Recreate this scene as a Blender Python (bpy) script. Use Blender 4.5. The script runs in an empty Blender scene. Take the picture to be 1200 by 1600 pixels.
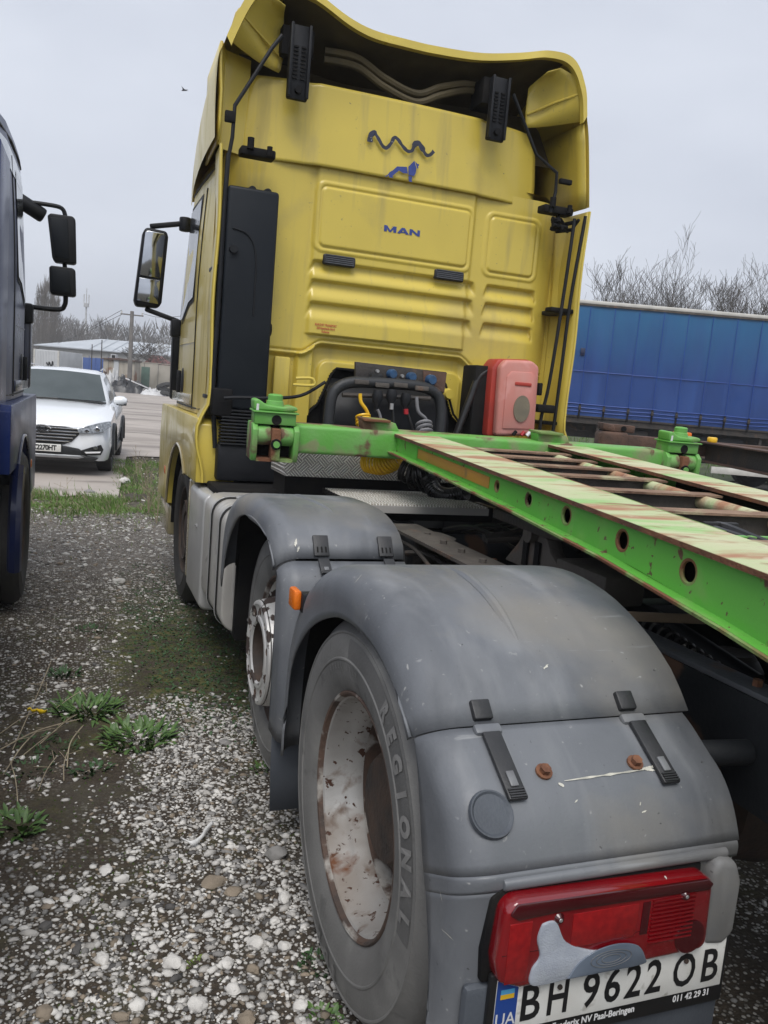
import bpy, bmesh, math, random
from math import sin, cos, pi, radians, sqrt, atan2
from mathutils import Vector, Matrix, noise
random.seed(7)
S = bpy.context.scene
COL = S.collection
# ------------------------------------------------------------------ camera
CX = Vector((-1.94512, -1.85669, 1.57091))
CR = Vector((0.93439327, -0.34626247, 0.08373477))
CU = Vector((-0.0282112, 0.16238899, 0.98632345))
CF = Vector((0.3551244, 0.92397625, -0.1419667))
FPX = 1291.35
cam = bpy.data.cameras.new('camera')
cam.sensor_fit = 'VERTICAL'; cam.sensor_height = 36.0; cam.lens = 36.0 * FPX / 1600.0
cam.clip_start = 0.05; cam.clip_end = 3000
camo = bpy.data.objects.new('camera', cam); COL.objects.link(camo)
mw = Matrix.Identity(4)
for i in range(3):
    mw[i][0] = CR[i]; mw[i][1] = CU[i]; mw[i][2] = -CF[i]; mw[i][3] = CX[i]
camo.matrix_world = mw
S.camera = camo
S.render.resolution_x = 768; S.render.resolution_y = 1024
# ------------------------------------------------------------------ sky, sun, exposure
SUN_EL, SUN_AZ = radians(58), radians(205)      # azimuth from +y clockwise
W = bpy.data.worlds.new('World'); S.world = W; W.use_nodes = True
wn = W.node_tree.nodes; wl = W.node_tree.links; wn.clear()
sky = wn.new('ShaderNodeTexSky'); sky.sky_type = 'NISHITA'; sky.sun_disc = False
sky.sun_elevation = SUN_EL; sky.sun_rotation = SUN_AZ; sky.dust_density = 4; sky.air_density = 1
hs = wn.new('ShaderNodeHueSaturation'); hs.inputs['Saturation'].default_value = 0.35; hs.inputs['Value'].default_value = 0.10
wl.new(sky.outputs[0], hs.inputs['Color'])
tc = wn.new('ShaderNodeTexCoord'); mp = wn.new('ShaderNodeMapping'); mp.inputs['Scale'].default_value = (1.2, 1.2, 3.0)
wl.new(tc.outputs['Generated'], mp.inputs['Vector'])
nz = wn.new('ShaderNodeTexNoise'); nz.inputs['Scale'].default_value = 1.6; nz.inputs['Detail'].default_value = 4
wl.new(mp.outputs[0], nz.inputs['Vector'])
rp = wn.new('ShaderNodeValToRGB'); rp.color_ramp.elements[0].position = 0.3; rp.color_ramp.elements[1].position = 0.72
rp.color_ramp.elements[0].color = (0.39, 0.42, 0.49, 1); rp.color_ramp.elements[1].color = (0.52, 0.55, 0.615, 1)
wl.new(nz.outputs['Fac'], rp.inputs['Fac'])
mx = wn.new('ShaderNodeMixRGB'); mx.inputs['Fac'].default_value = 0.86
wl.new(hs.outputs[0], mx.inputs[1]); wl.new(rp.outputs[0], mx.inputs[2])
bg = wn.new('ShaderNodeBackground'); bg.inputs['Strength'].default_value = 1.0
wl.new(mx.outputs[0], bg.inputs['Color'])
wo = wn.new('ShaderNodeOutputWorld'); wl.new(bg.outputs[0], wo.inputs['Surface'])
sl = bpy.data.lights.new('sun', 'SUN'); sl.energy = 1.5; sl.angle = radians(35); sl.color = (1.0, 0.97, 0.93)
so = bpy.data.objects.new('sun', sl); COL.objects.link(so)
sd = Vector((sin(SUN_AZ) * cos(SUN_EL), cos(SUN_AZ) * cos(SUN_EL), sin(SUN_EL)))
so.rotation_euler = (-sd).to_track_quat('-Z', 'Y').to_euler(); so.location = sd * 60
vs = S.view_settings
vs.view_transform = 'Standard'; vs.look = 'None'; vs.gamma = 1; vs.exposure = 0.72; vs.use_curve_mapping = False
HAZE = 0.0014
# ------------------------------------------------------------------ pixel helpers (photo pixels -> directions)
def ray(u, v): return CR * ((u - 600) / FPX) - CU * ((v - 800) / FPX) + CF
def _on(ax, val, u, v):
    d = ray(u, v); return CX + d * ((val - CX[ax]) / d[ax])
def onx(val, u, v): return _on(0, val, u, v)
def ony(val, u, v): return _on(1, val, u, v)
def onz(val, u, v): return _on(2, val, u, v)
def dep(d, u, v): return CX + ray(u, v) * d
# ------------------------------------------------------------------ materials
MATS = {}
def lin(c): return tuple(c) + (1,)
def M(name, c1, c2=None, scale=8, rough=.5, metal=0, bump=0, bscale=60, stretch=(1, 1, 1), lo=.35, hi=.65, spots=None, rvar=.12,
      dirt=None, coat=0, emit=None, spec=.5, layers=None, detail=6):
    """procedural paint / plastic / metal: two-tone noise, optional rust spots, streaked dirt, fine relief"""
    m = bpy.data.materials.new(name); m.use_nodes = True; MATS[name] = m
    nt = m.node_tree; n = nt.nodes; l = nt.links; b = n['Principled BSDF']
    tc = n.new('ShaderNodeTexCoord'); mp = n.new('ShaderNodeMapping'); mp.inputs['Scale'].default_value = stretch
    l.new(tc.outputs['Object'], mp.inputs['Vector'])
    def nois(sc, det=detail, vec=mp, dist=0):
        t = n.new('ShaderNodeTexNoise'); t.inputs['Scale'].default_value = sc; t.inputs['Detail'].default_value = det
        t.inputs['Distortion'].default_value = dist; l.new(vec.outputs[0] if vec is not tc else tc.outputs['Object'], t.inputs['Vector']); return t
    def ramp(src, a, z):
        r = n.new('ShaderNodeMapRange'); r.inputs['From Min'].default_value = a; r.inputs['From Max'].default_value = z
        l.new(src, r.inputs['Value']); return r.outputs[0]
    def mixc(fac, a, bcol):
        x = n.new('ShaderNodeMixRGB'); l.new(fac, x.inputs[0])
        if isinstance(a, tuple): x.inputs[1].default_value = lin(a)
        else: l.new(a, x.inputs[1])
        x.inputs[2].default_value = lin(bcol); return x.outputs[0]
    t = nois(scale); col = mixc(ramp(t.outputs['Fac'], lo, hi), c1, c2 if c2 else tuple(x * .8 for x in c1))
    rsock = n.new('ShaderNodeMapRange'); rsock.inputs['To Min'].default_value = max(.02, rough - rvar); rsock.inputs['To Max'].default_value = min(1, rough + rvar)
    l.new(t.outputs['Fac'], rsock.inputs['Value']); rs = rsock.outputs[0]
    msock = None
    for L in ([spots] if spots else []) + (layers or []):
        sc, a, z = L[1], L[2], L[3]
        vec = mp
        if len(L) > 4:
            vec = n.new('ShaderNodeMapping'); vec.inputs['Scale'].default_value = L[4]; l.new(tc.outputs['Object'], vec.inputs['Vector'])
        tt = nois(sc, 8, vec, .3); f = ramp(tt.outputs['Fac'], a, z); col = mixc(f, col, L[0])
        mr = n.new('ShaderNodeMixRGB'); l.new(f, mr.inputs[0]); l.new(rs, mr.inputs[1]); mr.inputs[2].default_value = (.85,) * 3 + (1,); rs = mr.outputs[0]
        if metal:
            mm = n.new('ShaderNodeMath'); mm.operation = 'MULTIPLY_ADD'; l.new(f, mm.inputs[0]); mm.inputs[1].default_value = -metal; mm.inputs[2].default_value = metal
            mm.use_clamp = True
            if msock is None: msock = mm.outputs[0]
    l.new(col, b.inputs['Base Color']); l.new(rs, b.inputs['Roughness'])
    b.inputs['Metallic'].default_value = metal
    if msock is not None: l.new(msock, b.inputs['Metallic'])
    b.inputs['Specular IOR Level'].default_value = spec
    if coat: b.inputs['Coat Weight'].default_value = coat; b.inputs['Coat Roughness'].default_value = .06
    if bump:
        bt = nois(bscale, 4); bp = n.new('ShaderNodeBump'); bp.inputs['Strength'].default_value = bump; bp.inputs['Distance'].default_value = .01
        l.new(bt.outputs['Fac'], bp.inputs['Height']); l.new(bp.outputs[0], b.inputs['Normal'])
    if emit: b.inputs['Emission Color'].default_value = lin(emit[0]); b.inputs['Emission Strength'].default_value = emit[1]
    return m
RUST = (.16, .065, .03); RUSTD = (.075, .035, .022)
M('yellow', (.63, .49, .080), (.58, .45, .077), 2.2, .34, 0, .02, 180, layers=[((.40, .32, .10), 4, .55, .82, (3, 3, .3)), ((.36, .29, .11), 1.6, .56, .80), ((.25, .20, .09), 45, .68, .78)], coat=.2)
M('yellow_edge', (.64, .50, .085), (.58, .45, .08), 6, .3, coat=.3)
M('silver_gold', (.46, .40, .24), (.40, .35, .22), 3, .25, .35, coat=.5)
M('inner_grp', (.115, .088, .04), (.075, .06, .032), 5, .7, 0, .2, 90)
M('black_plastic', (.009, .010, .012), (.014, .015, .018), 7, .5, 0, .08, 200, spec=.25)
M('black_matt', (.006, .006, .007), (.013, .012, .011), 9, .8, 0, .15, 120, spec=.2)
M('black_panel', (.0075, .010, .014), (.011, .014, .018), 3, .45, 0, .03, 250, spec=.22)
M('rubber_hose', (.012, .012, .013), (.020, .019, .019), 20, .32, spec=.5)
M('grey_hose', (.20, .20, .21), (.14, .14, .15), 12, .45)
M('yellow_hose', (.80, .50, .02), (.70, .40, .015), 12, .35)
M('fender', (.150, .158, .170), (.105, .112, .124), 2.6, .42, 0, .06, 140, layers=[((.215, .222, .23), 3, .50, .80, (3.5, .8, .8)), ((.085, .091, .101), 4.5, .52, .76, (1.3, .8, .8)), ((.19, .18, .16), 2.2, .54, .72), ((.25, .255, .26), 7, .68, .78, (.5, 6, 6)), ((.30, .30, .295), 55, .68, .76), ((.06, .06, .06), 70, .70, .76)])
M('fender_dark', (.075, .085, .10), (.055, .062, .074), 5, .5, 0, .1, 160)
M('strap', (.018, .019, .020), (.028, .028, .030), 15, .5, 0, .1, 120)
M('strap_wear', (.17, .175, .18), (.12, .12, .125), 30, .4)
M('scuff', (.62, .60, .52), (.40, .39, .34), 50, .6)
M('rusty_bolt', (.20, .085, .04), (.11, .045, .025), 40, .8, 0, .5, 80)
M('rust', RUST, RUSTD, 9, .85, 0, .5, 60)
M('rust_pale', (.27, .175, .115), (.17, .10, .065), 7, .85, 0, .5, 60, layers=[((.36, .33, .20), 8, .56, .68), (RUSTD, 9, .62, .72)])
M('rail_top', (.085, .090, .10), (.11, .115, .125), 6, .5, 0, .25, 80, layers=[((.26, .135, .075), 2.6, .53, .60)])
M('rust_brown', (.115, .062, .042), (.06, .038, .03), 8, .8, 0, .5, 70)
M('tyre', (.165, .162, .156), (.125, .123, .118), 6, .66, 0, .12, 130, layers=[((.24, .235, .22), 5, .54, .80), ((.095, .094, .09), 16, .6, .75)])
M('tyre_band', (.088, .087, .085), (.108, .106, .103), 10, .7, 0, .1, 130)
M('tyre_letter', (.205, .20, .193), (.155, .152, .147), 12, .7, 0, .1, 130)
M('tyre_tread', (.026, .025, .024), (.045, .042, .038), 8, .8, 0, .3, 60)
M('tyre_far', (.022, .022, .022), (.042, .040, .037), 7, .75, 0, .2, 70)
M('rim', (.46, .45, .43), (.33, .32, .305), 5, .48, .3, .10, 70, layers=[((.24, .20, .165), 3, .46, .68), ((.17, .12, .09), 14, .56, .70), (RUSTD, 30, .615, .65), (RUST, 8, .62, .70), (RUSTD, 55, .64, .68)])
M('rim_rust', (.115, .07, .05), (.06, .045, .038), 14, .8, .1, .4, 60, layers=[((.34, .32, .29), 11, .53, .62)])
M('rim_chip', (.68, .67, .65), (.56, .55, .53), 5, .4, .3, .1, 60, layers=[((.05, .035, .03), 12, .545, .56)])
M('hub_dark', (.035, .028, .024), (.07, .045, .032), 12, .8, 0, .4, 60)
M('alu', (.56, .54, .50), (.46, .445, .42), 3, .36, .25, .05, 140, layers=[((.24, .23, .21), 8, .60, .82)])
M('alu_panel', (.46, .46, .45), (.39, .39, .385), 3, .35, .25, .04, 140)
M('galv', (.40, .40, .40), (.28, .28, .28), 9, .5, .5)
M('steel_dark', (.030, .028, .027), (.055, .045, .038), 7, .7, .1, .35, 60, layers=[((.12, .075, .05), 6, .60, .72)])
M('steel_mid', (.10, .088, .076), (.06, .052, .046), 8, .7, .1, .35, 60, layers=[((.16, .085, .05), 7, .60, .74)])
M('chassis', (.012, .014, .017), (.022, .024, .027), 6, .55, 0, .2, 80, layers=[((.14, .075, .045), 3.5, .64, .70)])
M('green', (.115, .395, .052), (.098, .345, .047), 2.5, .42, 0, .06, 90, layers=[((.15, .33, .07), 7, .56, .7), ((.115, .085, .045), 3.2, .64, .68), ((.13, .065, .04), 16, .645, .68), ((.10, .055, .035), 40, .67, .70)], coat=.1)
M('green_top', (.44, .50, .27), (.52, .51, .33), 3.0, .7, 0, .25, 70, stretch=(1, 1, 1), layers=[((.27, .46, .17), 4, .50, .64, (.5, 2.4, 1)), ((.36, .19, .11), 2.3, .50, .62, (1.0, 3.4, 1)), ((.25, .115, .07), 6, .58, .70, (1, 2.6, 1)), ((.56, .52, .38), 9, .60, .75, (1, 2, 1))])
M('green_rust', (.21, .30, .10), (.14, .22, .06), 6, .75, 0, .4, 60, layers=[(RUST, 5, .47, .56), (RUSTD, 12, .62, .7)])
M('green_worn', (.11, .36, .055), (.16, .36, .10), 5, .5, 0, .15, 70, layers=[((.22, .26, .12), 6, .53, .62), ((.13, .075, .045), 5, .56, .61)])
M('orange_panel', (.42, .20, .03), (.34, .17, .035), 5, .6, 0, .1, 90, layers=[((.20, .13, .05), 10, .62, .74)])
M('wood', (.30, .22, .15), (.22, .16, .11), 4, .8, 0, .3, 60, stretch=(1, 8, 8))
M('red_lens', (.21, .004, .008), (.15, .003, .006), 6, .10, 0, .0, 100, coat=1, spec=.6)
M('red_bright', (.30, .008, .010), (.22, .005, .008), 60, .14, 0, .12, 240, coat=.8)
M('red_dark', (.06, .003, .006), (.045, .002, .004), 6, .16, 0, 0, 100, coat=.8)
M('orange_lens', (.80, .19, .012), (.65, .14, .01), 40, .25, 0, .2, 200)
M('clear_lens', (.42, .45, .50), (.34, .37, .43), 30, .22, 0, .25, 320, coat=.7)
M('smoke_lens', (.14, .17, .215), (.10, .125, .165), 10, .16, 0, 0, 100, coat=.8)
M('plate_white', (.74, .74, .71), (.64, .63, .59), 14, .35, 0, 0, 100, layers=[((.30, .28, .24), 30, .62, .78)])
M('plate_black', (.012, .012, .013), None, 8, .4)
M('plate_blue', (.02, .07, .32), None, 8, .35)
M('flag_blue', (.10, .40, .70), None, 8, .35)
M('flag_yellow', (.85, .52, .03), None, 8, .35)
M('white_print', (.78, .78, .78), None, 8, .4)
M('logo_blue', (.028, .052, .23), (.04, .065, .26), 30, .35)
M('logo_dark', (.022, .024, .035), (.03, .035, .07), 30, .5, layers=[((.62, .64, .66), 45, .68, .70)])
M('red_print', (.52, .10, .045), (.40, .09, .05), 200, .5)
M('vent_black', (.012, .013, .016), (.02, .022, .026), 40, .5)
M('vent_slat', (.10, .105, .12), (.07, .075, .085), 40, .5)
M('pink_box', (.55, .20, .165), (.52, .235, .20), 6, .55, 0, .06, 160, layers=[((.62, .30, .27), 9, .56, .80)])
M('red_box', (.42, .045, .028), (.34, .04, .03), 8, .5)
M('dirty_glass', (.20, .17, .12), (.15, .13, .095), 12, .3)
M('cap_blue', (.022, .075, .17), (.018, .05, .11), 30, .5)
M('cap_red', (.40, .012, .02), None, 30, .5)
M('glass_dark', (.016, .019, .023), (.022, .026, .03), 3, .05, 0, 0, 50, spec=.8)
M('mirror', (.55, .57, .60), (.5, .52, .55), 3, .03, 1.0)
M('rubber', (.014, .014, .014), None, 8, .6)
M('blue_paint', (.013, .028, .125), (.011, .024, .105), 2, .3, 0, 0, 50, spec=.22)
M('blue_dark', (.008, .014, .055), None, 3, .3, coat=.4)
M('white_car', (.78, .80, .82), (.74, .76, .78), 2, .16, 0, 0, 50, coat=.8)
M('car_black', (.014, .015, .016), None, 8, .45)
M('chrome', (.62, .63, .65), None, 8, .12, 1)
M('car_silver', (.34, .35, .36), None, 8, .35, .6)
M('windscreen', (.055, .068, .070), (.075, .09, .092), 2, .12, 0, 0, 50, spec=.4)
M('headlamp', (.30, .32, .34), (.10, .11, .12), 30, .08, .3, coat=1)
CURT = M('curtain', (.015, .056, .22), (.012, .046, .185), 1.1, .42, 0, .10, 3, layers=[((.020, .075, .27), 2.2, .55, .8, (1, 1, .12))])
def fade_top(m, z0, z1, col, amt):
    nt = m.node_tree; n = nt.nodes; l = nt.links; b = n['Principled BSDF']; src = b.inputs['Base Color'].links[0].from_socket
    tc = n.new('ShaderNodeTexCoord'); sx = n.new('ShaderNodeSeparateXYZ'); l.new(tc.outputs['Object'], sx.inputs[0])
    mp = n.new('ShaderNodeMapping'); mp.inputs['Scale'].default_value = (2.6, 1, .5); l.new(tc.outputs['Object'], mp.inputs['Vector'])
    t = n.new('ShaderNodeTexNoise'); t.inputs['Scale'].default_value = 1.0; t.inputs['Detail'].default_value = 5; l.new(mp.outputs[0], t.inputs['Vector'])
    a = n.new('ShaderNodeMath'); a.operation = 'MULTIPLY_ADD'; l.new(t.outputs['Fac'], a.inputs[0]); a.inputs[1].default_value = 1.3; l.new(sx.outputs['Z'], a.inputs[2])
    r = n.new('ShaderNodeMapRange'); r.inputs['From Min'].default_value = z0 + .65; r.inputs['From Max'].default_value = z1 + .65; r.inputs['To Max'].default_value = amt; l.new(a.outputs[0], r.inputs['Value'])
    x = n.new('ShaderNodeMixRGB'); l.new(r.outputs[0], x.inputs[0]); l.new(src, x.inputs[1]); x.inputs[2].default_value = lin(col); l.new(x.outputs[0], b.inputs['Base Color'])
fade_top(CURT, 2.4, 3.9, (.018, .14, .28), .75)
M('curtain_band', (.010, .065, .33), (.012, .052, .27), 3, .4, 0, .2, 6)
M('offwhite', (.62, .60, .55), (.50, .49, .45), 4, .5, .1)
M('concrete_wall', (.36, .33, .28), (.27, .25, .21), .8, .9, 0, .3, 20, layers=[((.20, .185, .15), 1.3, .55, .75, (1, 1, .3))])
M('rusty_sheet', (.40, .36, .30), (.30, .27, .22), 1.2, .8, 0, .2, 20, layers=[((.20, .09, .045), .8, .50, .62)])
M('sheet_white', (.52, .53, .54), (.45, .46, .47), 1, .6)
M('fence_blue', (.030, .085, .30), (.026, .075, .26), 1, .5)
M('roof_pale', (.46, .49, .52), (.40, .43, .46), .5, .6)
M('barn_wall', (.36, .35, .33), (.30, .295, .28), .6, .9)
M('red_roof', (.17, .06, .05), None, 2, .8)
M('green_door', (.07, .13, .10), None, 2, .7)
M('tarp_black', (.010, .010, .011), (.03, .03, .032), 3, .35, 0, .5, 9)
M('tarp_white', (.62, .62, .62), (.45, .45, .45), 3, .6, 0, .4, 9)
M('pole', (.19, .175, .16), (.14, .13, .12), 3, .85)
M('mast', (.50, .50, .50), None, 3, .6)
M('bark', (.085, .072, .060), (.055, .047, .040), 5, .9, 0, .4, 30)
M('bark_pale', (.22, .20, .175), (.15, .135, .12), 5, .9)
M('twig_far', (.115, .10, .085), (.085, .076, .066), .4, .95)
M('poplar', (.15, .125, .10), (.10, .085, .07), 1, .95)
M('leaf', (.095, .17, .040), (.045, .10, .026), 45, .55)
M('leaf_dark', (.034, .082, .024), (.024, .06, .018), 9, .6)
M('leaf_yellow', (.13, .17, .03), (.09, .13, .025), 9, .6)
M('grass', (.125, .225, .040), (.095, .17, .032), 3, .65)
M('moss', (.055, .085, .014), (.036, .055, .010), 12, .9, 0, .4, 60)
M('straw', (.34, .29, .20), (.24, .20, .14), 9, .85)
M('tape_yellow', (.85, .60, .02), (.75, .50, .02), 30, .4)
M('litter_white', (.75, .75, .74), None, 8, .5)
M('stone_white', (.66, .64, .60), (.44, .425, .40), 9, .85, 0, .3, 120)
M('stone_pale', (.46, .44, .41), (.33, .315, .29), 9, .85, 0, .3, 120)
M('stone_grey', (.26, .25, .24), (.17, .165, .155), 9, .85, 0, .3, 120)
M('stone_tan', (.27, .22, .165), (.17, .14, .105), 9, .85, 0, .3, 120)
M('stone_dark', (.10, .095, .09), (.065, .062, .06), 22, .85, 0, .3, 120)
M('bank_grass', (.075, .095, .04), (.05, .062, .03), 1.2, .95, 0, .5, 9)
M('bird', (.04, .04, .045), None, 8, .8)
M('wire', (.05, .05, .05), None, 8, .8)

def tread_mat(name, c1, c2, sc, metal=.7, axis='xz'):
    m = M(name, c1, c2, 4, .38, metal, layers=[((.22, .20, .18), 9, .60, .80)])
    nt = m.node_tree; n = nt.nodes; l = nt.links; b = n['Principled BSDF']
    tc = n.new('ShaderNodeTexCoord'); mp = n.new('ShaderNodeMapping')
    mp.inputs['Rotation'].default_value = (pi / 2, 0, 0) if axis == 'xz' else (0, 0, 0)
    l.new(tc.outputs['Object'], mp.inputs['Vector'])
    m2 = n.new('ShaderNodeMapping'); m2.inputs['Rotation'].default_value = (0, 0, pi / 4); m2.inputs['Scale'].default_value = (1, 1, 0); l.new(mp.outputs[0], m2.inputs['Vector'])
    ck = n.new('ShaderNodeTexChecker'); ck.inputs['Scale'].default_value = sc; l.new(m2.outputs[0], ck.inputs['Vector'])
    ws = []
    for d in ('X', 'Y'):
        w = n.new('ShaderNodeTexWave'); w.bands_direction = d; w.inputs['Scale'].default_value = sc * 1.3; w.inputs['Distortion'].default_value = 0
        l.new(m2.outputs[0], w.inputs['Vector']); ws.append(w)
    mixn = n.new('ShaderNodeMixRGB'); l.new(ck.outputs['Fac'], mixn.inputs[0]); l.new(ws[0].outputs['Fac'], mixn.inputs[1]); l.new(ws[1].outputs['Fac'], mixn.inputs[2])
    bp = n.new('ShaderNodeBump'); bp.inputs['Strength'].default_value = 1; bp.inputs['Distance'].default_value = .006
    src = b.inputs['Base Color'].links[0].from_socket; sh = n.new('ShaderNodeMapRange'); sh.inputs['From Min'].default_value = .45; sh.inputs['From Max'].default_value = .75; l.new(mixn.outputs[0], sh.inputs['Value'])
    cm = n.new('ShaderNodeMixRGB'); l.new(sh.outputs[0], cm.inputs[0]); l.new(src, cm.inputs[1]); cm.inputs[2].default_value = (.86, .84, .79, 1); l.new(cm.outputs[0], b.inputs['Base Color'])
    l.new(mixn.outputs[0], bp.inputs['Height']); l.new(bp.outputs[0], b.inputs['Normal'])
    return m
tread_mat('tread_wall', (.42, .40, .375), (.34, .325, .305), 19, .1, 'xz')
tread_mat('tread_floor', (.52, .475, .40), (.42, .385, .32), 22, .1, 'xy')

# ------------------------------------------------------------------ mesh helpers
class MB:
    def __init__(s): s.v = []; s.f = []
    def add(s, v, f):
        o = len(s.v); s.v += [tuple(p) for p in v]; s.f += [tuple(i + o for i in q) for q in f]; return s
    def box(s, x0, x1, y0, y1, z0, z1, m=None):
        v = [Vector((x, y, z)) for z in (z0, z1) for y in (y0, y1) for x in (x0, x1)]
        if m is not None: v = [m @ p for p in v]
        return s.add(v, [(0, 2, 3, 1), (4, 5, 7, 6), (0, 1, 5, 4), (2, 6, 7, 3), (0, 4, 6, 2), (1, 3, 7, 5)])
    def obox(s, a, b, w, h, up=(0, 0, 1)):
        """bar from a to b, width w (sideways), height h (along up)"""
        a = Vector(a); b = Vector(b); d = (b - a).normalized(); up = Vector(up); sd = d.cross(up)
        if sd.length < 1e-4: sd = d.cross(Vector((1, 0, 0)))
        sd.normalize(); up = sd.cross(d)
        v = []
        for p in (a, b):
            for q, r in ((-1, -1), (1, -1), (1, 1), (-1, 1)): v.append(p + sd * (q * w / 2) + up * (r * h / 2))
        return s.add(v, [(3, 2, 1, 0), (4, 5, 6, 7), (0, 1, 5, 4), (1, 2, 6, 5), (2, 3, 7, 6), (3, 0, 4, 7)])
    def cyl(s, a, b, r, n=16, r2=None, cap=True):
        a = Vector(a); b = Vector(b); d = (b - a).normalized(); e = d.orthogonal().normalized(); g = d.cross(e)
        r2 = r if r2 is None else r2; v = []
        for p, rr in ((a, r), (b, r2)):
            for k in range(n): v.append(p + (e * cos(2 * pi * k / n) + g * sin(2 * pi * k / n)) * rr)
        f = [(k, (k + 1) % n, n + (k + 1) % n, n + k) for k in range(n)]
        if cap: f += [tuple(range(n - 1, -1, -1)), tuple(range(n, 2 * n))]
        return s.add(v, f)
    def tube(s, path, r, n=8, cap=True):
        P = [Vector(p) for p in path]; v = []; f = []; prev = None
        for i, p in enumerate(P):
            d = (P[min(i + 1, len(P) - 1)] - P[max(i - 1, 0)]).normalized()
            if prev is None: e = d.orthogonal().normalized()
            else: e = (prev - d * prev.dot(d)); e = e.normalized() if e.length > 1e-6 else d.orthogonal().normalized()
            prev = e; g = d.cross(e); rr = r[i] if isinstance(r, (list, tuple)) else r
            for k in range(n): v.append(p + (e * cos(2 * pi * k / n) + g * sin(2 * pi * k / n)) * rr)
        for i in range(len(P) - 1):
            for k in range(n): f.append((i * n + k, i * n + (k + 1) % n, (i + 1) * n + (k + 1) % n, (i + 1) * n + k))
        if cap: f += [tuple(range(n - 1, -1, -1)), tuple(range((len(P) - 1) * n, len(P) * n))]
        return s.add(v, f)
    def prism(s, poly, ax, a, b):
        """2-D polygon extruded along axis ax from a to b; the polygon's two coordinates are the remaining axes in order"""
        n = len(poly); v = []
        for t in (a, b):
            for p in poly:
                q = [0, 0, 0]; o = [i for i in range(3) if i != ax]; q[ax] = t; q[o[0]] = p[0]; q[o[1]] = p[1]; v.append(q)
        return s.add(v, [tuple(range(n)), tuple(range(2 * n - 1, n - 1, -1))] + [(k, k + n, (k + 1) % n + n, (k + 1) % n) for k in range(n)])
    def lathe(s, prof, o=(0, 0, 0), n=48, ax=0, close=False):
        """profile [(t, r)] revolved about an axis parallel to x (ax 0), y or z through o"""
        v = []; f = []; m = len(prof); o = Vector(o)
        for k in range(n):
            a = 2 * pi * k / n
            for t, r in prof:
                q = (t, r * cos(a), r * sin(a)) if ax == 0 else ((r * cos(a), t, r * sin(a)) if ax == 1 else (r * cos(a), r * sin(a), t))
                v.append(o + Vector(q))
        for k in range(n):
            k2 = (k + 1) % n
            for i in range(m - 1 + (1 if close else 0)):
                j = (i + 1) % m; f.append((k * m + i, k * m + j, k2 * m + j, k2 * m + i))
        return s.add(v, f)
    def grid(s, rows, flip=False):
        m = len(rows[0]); v = [p for r in rows for p in r]; f = []
        for i in range(len(rows) - 1):
            for j in range(m - 1):
                q = (i * m + j, i * m + j + 1, (i + 1) * m + j + 1, (i + 1) * m + j); f.append(q[::-1] if flip else q)
        return s.add(v, f)
    def obj(s, name, mat, parent=None, bevel=0, seg=2, smooth=True, angle=35, solid=0, solid_off=-1):
        me = bpy.data.meshes.new(name); me.from_pydata(s.v, [], s.f)
        bm = bmesh.new(); bm.from_mesh(me)
        bmesh.ops.remove_doubles(bm, verts=bm.verts, dist=1e-6)
        bmesh.ops.recalc_face_normals(bm, faces=bm.faces)
        if bevel:
            ed = [e for e in bm.edges if len(e.link_faces) == 2 and e.calc_face_angle(0) > radians(28)]
            bmesh.ops.bevel(bm, geom=ed, offset=bevel, segments=seg, profile=.5, affect='EDGES', clamp_overlap=True)
        bm.to_mesh(me); bm.free()
        if smooth:
            me.polygons.foreach_set('use_smooth', [True] * len(me.polygons)); me.set_sharp_from_angle(angle=radians(angle))
        o = bpy.data.objects.new(name, me); COL.objects.link(o)
        me.materials.append(MATS[mat] if isinstance(mat, str) else mat)
        if parent is not None: o.parent = parent
        if solid:
            md = o.modifiers.new('thick', 'SOLIDIFY'); md.thickness = solid; md.offset = solid_off
        return o
def thing(name, label, cat, loc=(0, 0, 0), rot=(0, 0, 0), group=None):
    o = bpy.data.objects.new(name, None); COL.objects.link(o); o.location = loc; o.rotation_euler = rot; o.empty_display_size = .2
    o['label'] = label; o['category'] = cat
    if group: o['group'] = group
    return o
def tag(o, label, cat, group=None):
    o['label'] = label; o['category'] = cat
    if group: o['group'] = group
    return o
def lab(o, label): o['label'] = label; return o
def struct(o): o['kind'] = 'structure'; return o
def text_geo(body, size, bold=0.0, space=1.0, align='CENTER'):
    cu = bpy.data.curves.new('txt', 'FONT'); cu.body = body; cu.size = size; cu.align_x = align; cu.align_y = 'CENTER'; cu.offset = bold; cu.space_character = space
    cu.resolution_u = 3
    ob = bpy.data.objects.new('txt', cu); me = bpy.data.meshes.new_from_object(ob)
    v = [Vector(p.co) for p in me.vertices]; f = [tuple(p.vertices) for p in me.polygons]
    bpy.data.meshes.remove(me); bpy.data.objects.remove(ob); bpy.data.curves.remove(cu)
    return v, f
def flat_obj(name, v, f, mat, parent):
    me = bpy.data.meshes.new(name); me.from_pydata([tuple(p) for p in v], [], f); me.materials.append(MATS[mat])
    o = bpy.data.objects.new(name, me); COL.objects.link(o); o.parent = parent; return o
def sstep(a, b, x):
    t = min(1, max(0, (x - a) / (b - a))); return t * t * (3 - 2 * t)
def lerp(a, b, t): return a + (b - a) * t
def interp(pts, x):
    if x <= pts[0][0]: return pts[0][1]
    for (a, p), (b, q) in zip(pts, pts[1:]):
        if x <= b: return p + (q - p) * (x - a) / (b - a)
    return pts[-1][1]
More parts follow.
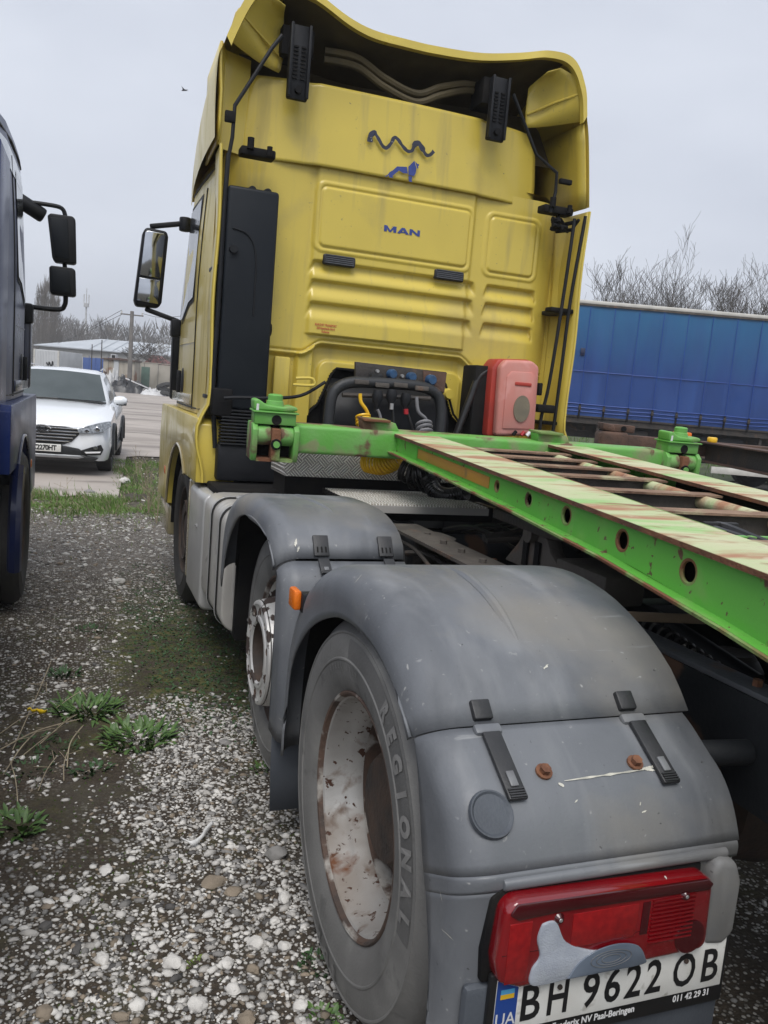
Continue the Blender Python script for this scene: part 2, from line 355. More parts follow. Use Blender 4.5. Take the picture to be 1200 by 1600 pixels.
def smooth_path(pts, n=8):
    """Catmull-Rom through the points"""
    P = [Vector(p) for p in pts]; out = []
    for i in range(len(P) - 1):
        p0, p1, p2, p3 = P[max(i - 1, 0)], P[i], P[i + 1], P[min(i + 2, len(P) - 1)]
        for k in range(n):
            t = k / n
            out.append(.5 * ((2 * p1) + (p2 - p0) * t + (2 * p0 - 5 * p1 + 4 * p2 - p3) * t * t + (3 * p1 - p0 - 3 * p2 + p3) * t ** 3))
    out.append(P[-1]); return out
def rrect_sdf(x, z, x0, x1, z0, z1, r):
    qx = abs(x - (x0 + x1) / 2) - (x1 - x0) / 2 + r; qz = abs(z - (z0 + z1) / 2) - (z1 - z0) / 2 + r
    return sqrt(max(qx, 0) ** 2 + max(qz, 0) ** 2) + min(max(qx, qz), 0) - r
# ================================================================== GROUND
def fb(x, y, s, seed=0.0): return noise.fractal(Vector((x * s + seed, y * s - seed, seed * 1.7)), 1.0, 2.0, 4)
def gravel_d(x, y):
    n = fb(x, y, 1.6, 3.1) * .35 + fb(x, y, 5.0, 8.2) * .35
    yy = y + n * .45 + .25 * fb(x, y, 2.5, 14)
    d0 = .97 - .40 * sstep(-1.75, -2.25, x + n * .3)
    d1 = lerp(.16, 1.0, sstep(-1.76, -1.58, x + n * .2 - .04 * (y - 1)))
    d2 = lerp(.60, .10, sstep(-1.78, -1.52, x + n * .35))
    d = lerp(d0, d1, sstep(.50, .92, yy)); d = lerp(d, d2, sstep(1.75, 2.3, yy)); d = lerp(d, .80, sstep(3.0, 4.2, yy)); d = lerp(d, .12, sstep(7.6, 8.4, yy))
    return max(0, min(1, d + n * .75))
def moss_d(x, y):
    n = fb(x, y, 2.2, 5.7) * .5 + fb(x, y, 7, 1.2) * .3
    d = .12
    d += .95 * sstep(-1.95, -1.42, x + .3 * n) * sstep(1.2, 2.3, y + .5 * n) * sstep(6.2, 3.8, y + n)
    d += .35 * sstep(6.5, 8.0, y) * sstep(15, 12.5, y)
    return max(0, min(1, d + n * .7))
def gz(x, y):
    r = max(abs(x + 1.7) - 1.2, 0) + max(-y - 1, 0) + max(y - 12, 0)
    k = 1 / (1 + r * .6)
    return -.012 + k * (.016 * fb(x, y, 1.1, 2.0) + .006 * fb(x, y, 6, 9.0)) - .004
def seq(*segs):
    out = []
    for a, b, st in segs:
        n = max(1, round((b - a) / st)); out += [a + (b - a) * i / n for i in range(n)]
    return out + [segs[-1][1]]
gxs = seq((-900, -200, 175), (-200, -40, 40), (-40, -6, 4), (-6, -2.7, .3), (-2.7, -.9, .025), (-.9, 1, .12), (1, 6, .5), (6, 40, 4), (40, 200, 40), (200, 900, 175))
gys = seq((-300, -40, 60), (-40, -4, 4), (-4, -.4, .3), (-.4, 5, .03), (5, 10, .07), (10, 16, .25), (16, 60, 4), (60, 240, 30), (240, 1200, 160))
mb = MB(); mb.grid([[(x, y, gz(x, y)) for x in gxs] for y in gys])
me = bpy.data.meshes.new('ground'); me.from_pydata(mb.v, [], mb.f)
at = me.color_attributes.new('zone', 'FLOAT_COLOR', 'POINT')
cols = []
for x, y, z in mb.v:
    near = -4 < x < 3 and -2 < y < 18
    cols += [gravel_d(x, y) if near else .35, moss_d(x, y) if near else .45, 0, 1]
at.data.foreach_set('color', cols)
me.polygons.foreach_set('use_smooth', [True] * len(me.polygons))
gm = bpy.data.materials.new('ground_soil'); gm.use_nodes = True
n = gm.node_tree.nodes; l = gm.node_tree.links; b = n['Principled BSDF']; b.inputs['Roughness'].default_value = .92
tcg = n.new('ShaderNodeTexCoord')
def gn(kind, sc, **k):
    t = n.new(kind); t.inputs['Scale'].default_value = sc; l.new(tcg.outputs['Object'], t.inputs['Vector'])
    for a, c in k.items(): t.inputs[a].default_value = c
    return t
def grp(src, a, z, inv=False):
    r = n.new('ShaderNodeMapRange'); r.inputs['From Min'].default_value = a; r.inputs['From Max'].default_value = z
    if inv: r.inputs['To Min'].default_value = 1; r.inputs['To Max'].default_value = 0
    l.new(src, r.inputs['Value']); return r.outputs[0]
def gmix(f, a, c):
    x = n.new('ShaderNodeMixRGB'); l.new(f, x.inputs[0])
    for i, q in ((1, a), (2, c)):
        if isinstance(q, tuple): x.inputs[i].default_value = lin(q)
        else: l.new(q, x.inputs[i])
    return x.outputs[0]
def gmul(a, c):
    x = n.new('ShaderNodeMath'); x.operation = 'MULTIPLY'; l.new(a, x.inputs[0])
    if isinstance(c, (int, float)): x.inputs[1].default_value = c
    else: l.new(c, x.inputs[1])
    return x.outputs[0]
za = n.new('ShaderNodeVertexColor'); za.layer_name = 'zone'; sp = n.new('ShaderNodeSeparateColor'); l.new(za.outputs[0], sp.inputs[0])
n1 = gn('ShaderNodeTexNoise', 3.5, Detail=8.0); n2 = gn('ShaderNodeTexNoise', 60, Detail=6.0); n3 = gn('ShaderNodeTexNoise', 14, Detail=8.0)
soil = gmix(grp(n2.outputs['Fac'], .35, .7), (.026, .0185, .0115), (.056, .041, .026))
soil = gmix(grp(n1.outputs['Fac'], .45, .7), soil, (.058, .048, .036))
mo = gmix(grp(n2.outputs['Fac'], .35, .65), (.028, .036, .009), (.062, .074, .016))
mo = gmix(grp(n3.outputs['Fac'], .52, .7), mo, (.095, .083, .022))
c0 = gmix(gmul(grp(n3.outputs['Fac'], .38, .62), sp.outputs[1]), soil, mo)
gv = gn('ShaderNodeTexVoronoi', 75); gv2 = gn('ShaderNodeTexVoronoi', 38)
vcol = n.new('ShaderNodeSeparateColor'); l.new(gv.outputs['Color'], vcol.inputs[0])
vcol2 = n.new('ShaderNodeSeparateColor'); l.new(gv2.outputs['Color'], vcol2.inputs[0])
pebc = gmix(vcol.outputs[1], (.12, .108, .09), (.50, .48, .44))
msk = gmul(gmul(grp(gv.outputs['Distance'], .55, .38), grp(vcol.outputs[0], .40, .46)), grp(sp.outputs[0], .15, .75))
cy_ = n.new('ShaderNodeSeparateXYZ'); l.new(tcg.outputs['Object'], cy_.inputs[0])
c0 = gmix(gmul(gmul(grp(cy_.outputs['Y'], 3.2, 5.0), grp(cy_.outputs['Y'], 9.0, 7.6)), grp(n3.outputs['Fac'], .30, .60)), c0, (.15, .128, .105))
c1 = gmix(msk, c0, pebc)
l.new(c1, b.inputs['Base Color'])
bp = n.new('ShaderNodeBump'); bp.inputs['Strength'].default_value = .9; bp.inputs['Distance'].default_value = .012
hh = n.new('ShaderNodeMath'); hh.operation = 'ADD'; l.new(n2.outputs['Fac'], hh.inputs[0]); l.new(msk, hh.inputs[1]); l.new(hh.outputs[0], bp.inputs['Height']); l.new(bp.outputs[0], b.inputs['Normal'])
me.materials.append(gm)
ground = bpy.data.objects.new('ground', me); COL.objects.link(ground); struct(ground)
# pale concrete yard beyond the gravel
ym = M('yard', (.40, .355, .315), (.33, .29, .255), .35, .75, 0, .15, 30, stretch=(1, 1, 1), layers=[((.20, .175, .155), .22, .50, .64, (.5, 2.6, 1)), ((.27, .24, .21), 1.2, .52, .7), ((.12, .105, .09), .5, .60, .68, (.35, 2.4, 1))])
edge = []
for i in range(60):
    x = -9 + i * .2
    y0 = lerp(8.85, 14.1, sstep(-1.45, -.95, x)) + .5 * fb(x, 0, 1.3, 4) + .3 * fb(x, 3, 5, 4) - .1 * (x + 2 if x < -1.4 else 0) * .5
    edge.append((x, y0))
mb = MB(); rows = [[(x, y, .006) for x, y in edge], [(x, y + 1, .006) for x, y in edge], [(x, 16 + .02 * i, .006) for i, (x, y) in enumerate(edge)], [(x * 9 + 20, 62, .006) for x, y in edge]]
mb.grid(rows); yo = mb.obj('yard_pavement', 'yard'); struct(yo)
# grassy rise beyond the curtain trailer
rows = []
for j in range(16):
    t = j / 15; row = []
    for i in range(40):
        x = 6 + i * 1.0; y = 19 + t * 26 - (x - 6) * .38
        row.append((x, y, -.03 + 1.0 * sstep(0, .45, t) + .18 * fb(x, y, .6, 1)))
    rows.append(row)
o = MB().grid(rows).obj('grass_bank', 'bank_grass'); struct(o)
rngb = random.Random(5); mb = MB()
for i in range(2600):
    x = rngb.uniform(8, 24); y = 19 - (x - 6) * .38 + rngb.uniform(.5, 12); t = (y - 19 + (x - 6) * .38) / 26; z = -.03 + 1.0 * sstep(0, .45, t) + .18 * fb(x, y, .6, 1)
    h = rngb.uniform(.12, .4); a = rngb.uniform(0, 6.3); w = .02
    mb.add([(x - w * cos(a), y - w * sin(a), z - .03), (x + w * cos(a), y + w * sin(a), z - .03), (x + rngb.uniform(-.1, .1), y + rngb.uniform(-.1, .1), z + h)], [(0, 1, 2)])
o = mb.obj('bank_grass_blades', 'grass', smooth=False); o['kind'] = 'stuff'; o['label'] = 'rough grass on the rise behind the blue curtain trailer'
# ================================================================== YELLOW TRACTOR
TR = thing('tractor_truck', 'yellow tractor unit with grey wheel covers, parked with its rear facing the gravel', 'truck')
def wall_h(x, z):
    """relief of the cab's rear wall, metres towards the rear (-y)"""
    h = 0.0
    # cab corners roll forward at the sides
    ax = abs(x)
    h -= .10 * max(0, (ax - .93) / .22) ** 2
    # central field slightly proud, crease near |x| = .63
    h += .024 * (1 - sstep(.515, .555, abs(x + .065))) if z > 1.9 else 0
    for (x0, x1) in ((-.57, .435), (.595, .945)):
        d = rrect_sdf(x, z, x0 - .035, x1 + .035, 2.395, 2.81, .06); h += .007 * (1 - sstep(-.006, .006, d))
        d = rrect_sdf(x, z, x0, x1, 2.425, 2.78, .035); h += .006 * (1 - sstep(-.006, .006, d)); h -= .010 * math.exp(-(d / .007) ** 2)
    for (z0, z1) in ((2.252, 2.342), (2.122, 2.226), (1.992, 2.092)):
        for (x0, x1) in ((-.60, .52), (.61, .99)):
            t = (z - z0) / (z1 - z0)
            if -.2 < t < 1.2:
                sl = (1 - t) * .03
                e = sstep(x0 - sl, x0 + .026 - sl, x) * (1 - sstep(x1 - .026 + sl, x1 + sl, x))
                prof = sstep(1.05, .93, t) * sstep(-.10, .72, t)
                h -= .030 * e * prof
    # stepped arch above the engine opening
    zl = lerp(1.852, 1.775, sstep(.47, .62, abs(x + .02)))
    h -= .012 * math.exp(-((z - zl - .012) / .006) ** 2)
    if z < zl:
        ins = 1 - sstep(.50, .57, abs(x + .02))
        h -= .055 * sstep(0, .03, zl - z) * max(ins, .55)
        d = rrect_sdf(x, z, -.50, .50, 1.0, 1.745, .07)
        h += .022 * (1 - sstep(-.008, .010, d))
        for cx in (-.60, .60):
            h += .05 * (1 - sstep(.045, .06, abs(x - cx)))
    # stacked dents below, left
    return h
def in_open(x, z):
    hw = interp([(1.0, .58), (1.40, .54), (1.47, .475), (1.58, .43), (1.66, .40), (1.70, .37)], z)
    return z < 1.70 and abs(x + .02) < hw
YW = 3.25
xs = [-1.15 + i * 2.3 / 330 for i in range(331)]; zs = [1.0 + i * 1.93 / 300 for i in range(301)]
v = [(x, YW - wall_h(x, z), z) for z in zs for x in xs]; f = []
for j in range(300):
    for i in range(330):
        if in_open((xs[i] + xs[i + 1]) / 2, (zs[j] + zs[j + 1]) / 2): continue
        if abs(xs[i]) > .98 and zs[j] < 1.3: continue
        f.append((j * 331 + i, j * 331 + i + 1, (j + 1) * 331 + i + 1, (j + 1) * 331 + i))
me = bpy.data.meshes.new('rear_wall'); me.from_pydata(v, [], f); me.polygons.foreach_set('use_smooth', [True] * len(f)); me.materials.append(MATS['yellow'])
rear_wall = bpy.data.objects.new('rear_wall', me); COL.objects.link(rear_wall); rear_wall.parent = TR
# edge lip round the engine opening
pth = [(sx * interp([(1.0, .58), (1.40, .54), (1.47, .475), (1.58, .43), (1.66, .40), (1.70, .37)], z) - .02, YW - .005, z) for sx, zz in ((-1, (1.1, 1.4, 1.47, 1.58, 1.66, 1.70)), (1, (1.70, 1.66, 1.58, 1.47, 1.4, 1.1))) for z in zz]
MB().tube(pth, .008, 6).obj('opening_rim', 'black_matt', rear_wall)
# dark engine bay behind the opening
MB().box(-.75, .75, 3.34, 4.4, .95, 1.78).obj('engine_bay', 'black_matt', TR, .02)
MB().lathe([(-.42, 0), (-.42, .24), (-.36, .28), (.34, .28), (.40, .24), (.40, 0)], (-.03, 3.36, 1.36), 32).obj('air_vessel', 'black_plastic', TR)

# ---- upper skin of the roof spoiler (proud of the wall, creased)
def skin_y(x):
    return 3.205 + .10 * max(0, (abs(x + .09) - .60) / .45) ** 2 + .022 * sstep(.535, .575, abs(x + .09))
rows = []
for j in range(25):
    t = j / 24; row = []
    for i in range(61):
        u = i / 60; hw = interp([(0, 1.0), (.35, 1.0), (.7, .985), (.9, .96), (1, .92)], t)
        x = -.07 + lerp(-hw, hw, u); z = lerp(2.887, 3.345, t) + .012 * (1 - (2 * u - 1) ** 2) * (t) - .02 * abs(2 * u - 1) ** 4 * (1 - t)
        row.append((x, skin_y(x) + .02 * t, z))
    rows.append(row)
MB().grid(rows).obj('spoiler_rear_skin', 'yellow', TR, solid=.004)
# inner dark ribbed underside and roof shell: loft from the rear lip to the front
TOP = [(-1.255, 2.89), (-1.262, 3.1), (-1.258, 3.30), (-1.232, 3.38), (-1.20, 3.47), (-1.13, 3.63), (-1.06, 3.73), (-.97, 3.775), (-.88, 3.775), (-.70, 3.745), (-.52, 3.69), (-.36, 3.665), (-.15, 3.668), (.0, 3.67)]
TOP = [(q.x, q.y) for q in smooth_path([(a, c_, 0) for a, c_ in TOP], 4)]
TOPR = [(q.x, q.y) for q in smooth_path([(.14, 3.676, 0), (.36, 3.69, 0), (.60, 3.73, 0), (.76, 3.765, 0), (.885, 3.775, 0), (.96, 3.755, 0), (1.01, 3.71, 0), (1.045, 3.65, 0), (1.078, 3.57, 0), (1.10, 3.44, 0), (1.13, 3.32, 0), (1.165, 3.10, 0), (1.195, 2.89, 0)], 4)]
TOP = TOP + TOPR
def shell_pt(x, z, t):
    """t 0 rear lip .. 1 front of roof"""
    y = lerp(3.03, 4.95, t)
    zt = z - (z - 2.87) * (t ** 1.35) * .93
    xt = x * lerp(1, .90, t * t)
    if abs(x) < .75 and t < .5: y += .10 * (1 - (x / .75) ** 2) * (1 - t * 2)
    return (xt, y, zt)
rows = [[shell_pt(x, z, t) for x, z in TOP] for t in (0, .02, .06, .12, .2, .3, .42, .56, .7, .85, 1)]
roof = MB().grid(rows).obj('roof_spoiler', 'yellow', TR, angle=50)
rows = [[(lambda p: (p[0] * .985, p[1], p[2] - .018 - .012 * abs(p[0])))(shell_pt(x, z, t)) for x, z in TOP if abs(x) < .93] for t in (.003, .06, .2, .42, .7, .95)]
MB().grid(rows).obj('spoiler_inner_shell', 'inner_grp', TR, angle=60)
# bright lip strip along the rear edge
lip0 = [shell_pt(x, z, 0) for x, z in TOP if z >= 3.42]
rows = [[(p[0], p[1] - .004, p[2] + .002) for p in lip0], [(p[0] * .978, p[1] - .006, p[2] - .043) for p in lip0], [(p[0] * .975, p[1] + .03, p[2] - .046) for p in lip0]]
MB().grid(rows).obj('roof_lip', 'yellow_edge', TR, angle=60)
# moulded wave ribs under the roof panel
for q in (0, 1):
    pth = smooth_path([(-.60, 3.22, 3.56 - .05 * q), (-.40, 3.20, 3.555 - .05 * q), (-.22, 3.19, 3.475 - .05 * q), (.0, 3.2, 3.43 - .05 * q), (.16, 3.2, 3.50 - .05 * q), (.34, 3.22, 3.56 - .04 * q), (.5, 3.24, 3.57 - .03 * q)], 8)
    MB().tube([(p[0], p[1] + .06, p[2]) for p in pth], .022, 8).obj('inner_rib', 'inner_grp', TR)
# bulkhead inside the spoiler (front wall of the hollow)
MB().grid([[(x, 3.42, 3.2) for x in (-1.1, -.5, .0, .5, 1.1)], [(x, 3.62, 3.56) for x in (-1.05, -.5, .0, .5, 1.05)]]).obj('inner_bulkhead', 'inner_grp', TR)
# corner ears
for sx in (-1, 1):
    dx = 0.02 * sx
    out = [(-1.17, 3.60), (-1.06, 3.70), (-.96, 3.695), (-.885, 3.64), (-.86, 3.52), (-.875, 3.38), (-1.0, 3.365), (-1.205, 3.42)]
    rows = []
    for k in range(9):
        t = k / 8
        a = [(-1.21, 3.42), (-1.175, 3.56), (-1.09, 3.675), (-.99, 3.70), (-.90, 3.66)]
        bb = [(-.88, 3.36), (-.87, 3.38), (-.86, 3.45), (-.86, 3.52), (-.865, 3.60)]
        rows.append([(-sx * lerp(a[i][0], bb[i][0], t) - (.105 if sx > 0 else 0), 3.055 + .17 * sin(t * pi / 2), lerp(a[i][1], bb[i][1], t)) for i in range(5)])
    e = MB().grid(rows).obj('spoiler_ear', 'yellow', TR, solid=.006)
    ox_ = .105 if sx > 0 else 0
    MB().tube([(-sx * -1.16 - ox_, 3.055, 3.58), (-sx * -1.02 - ox_, 3.15, 3.52), (-sx * -.87 - ox_, 3.215, 3.44)], .007, 6).obj('ear_crease', 'yellow', e)
    # side fairing: upper panel between the ear and the wall seam
    rows = []
    for t in (0, .15, .4, .7, 1):
        rows.append([(sx * (1.235 - .02 * t + (.012 if z > 3.2 else 0)) if sx < 0 else interp([(2.885, 1.187), (3.10, 1.157), (3.32, 1.12), (3.44, 1.09)], z) - .02 * t, 3.05 + .62 * t, z) for z in (2.885, 3.0, 3.15, 3.3, 3.40)])
    MB().grid(rows).obj('side_fairing', 'yellow', TR, solid=.012)
    ri = [[(sx * 1.228, 3.10, z), (sx * 1.19, 3.22, z), (sx * (1.03 if sx < 0 else 1.09), 3.30, z)] for z in (2.885, 3.1, 3.3, 3.42)]
    if sx < 0: MB().grid(ri).obj('fairing_return', 'yellow', TR)
    # lower side flap behind the cab corner, slightly wavy rear edge
    rows = []
    for k in range(30):
        z = lerp(.96, 2.868, k / 29); wv = .006 * sin(z * 7) + .01 * sstep(1.5, 1.3, z)
        xo = 1.212 + wv + .045 * sstep(1.42, 1.30, z) * sstep(1.0, 1.22, z)
        rows.append([(sx * xo, 3.05, z), (sx * (xo - .006), 3.16, z), (sx * (xo - .012), 3.30, z), (sx * (xo - .03), 3.42, z)])
    fl = MB().grid(rows).obj('side_flap', 'yellow', TR, solid=.012)
    MB().tube([(r[0][0] - sx * .004, 3.047, r[0][2]) for r in rows], .009, 6).obj('flap_edge', 'yellow_edge', fl)
    # inner return of the flap and cab corner
    rows = [[(sx * 1.10, 3.40, z), (sx * 1.06, 3.285, z), (sx * .985, 3.262, z)] for z in (1.0, 1.6, 2.2, 2.87)]
    MB().grid(rows).obj('corner_panel', 'yellow', TR)
    rows = [[(sx * 1.10, 3.40, z), (sx * 1.16, 3.34, z), (sx * 1.20, 3.25, z)] for z in (1.0, 1.6, 2.2, 2.87)]
    MB().grid(rows).obj('flap_inner_skin', 'yellow', TR)
    for zz in ((2.20, 2.225), (1.45, 1.475)):
        MB().box(min(sx * 1.08, sx * 1.205), max(sx * 1.08, sx * 1.205), 3.12, 3.34, zz[0], zz[1]).obj('flap_brace', 'black_plastic', TR, .006)
# black adjusting brackets on the spoiler
for x0, z0, z1 in ((-.79, 3.195, 3.60), (.498, 3.20, 3.58)):
    br = MB().box(x0 - .062, x0 + .062, 3.10, 3.135, z0, z1).obj('adjuster_bracket', 'black_plastic', TR, .012)
    m = MB(); m.box(x0 - .062, x0 - .045, 3.08, 3.10, z0 + .01, z1); m.box(x0 + .045, x0 + .062, 3.08, 3.10, z0 + .01, z1); m.obj('bracket_rib', 'black_plastic', br, .004)
    for k in range(9):
        m = MB(); z = z0 + .11 + k * .021
        m.box(x0 - .036, x0 - .01, 3.092, 3.104, z, z + .010); m.box(x0 + .008, x0 + .034, 3.092, 3.104, z, z + .010); m.obj('adjuster_tooth', 'black_matt', br)
    MB().cyl((x0, 3.10, z0 + .05), (x0, 3.075, z0 + .05), .02, 12).obj('bracket_bolt', 'black_matt', br)
    MB().box(x0 - .10, x0 + .09, 3.14, 3.32, z1 - .16, z1 + .0).obj('bracket_mount', 'black_matt', br, .01)
# stay rods of the spoiler
def P3(y, *px): return [tuple(ony(y, *q)) for q in px]
MB().tube(P3(3.06, (441, 55), (425, 75), (367, 165), (363, 215), (357, 245)), .011, 8).obj('stay_rod', 'black_plastic', TR)
MB().tube(P3(3.06, (802, 147), (838, 242), (870, 270), (868, 300), (860, 332)), .011, 8).obj('stay_rod', 'black_plastic', TR)
for px_, dx, dy in (((360, 182), .03, .03), ((884, 284), .045, .016)):
    c = ony(3.05, *px_); MB().box(c[0] - dx, c[0] + dx, 3.04, 3.07, c[2] - dy, c[2] + dy).obj('stay_clamp', 'black_matt', TR, .006)
for xa, xb2, zc in ((-1.10, -.90, 2.868), (.88, 1.10, 2.855)):
    h = MB().box(xa, xb2, 3.06, 3.16, zc - .03, zc + .018).obj('spoiler_hinge', 'black_matt', TR, .01)
    MB().cyl((xa + .05, 3.05, zc), (xa + .05, 3.05, zc + .06), .02, 10).obj('hinge_pin', 'black_matt', h); MB().cyl((xb2 - .04, 3.05, zc - .02), (xb2 - .04, 3.05, zc + .03), .016, 10).obj('hinge_pin', 'black_matt', h)
m = MB(); c = ony(3.08, 883, 350)
for k in range(14):
    a = random.uniform(0, 6.3); m.cyl((c[0] + random.uniform(-.12, .09), 3.05 + random.uniform(0, .1), c[2] + random.uniform(-.04, .04)), (c[0] + random.uniform(-.12, .09), 3.05 + random.uniform(0, .1), c[2] + random.uniform(-.05, .05)), random.uniform(.008, .018), 8)
m.obj('cable_bundle', 'black_matt', TR)
# black rods in the right flap, cables in the left one
for px in (((898, 342), (880, 465), (858, 600), (846, 650), (842, 690)), ((915, 338), (892, 465), (878, 570), (866, 660), (860, 692))):
    MB().tube(smooth_path(P3(3.07, *px), 5), .012, 8).obj('flap_rod', 'black_plastic', TR)
MB().box(.98, 1.12, 3.04, 3.16, 1.53, 1.585).obj('rod_clamp', 'black_matt', TR, .012)
MB().box(1.02, 1.20, 3.08, 3.16, 2.205, 2.235).obj('rod_clamp', 'black_matt', TR, .008)
MB().tube(smooth_path(P3(3.045, (357, 240), (350, 330), (341, 480), (333, 600), (336, 700)), 6), .014, 8).obj('flap_cable', 'black_plastic', TR)
# black intake panel on the left of the wall
m = MB().box(-1.165, -.872, 3.02, 3.20, 1.40, 2.655)
ip = m.obj('intake_panel', 'black_panel', TR, .02, 3)
m = MB(); m.tube(smooth_path([(-1.13, 3.017, 2.42), (-1.05, 3.017, 2.40), (-1.00, 3.017, 2.33), (-.985, 3.017, 2.2), (-.985, 3.017, 1.95)], 8), .005, 6); m.obj('panel_groove', 'black_plastic', ip)
for x in (-1.02, -.93):
    MB().lathe([(-.05, 0), (-.05, .022), (.0, .026), (.05, .022), (.05, 0)], (x, 3.12, 2.655), 12, 1).obj('panel_hook', 'black_plastic', ip)
MB().lathe([(-.02, 0), (-.02, .03), (.01, .036), (.01, 0)], (-.868, 3.1, 1.885), 16, 0).obj('panel_knob', 'black_matt', ip)
MB().lathe([(-.012, 0), (-.012, .022), (.01, .025), (.01, 0)], (-1.12, 3.01, 2.305), 14, 1).obj('panel_clip', 'black_plastic', ip)
# lower intake bellows
lb = MB().box(-1.15, -.74, 3.0, 3.3, .98, 1.20).obj('intake_lower', 'black_plastic', TR, .02)
for k in range(11):
    MB().box(-1.14, -.79, 2.985, 3.2, 1.195 + k * .0195, 1.195 + k * .0195 + .012).obj('bellows_ring', 'black_plastic', lb, .005)
MB().box(-1.19, -.60, 2.7, 3.35, .93, .97).obj('splash_guard', 'black_matt', TR, .01)
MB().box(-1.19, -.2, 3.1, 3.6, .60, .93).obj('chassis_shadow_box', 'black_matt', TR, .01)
MB().tube(smooth_path([tuple(p) for p in (ony(2.95, 350, 622), ony(2.95, 372, 621), ony(2.95, 420, 622), ony(2.98, 470, 618), ony(3.02, 508, 597))], 6), .010, 8).obj('support_rod', 'black_plastic', TR)
MB().box(-1.20, -1.08, 2.98, 3.1, 1.36, 1.52).obj('rod_block', 'black_matt', TR, .015)
MB().tube(smooth_path([tuple(ony(2.97, *q)) for q in ((462, 591), (485, 591), (491, 596), (488, 602), (458, 601))], 5), .009, 8).obj('lock_loop', 'yellow_edge', TR)
MB().lathe([(-.02, 0), (-.02, .03), (.012, .04), (.012, 0)], (.395, 3.22, 1.60), 12, 1).obj('tow_eye_cover', 'yellow', TR)
for (x0, x1, z0, z1) in ((-.80, -.70, 1.34, 1.74), (.66, .78, 1.34, 1.74)):
    MB().box(x0, x1, 3.20, 3.245, z0, z1).obj('wall_rib', 'yellow', TR, .012)

# ---- vents, logos, lettering on the wall
for x0, x1, z0, z1 in ((-.535, -.325, 2.322, 2.386), (.215, .425, 2.328, 2.392)):
    vo = MB().box(x0, x1, YW - .038, YW - .004, z0, z1).obj('wall_vent', 'vent_black', TR, .012, 3)
    for k in range(5):
        z = z0 + .011 + k * .0115; MB().box(x0 + .012, x1 - .012, YW - .044, YW - .036, z, z + .0055).obj('vent_slat', 'vent_slat', vo)
def wall_text(name, body, cx, cz, size, mat, bold, space=1, sx=1.0, y=None):
    v, f = text_geo(body, size, bold, space)
    flat_obj(name, [(cx + p.x * sx, (YW - .043 if y is None else y), cz + p.y) for p in v], f, mat, TR)
def letters(polys, x0, w, z0, h):
    for pl in polys: flat_obj('maker_letter', [(x0 + a * w, YW - .0395, z0 + c_ * h) for a, c_ in pl], [tuple(range(len(pl)))], 'logo_blue', TR)
LZ, LH = 2.572, .037
letters([[(0, 0), (.24, 0), (.24, 1), (0, 1)], [(.24, 1), (.24, .52), (.42, 0), (.58, 0), (.5, .30)], [(.58, 0), (.76, .52), (.76, 1), (.5, .30)], [(.76, 0), (1, 0), (1, 1), (.76, 1)]], -.158, .083, LZ, LH)
letters([[(0, 0), (.27, 0), (.62, 1), (.38, 1)], [(.73, 0), (1, 0), (.62, 1), (.49, .66)], [(.30, .16), (.70, .16), (.64, .36), (.36, .36)]], -.070, .082, LZ, LH)
letters([[(0, 0), (.25, 0), (.25, 1), (0, 1)], [(.25, 1), (.25, .60), (.75, 0), (.75, .40)], [(.75, 0), (1, 0), (1, 1), (.75, 1)]], .014, .072, LZ, LH)
for i, (t, sx) in enumerate((('BURCHET TRANSPORT', .70), ('258 Raamhalde Nord', .70), ('Rullantes', .72))):
    wall_text('small_print', t, -.485, 1.957 - i * .020, .0195, 'red_print', .0006, 1, sx, YW - .0275)
sk = 3.186
wv = [ony(sk, *q) for q in ((578, 222), (579, 212), (585, 208), (591, 216), (598, 228), (604, 231), (611, 224), (616, 215), (622, 218), (629, 228), (637, 236), (644, 235), (648, 226), (654, 224), (660, 232), (666, 242), (672, 242), (678, 236))]
wp = smooth_path([tuple(p) for p in wv], 5); vv = []; ff = []
for i, p in enumerate(wp):
    d = (wp[min(i + 1, len(wp) - 1)] - wp[max(i - 1, 0)]); nn = Vector((-d.z, 0, d.x)).normalized(); w = .0105 + .004 * noise.noise(Vector((i * .35, 0, 0))) + (.006 if i < 12 or 58 < i < 72 else 0)
    vv += [p + nn * w, p - nn * w]
    if i: ff.append((2 * i - 2, 2 * i - 1, 2 * i + 1, 2 * i))
flat_obj('peeling_wave_sticker', [(p[0], sk, p[2]) for p in vv], ff, 'logo_dark', TR)
def wall_poly(name, pxs, mat, y): 
    pts = [ony(y, 560 + a / 8.571, 190 + c / 8.571) for a, c in pxs]
    return flat_obj(name, [tuple(p) for p in pts], [tuple(range(len(pts)))], mat, TR)
wall_poly('lion_emblem', [(520, 600), (650, 606), (662, 695), (600, 690), (545, 655), (500, 690), (462, 722), (458, 738), (470, 752), (412, 746), (405, 715), (380, 738), (352, 736), (390, 712), (420, 675), (465, 650)], 'logo_blue', sk)
wall_poly('lion_emblem', [(668, 606), (750, 522), (778, 620), (768, 690), (745, 728), (672, 718)], 'logo_blue', sk)
wall_poly('lion_emblem', [(672, 728), (722, 738), (712, 775), (722, 808), (680, 804), (672, 770)], 'logo_blue', sk)
wall_poly('lion_emblem', [(758, 530), (790, 566), (812, 568), (814, 590), (800, 596), (806, 622), (792, 632), (782, 612)], 'logo_blue', sk)

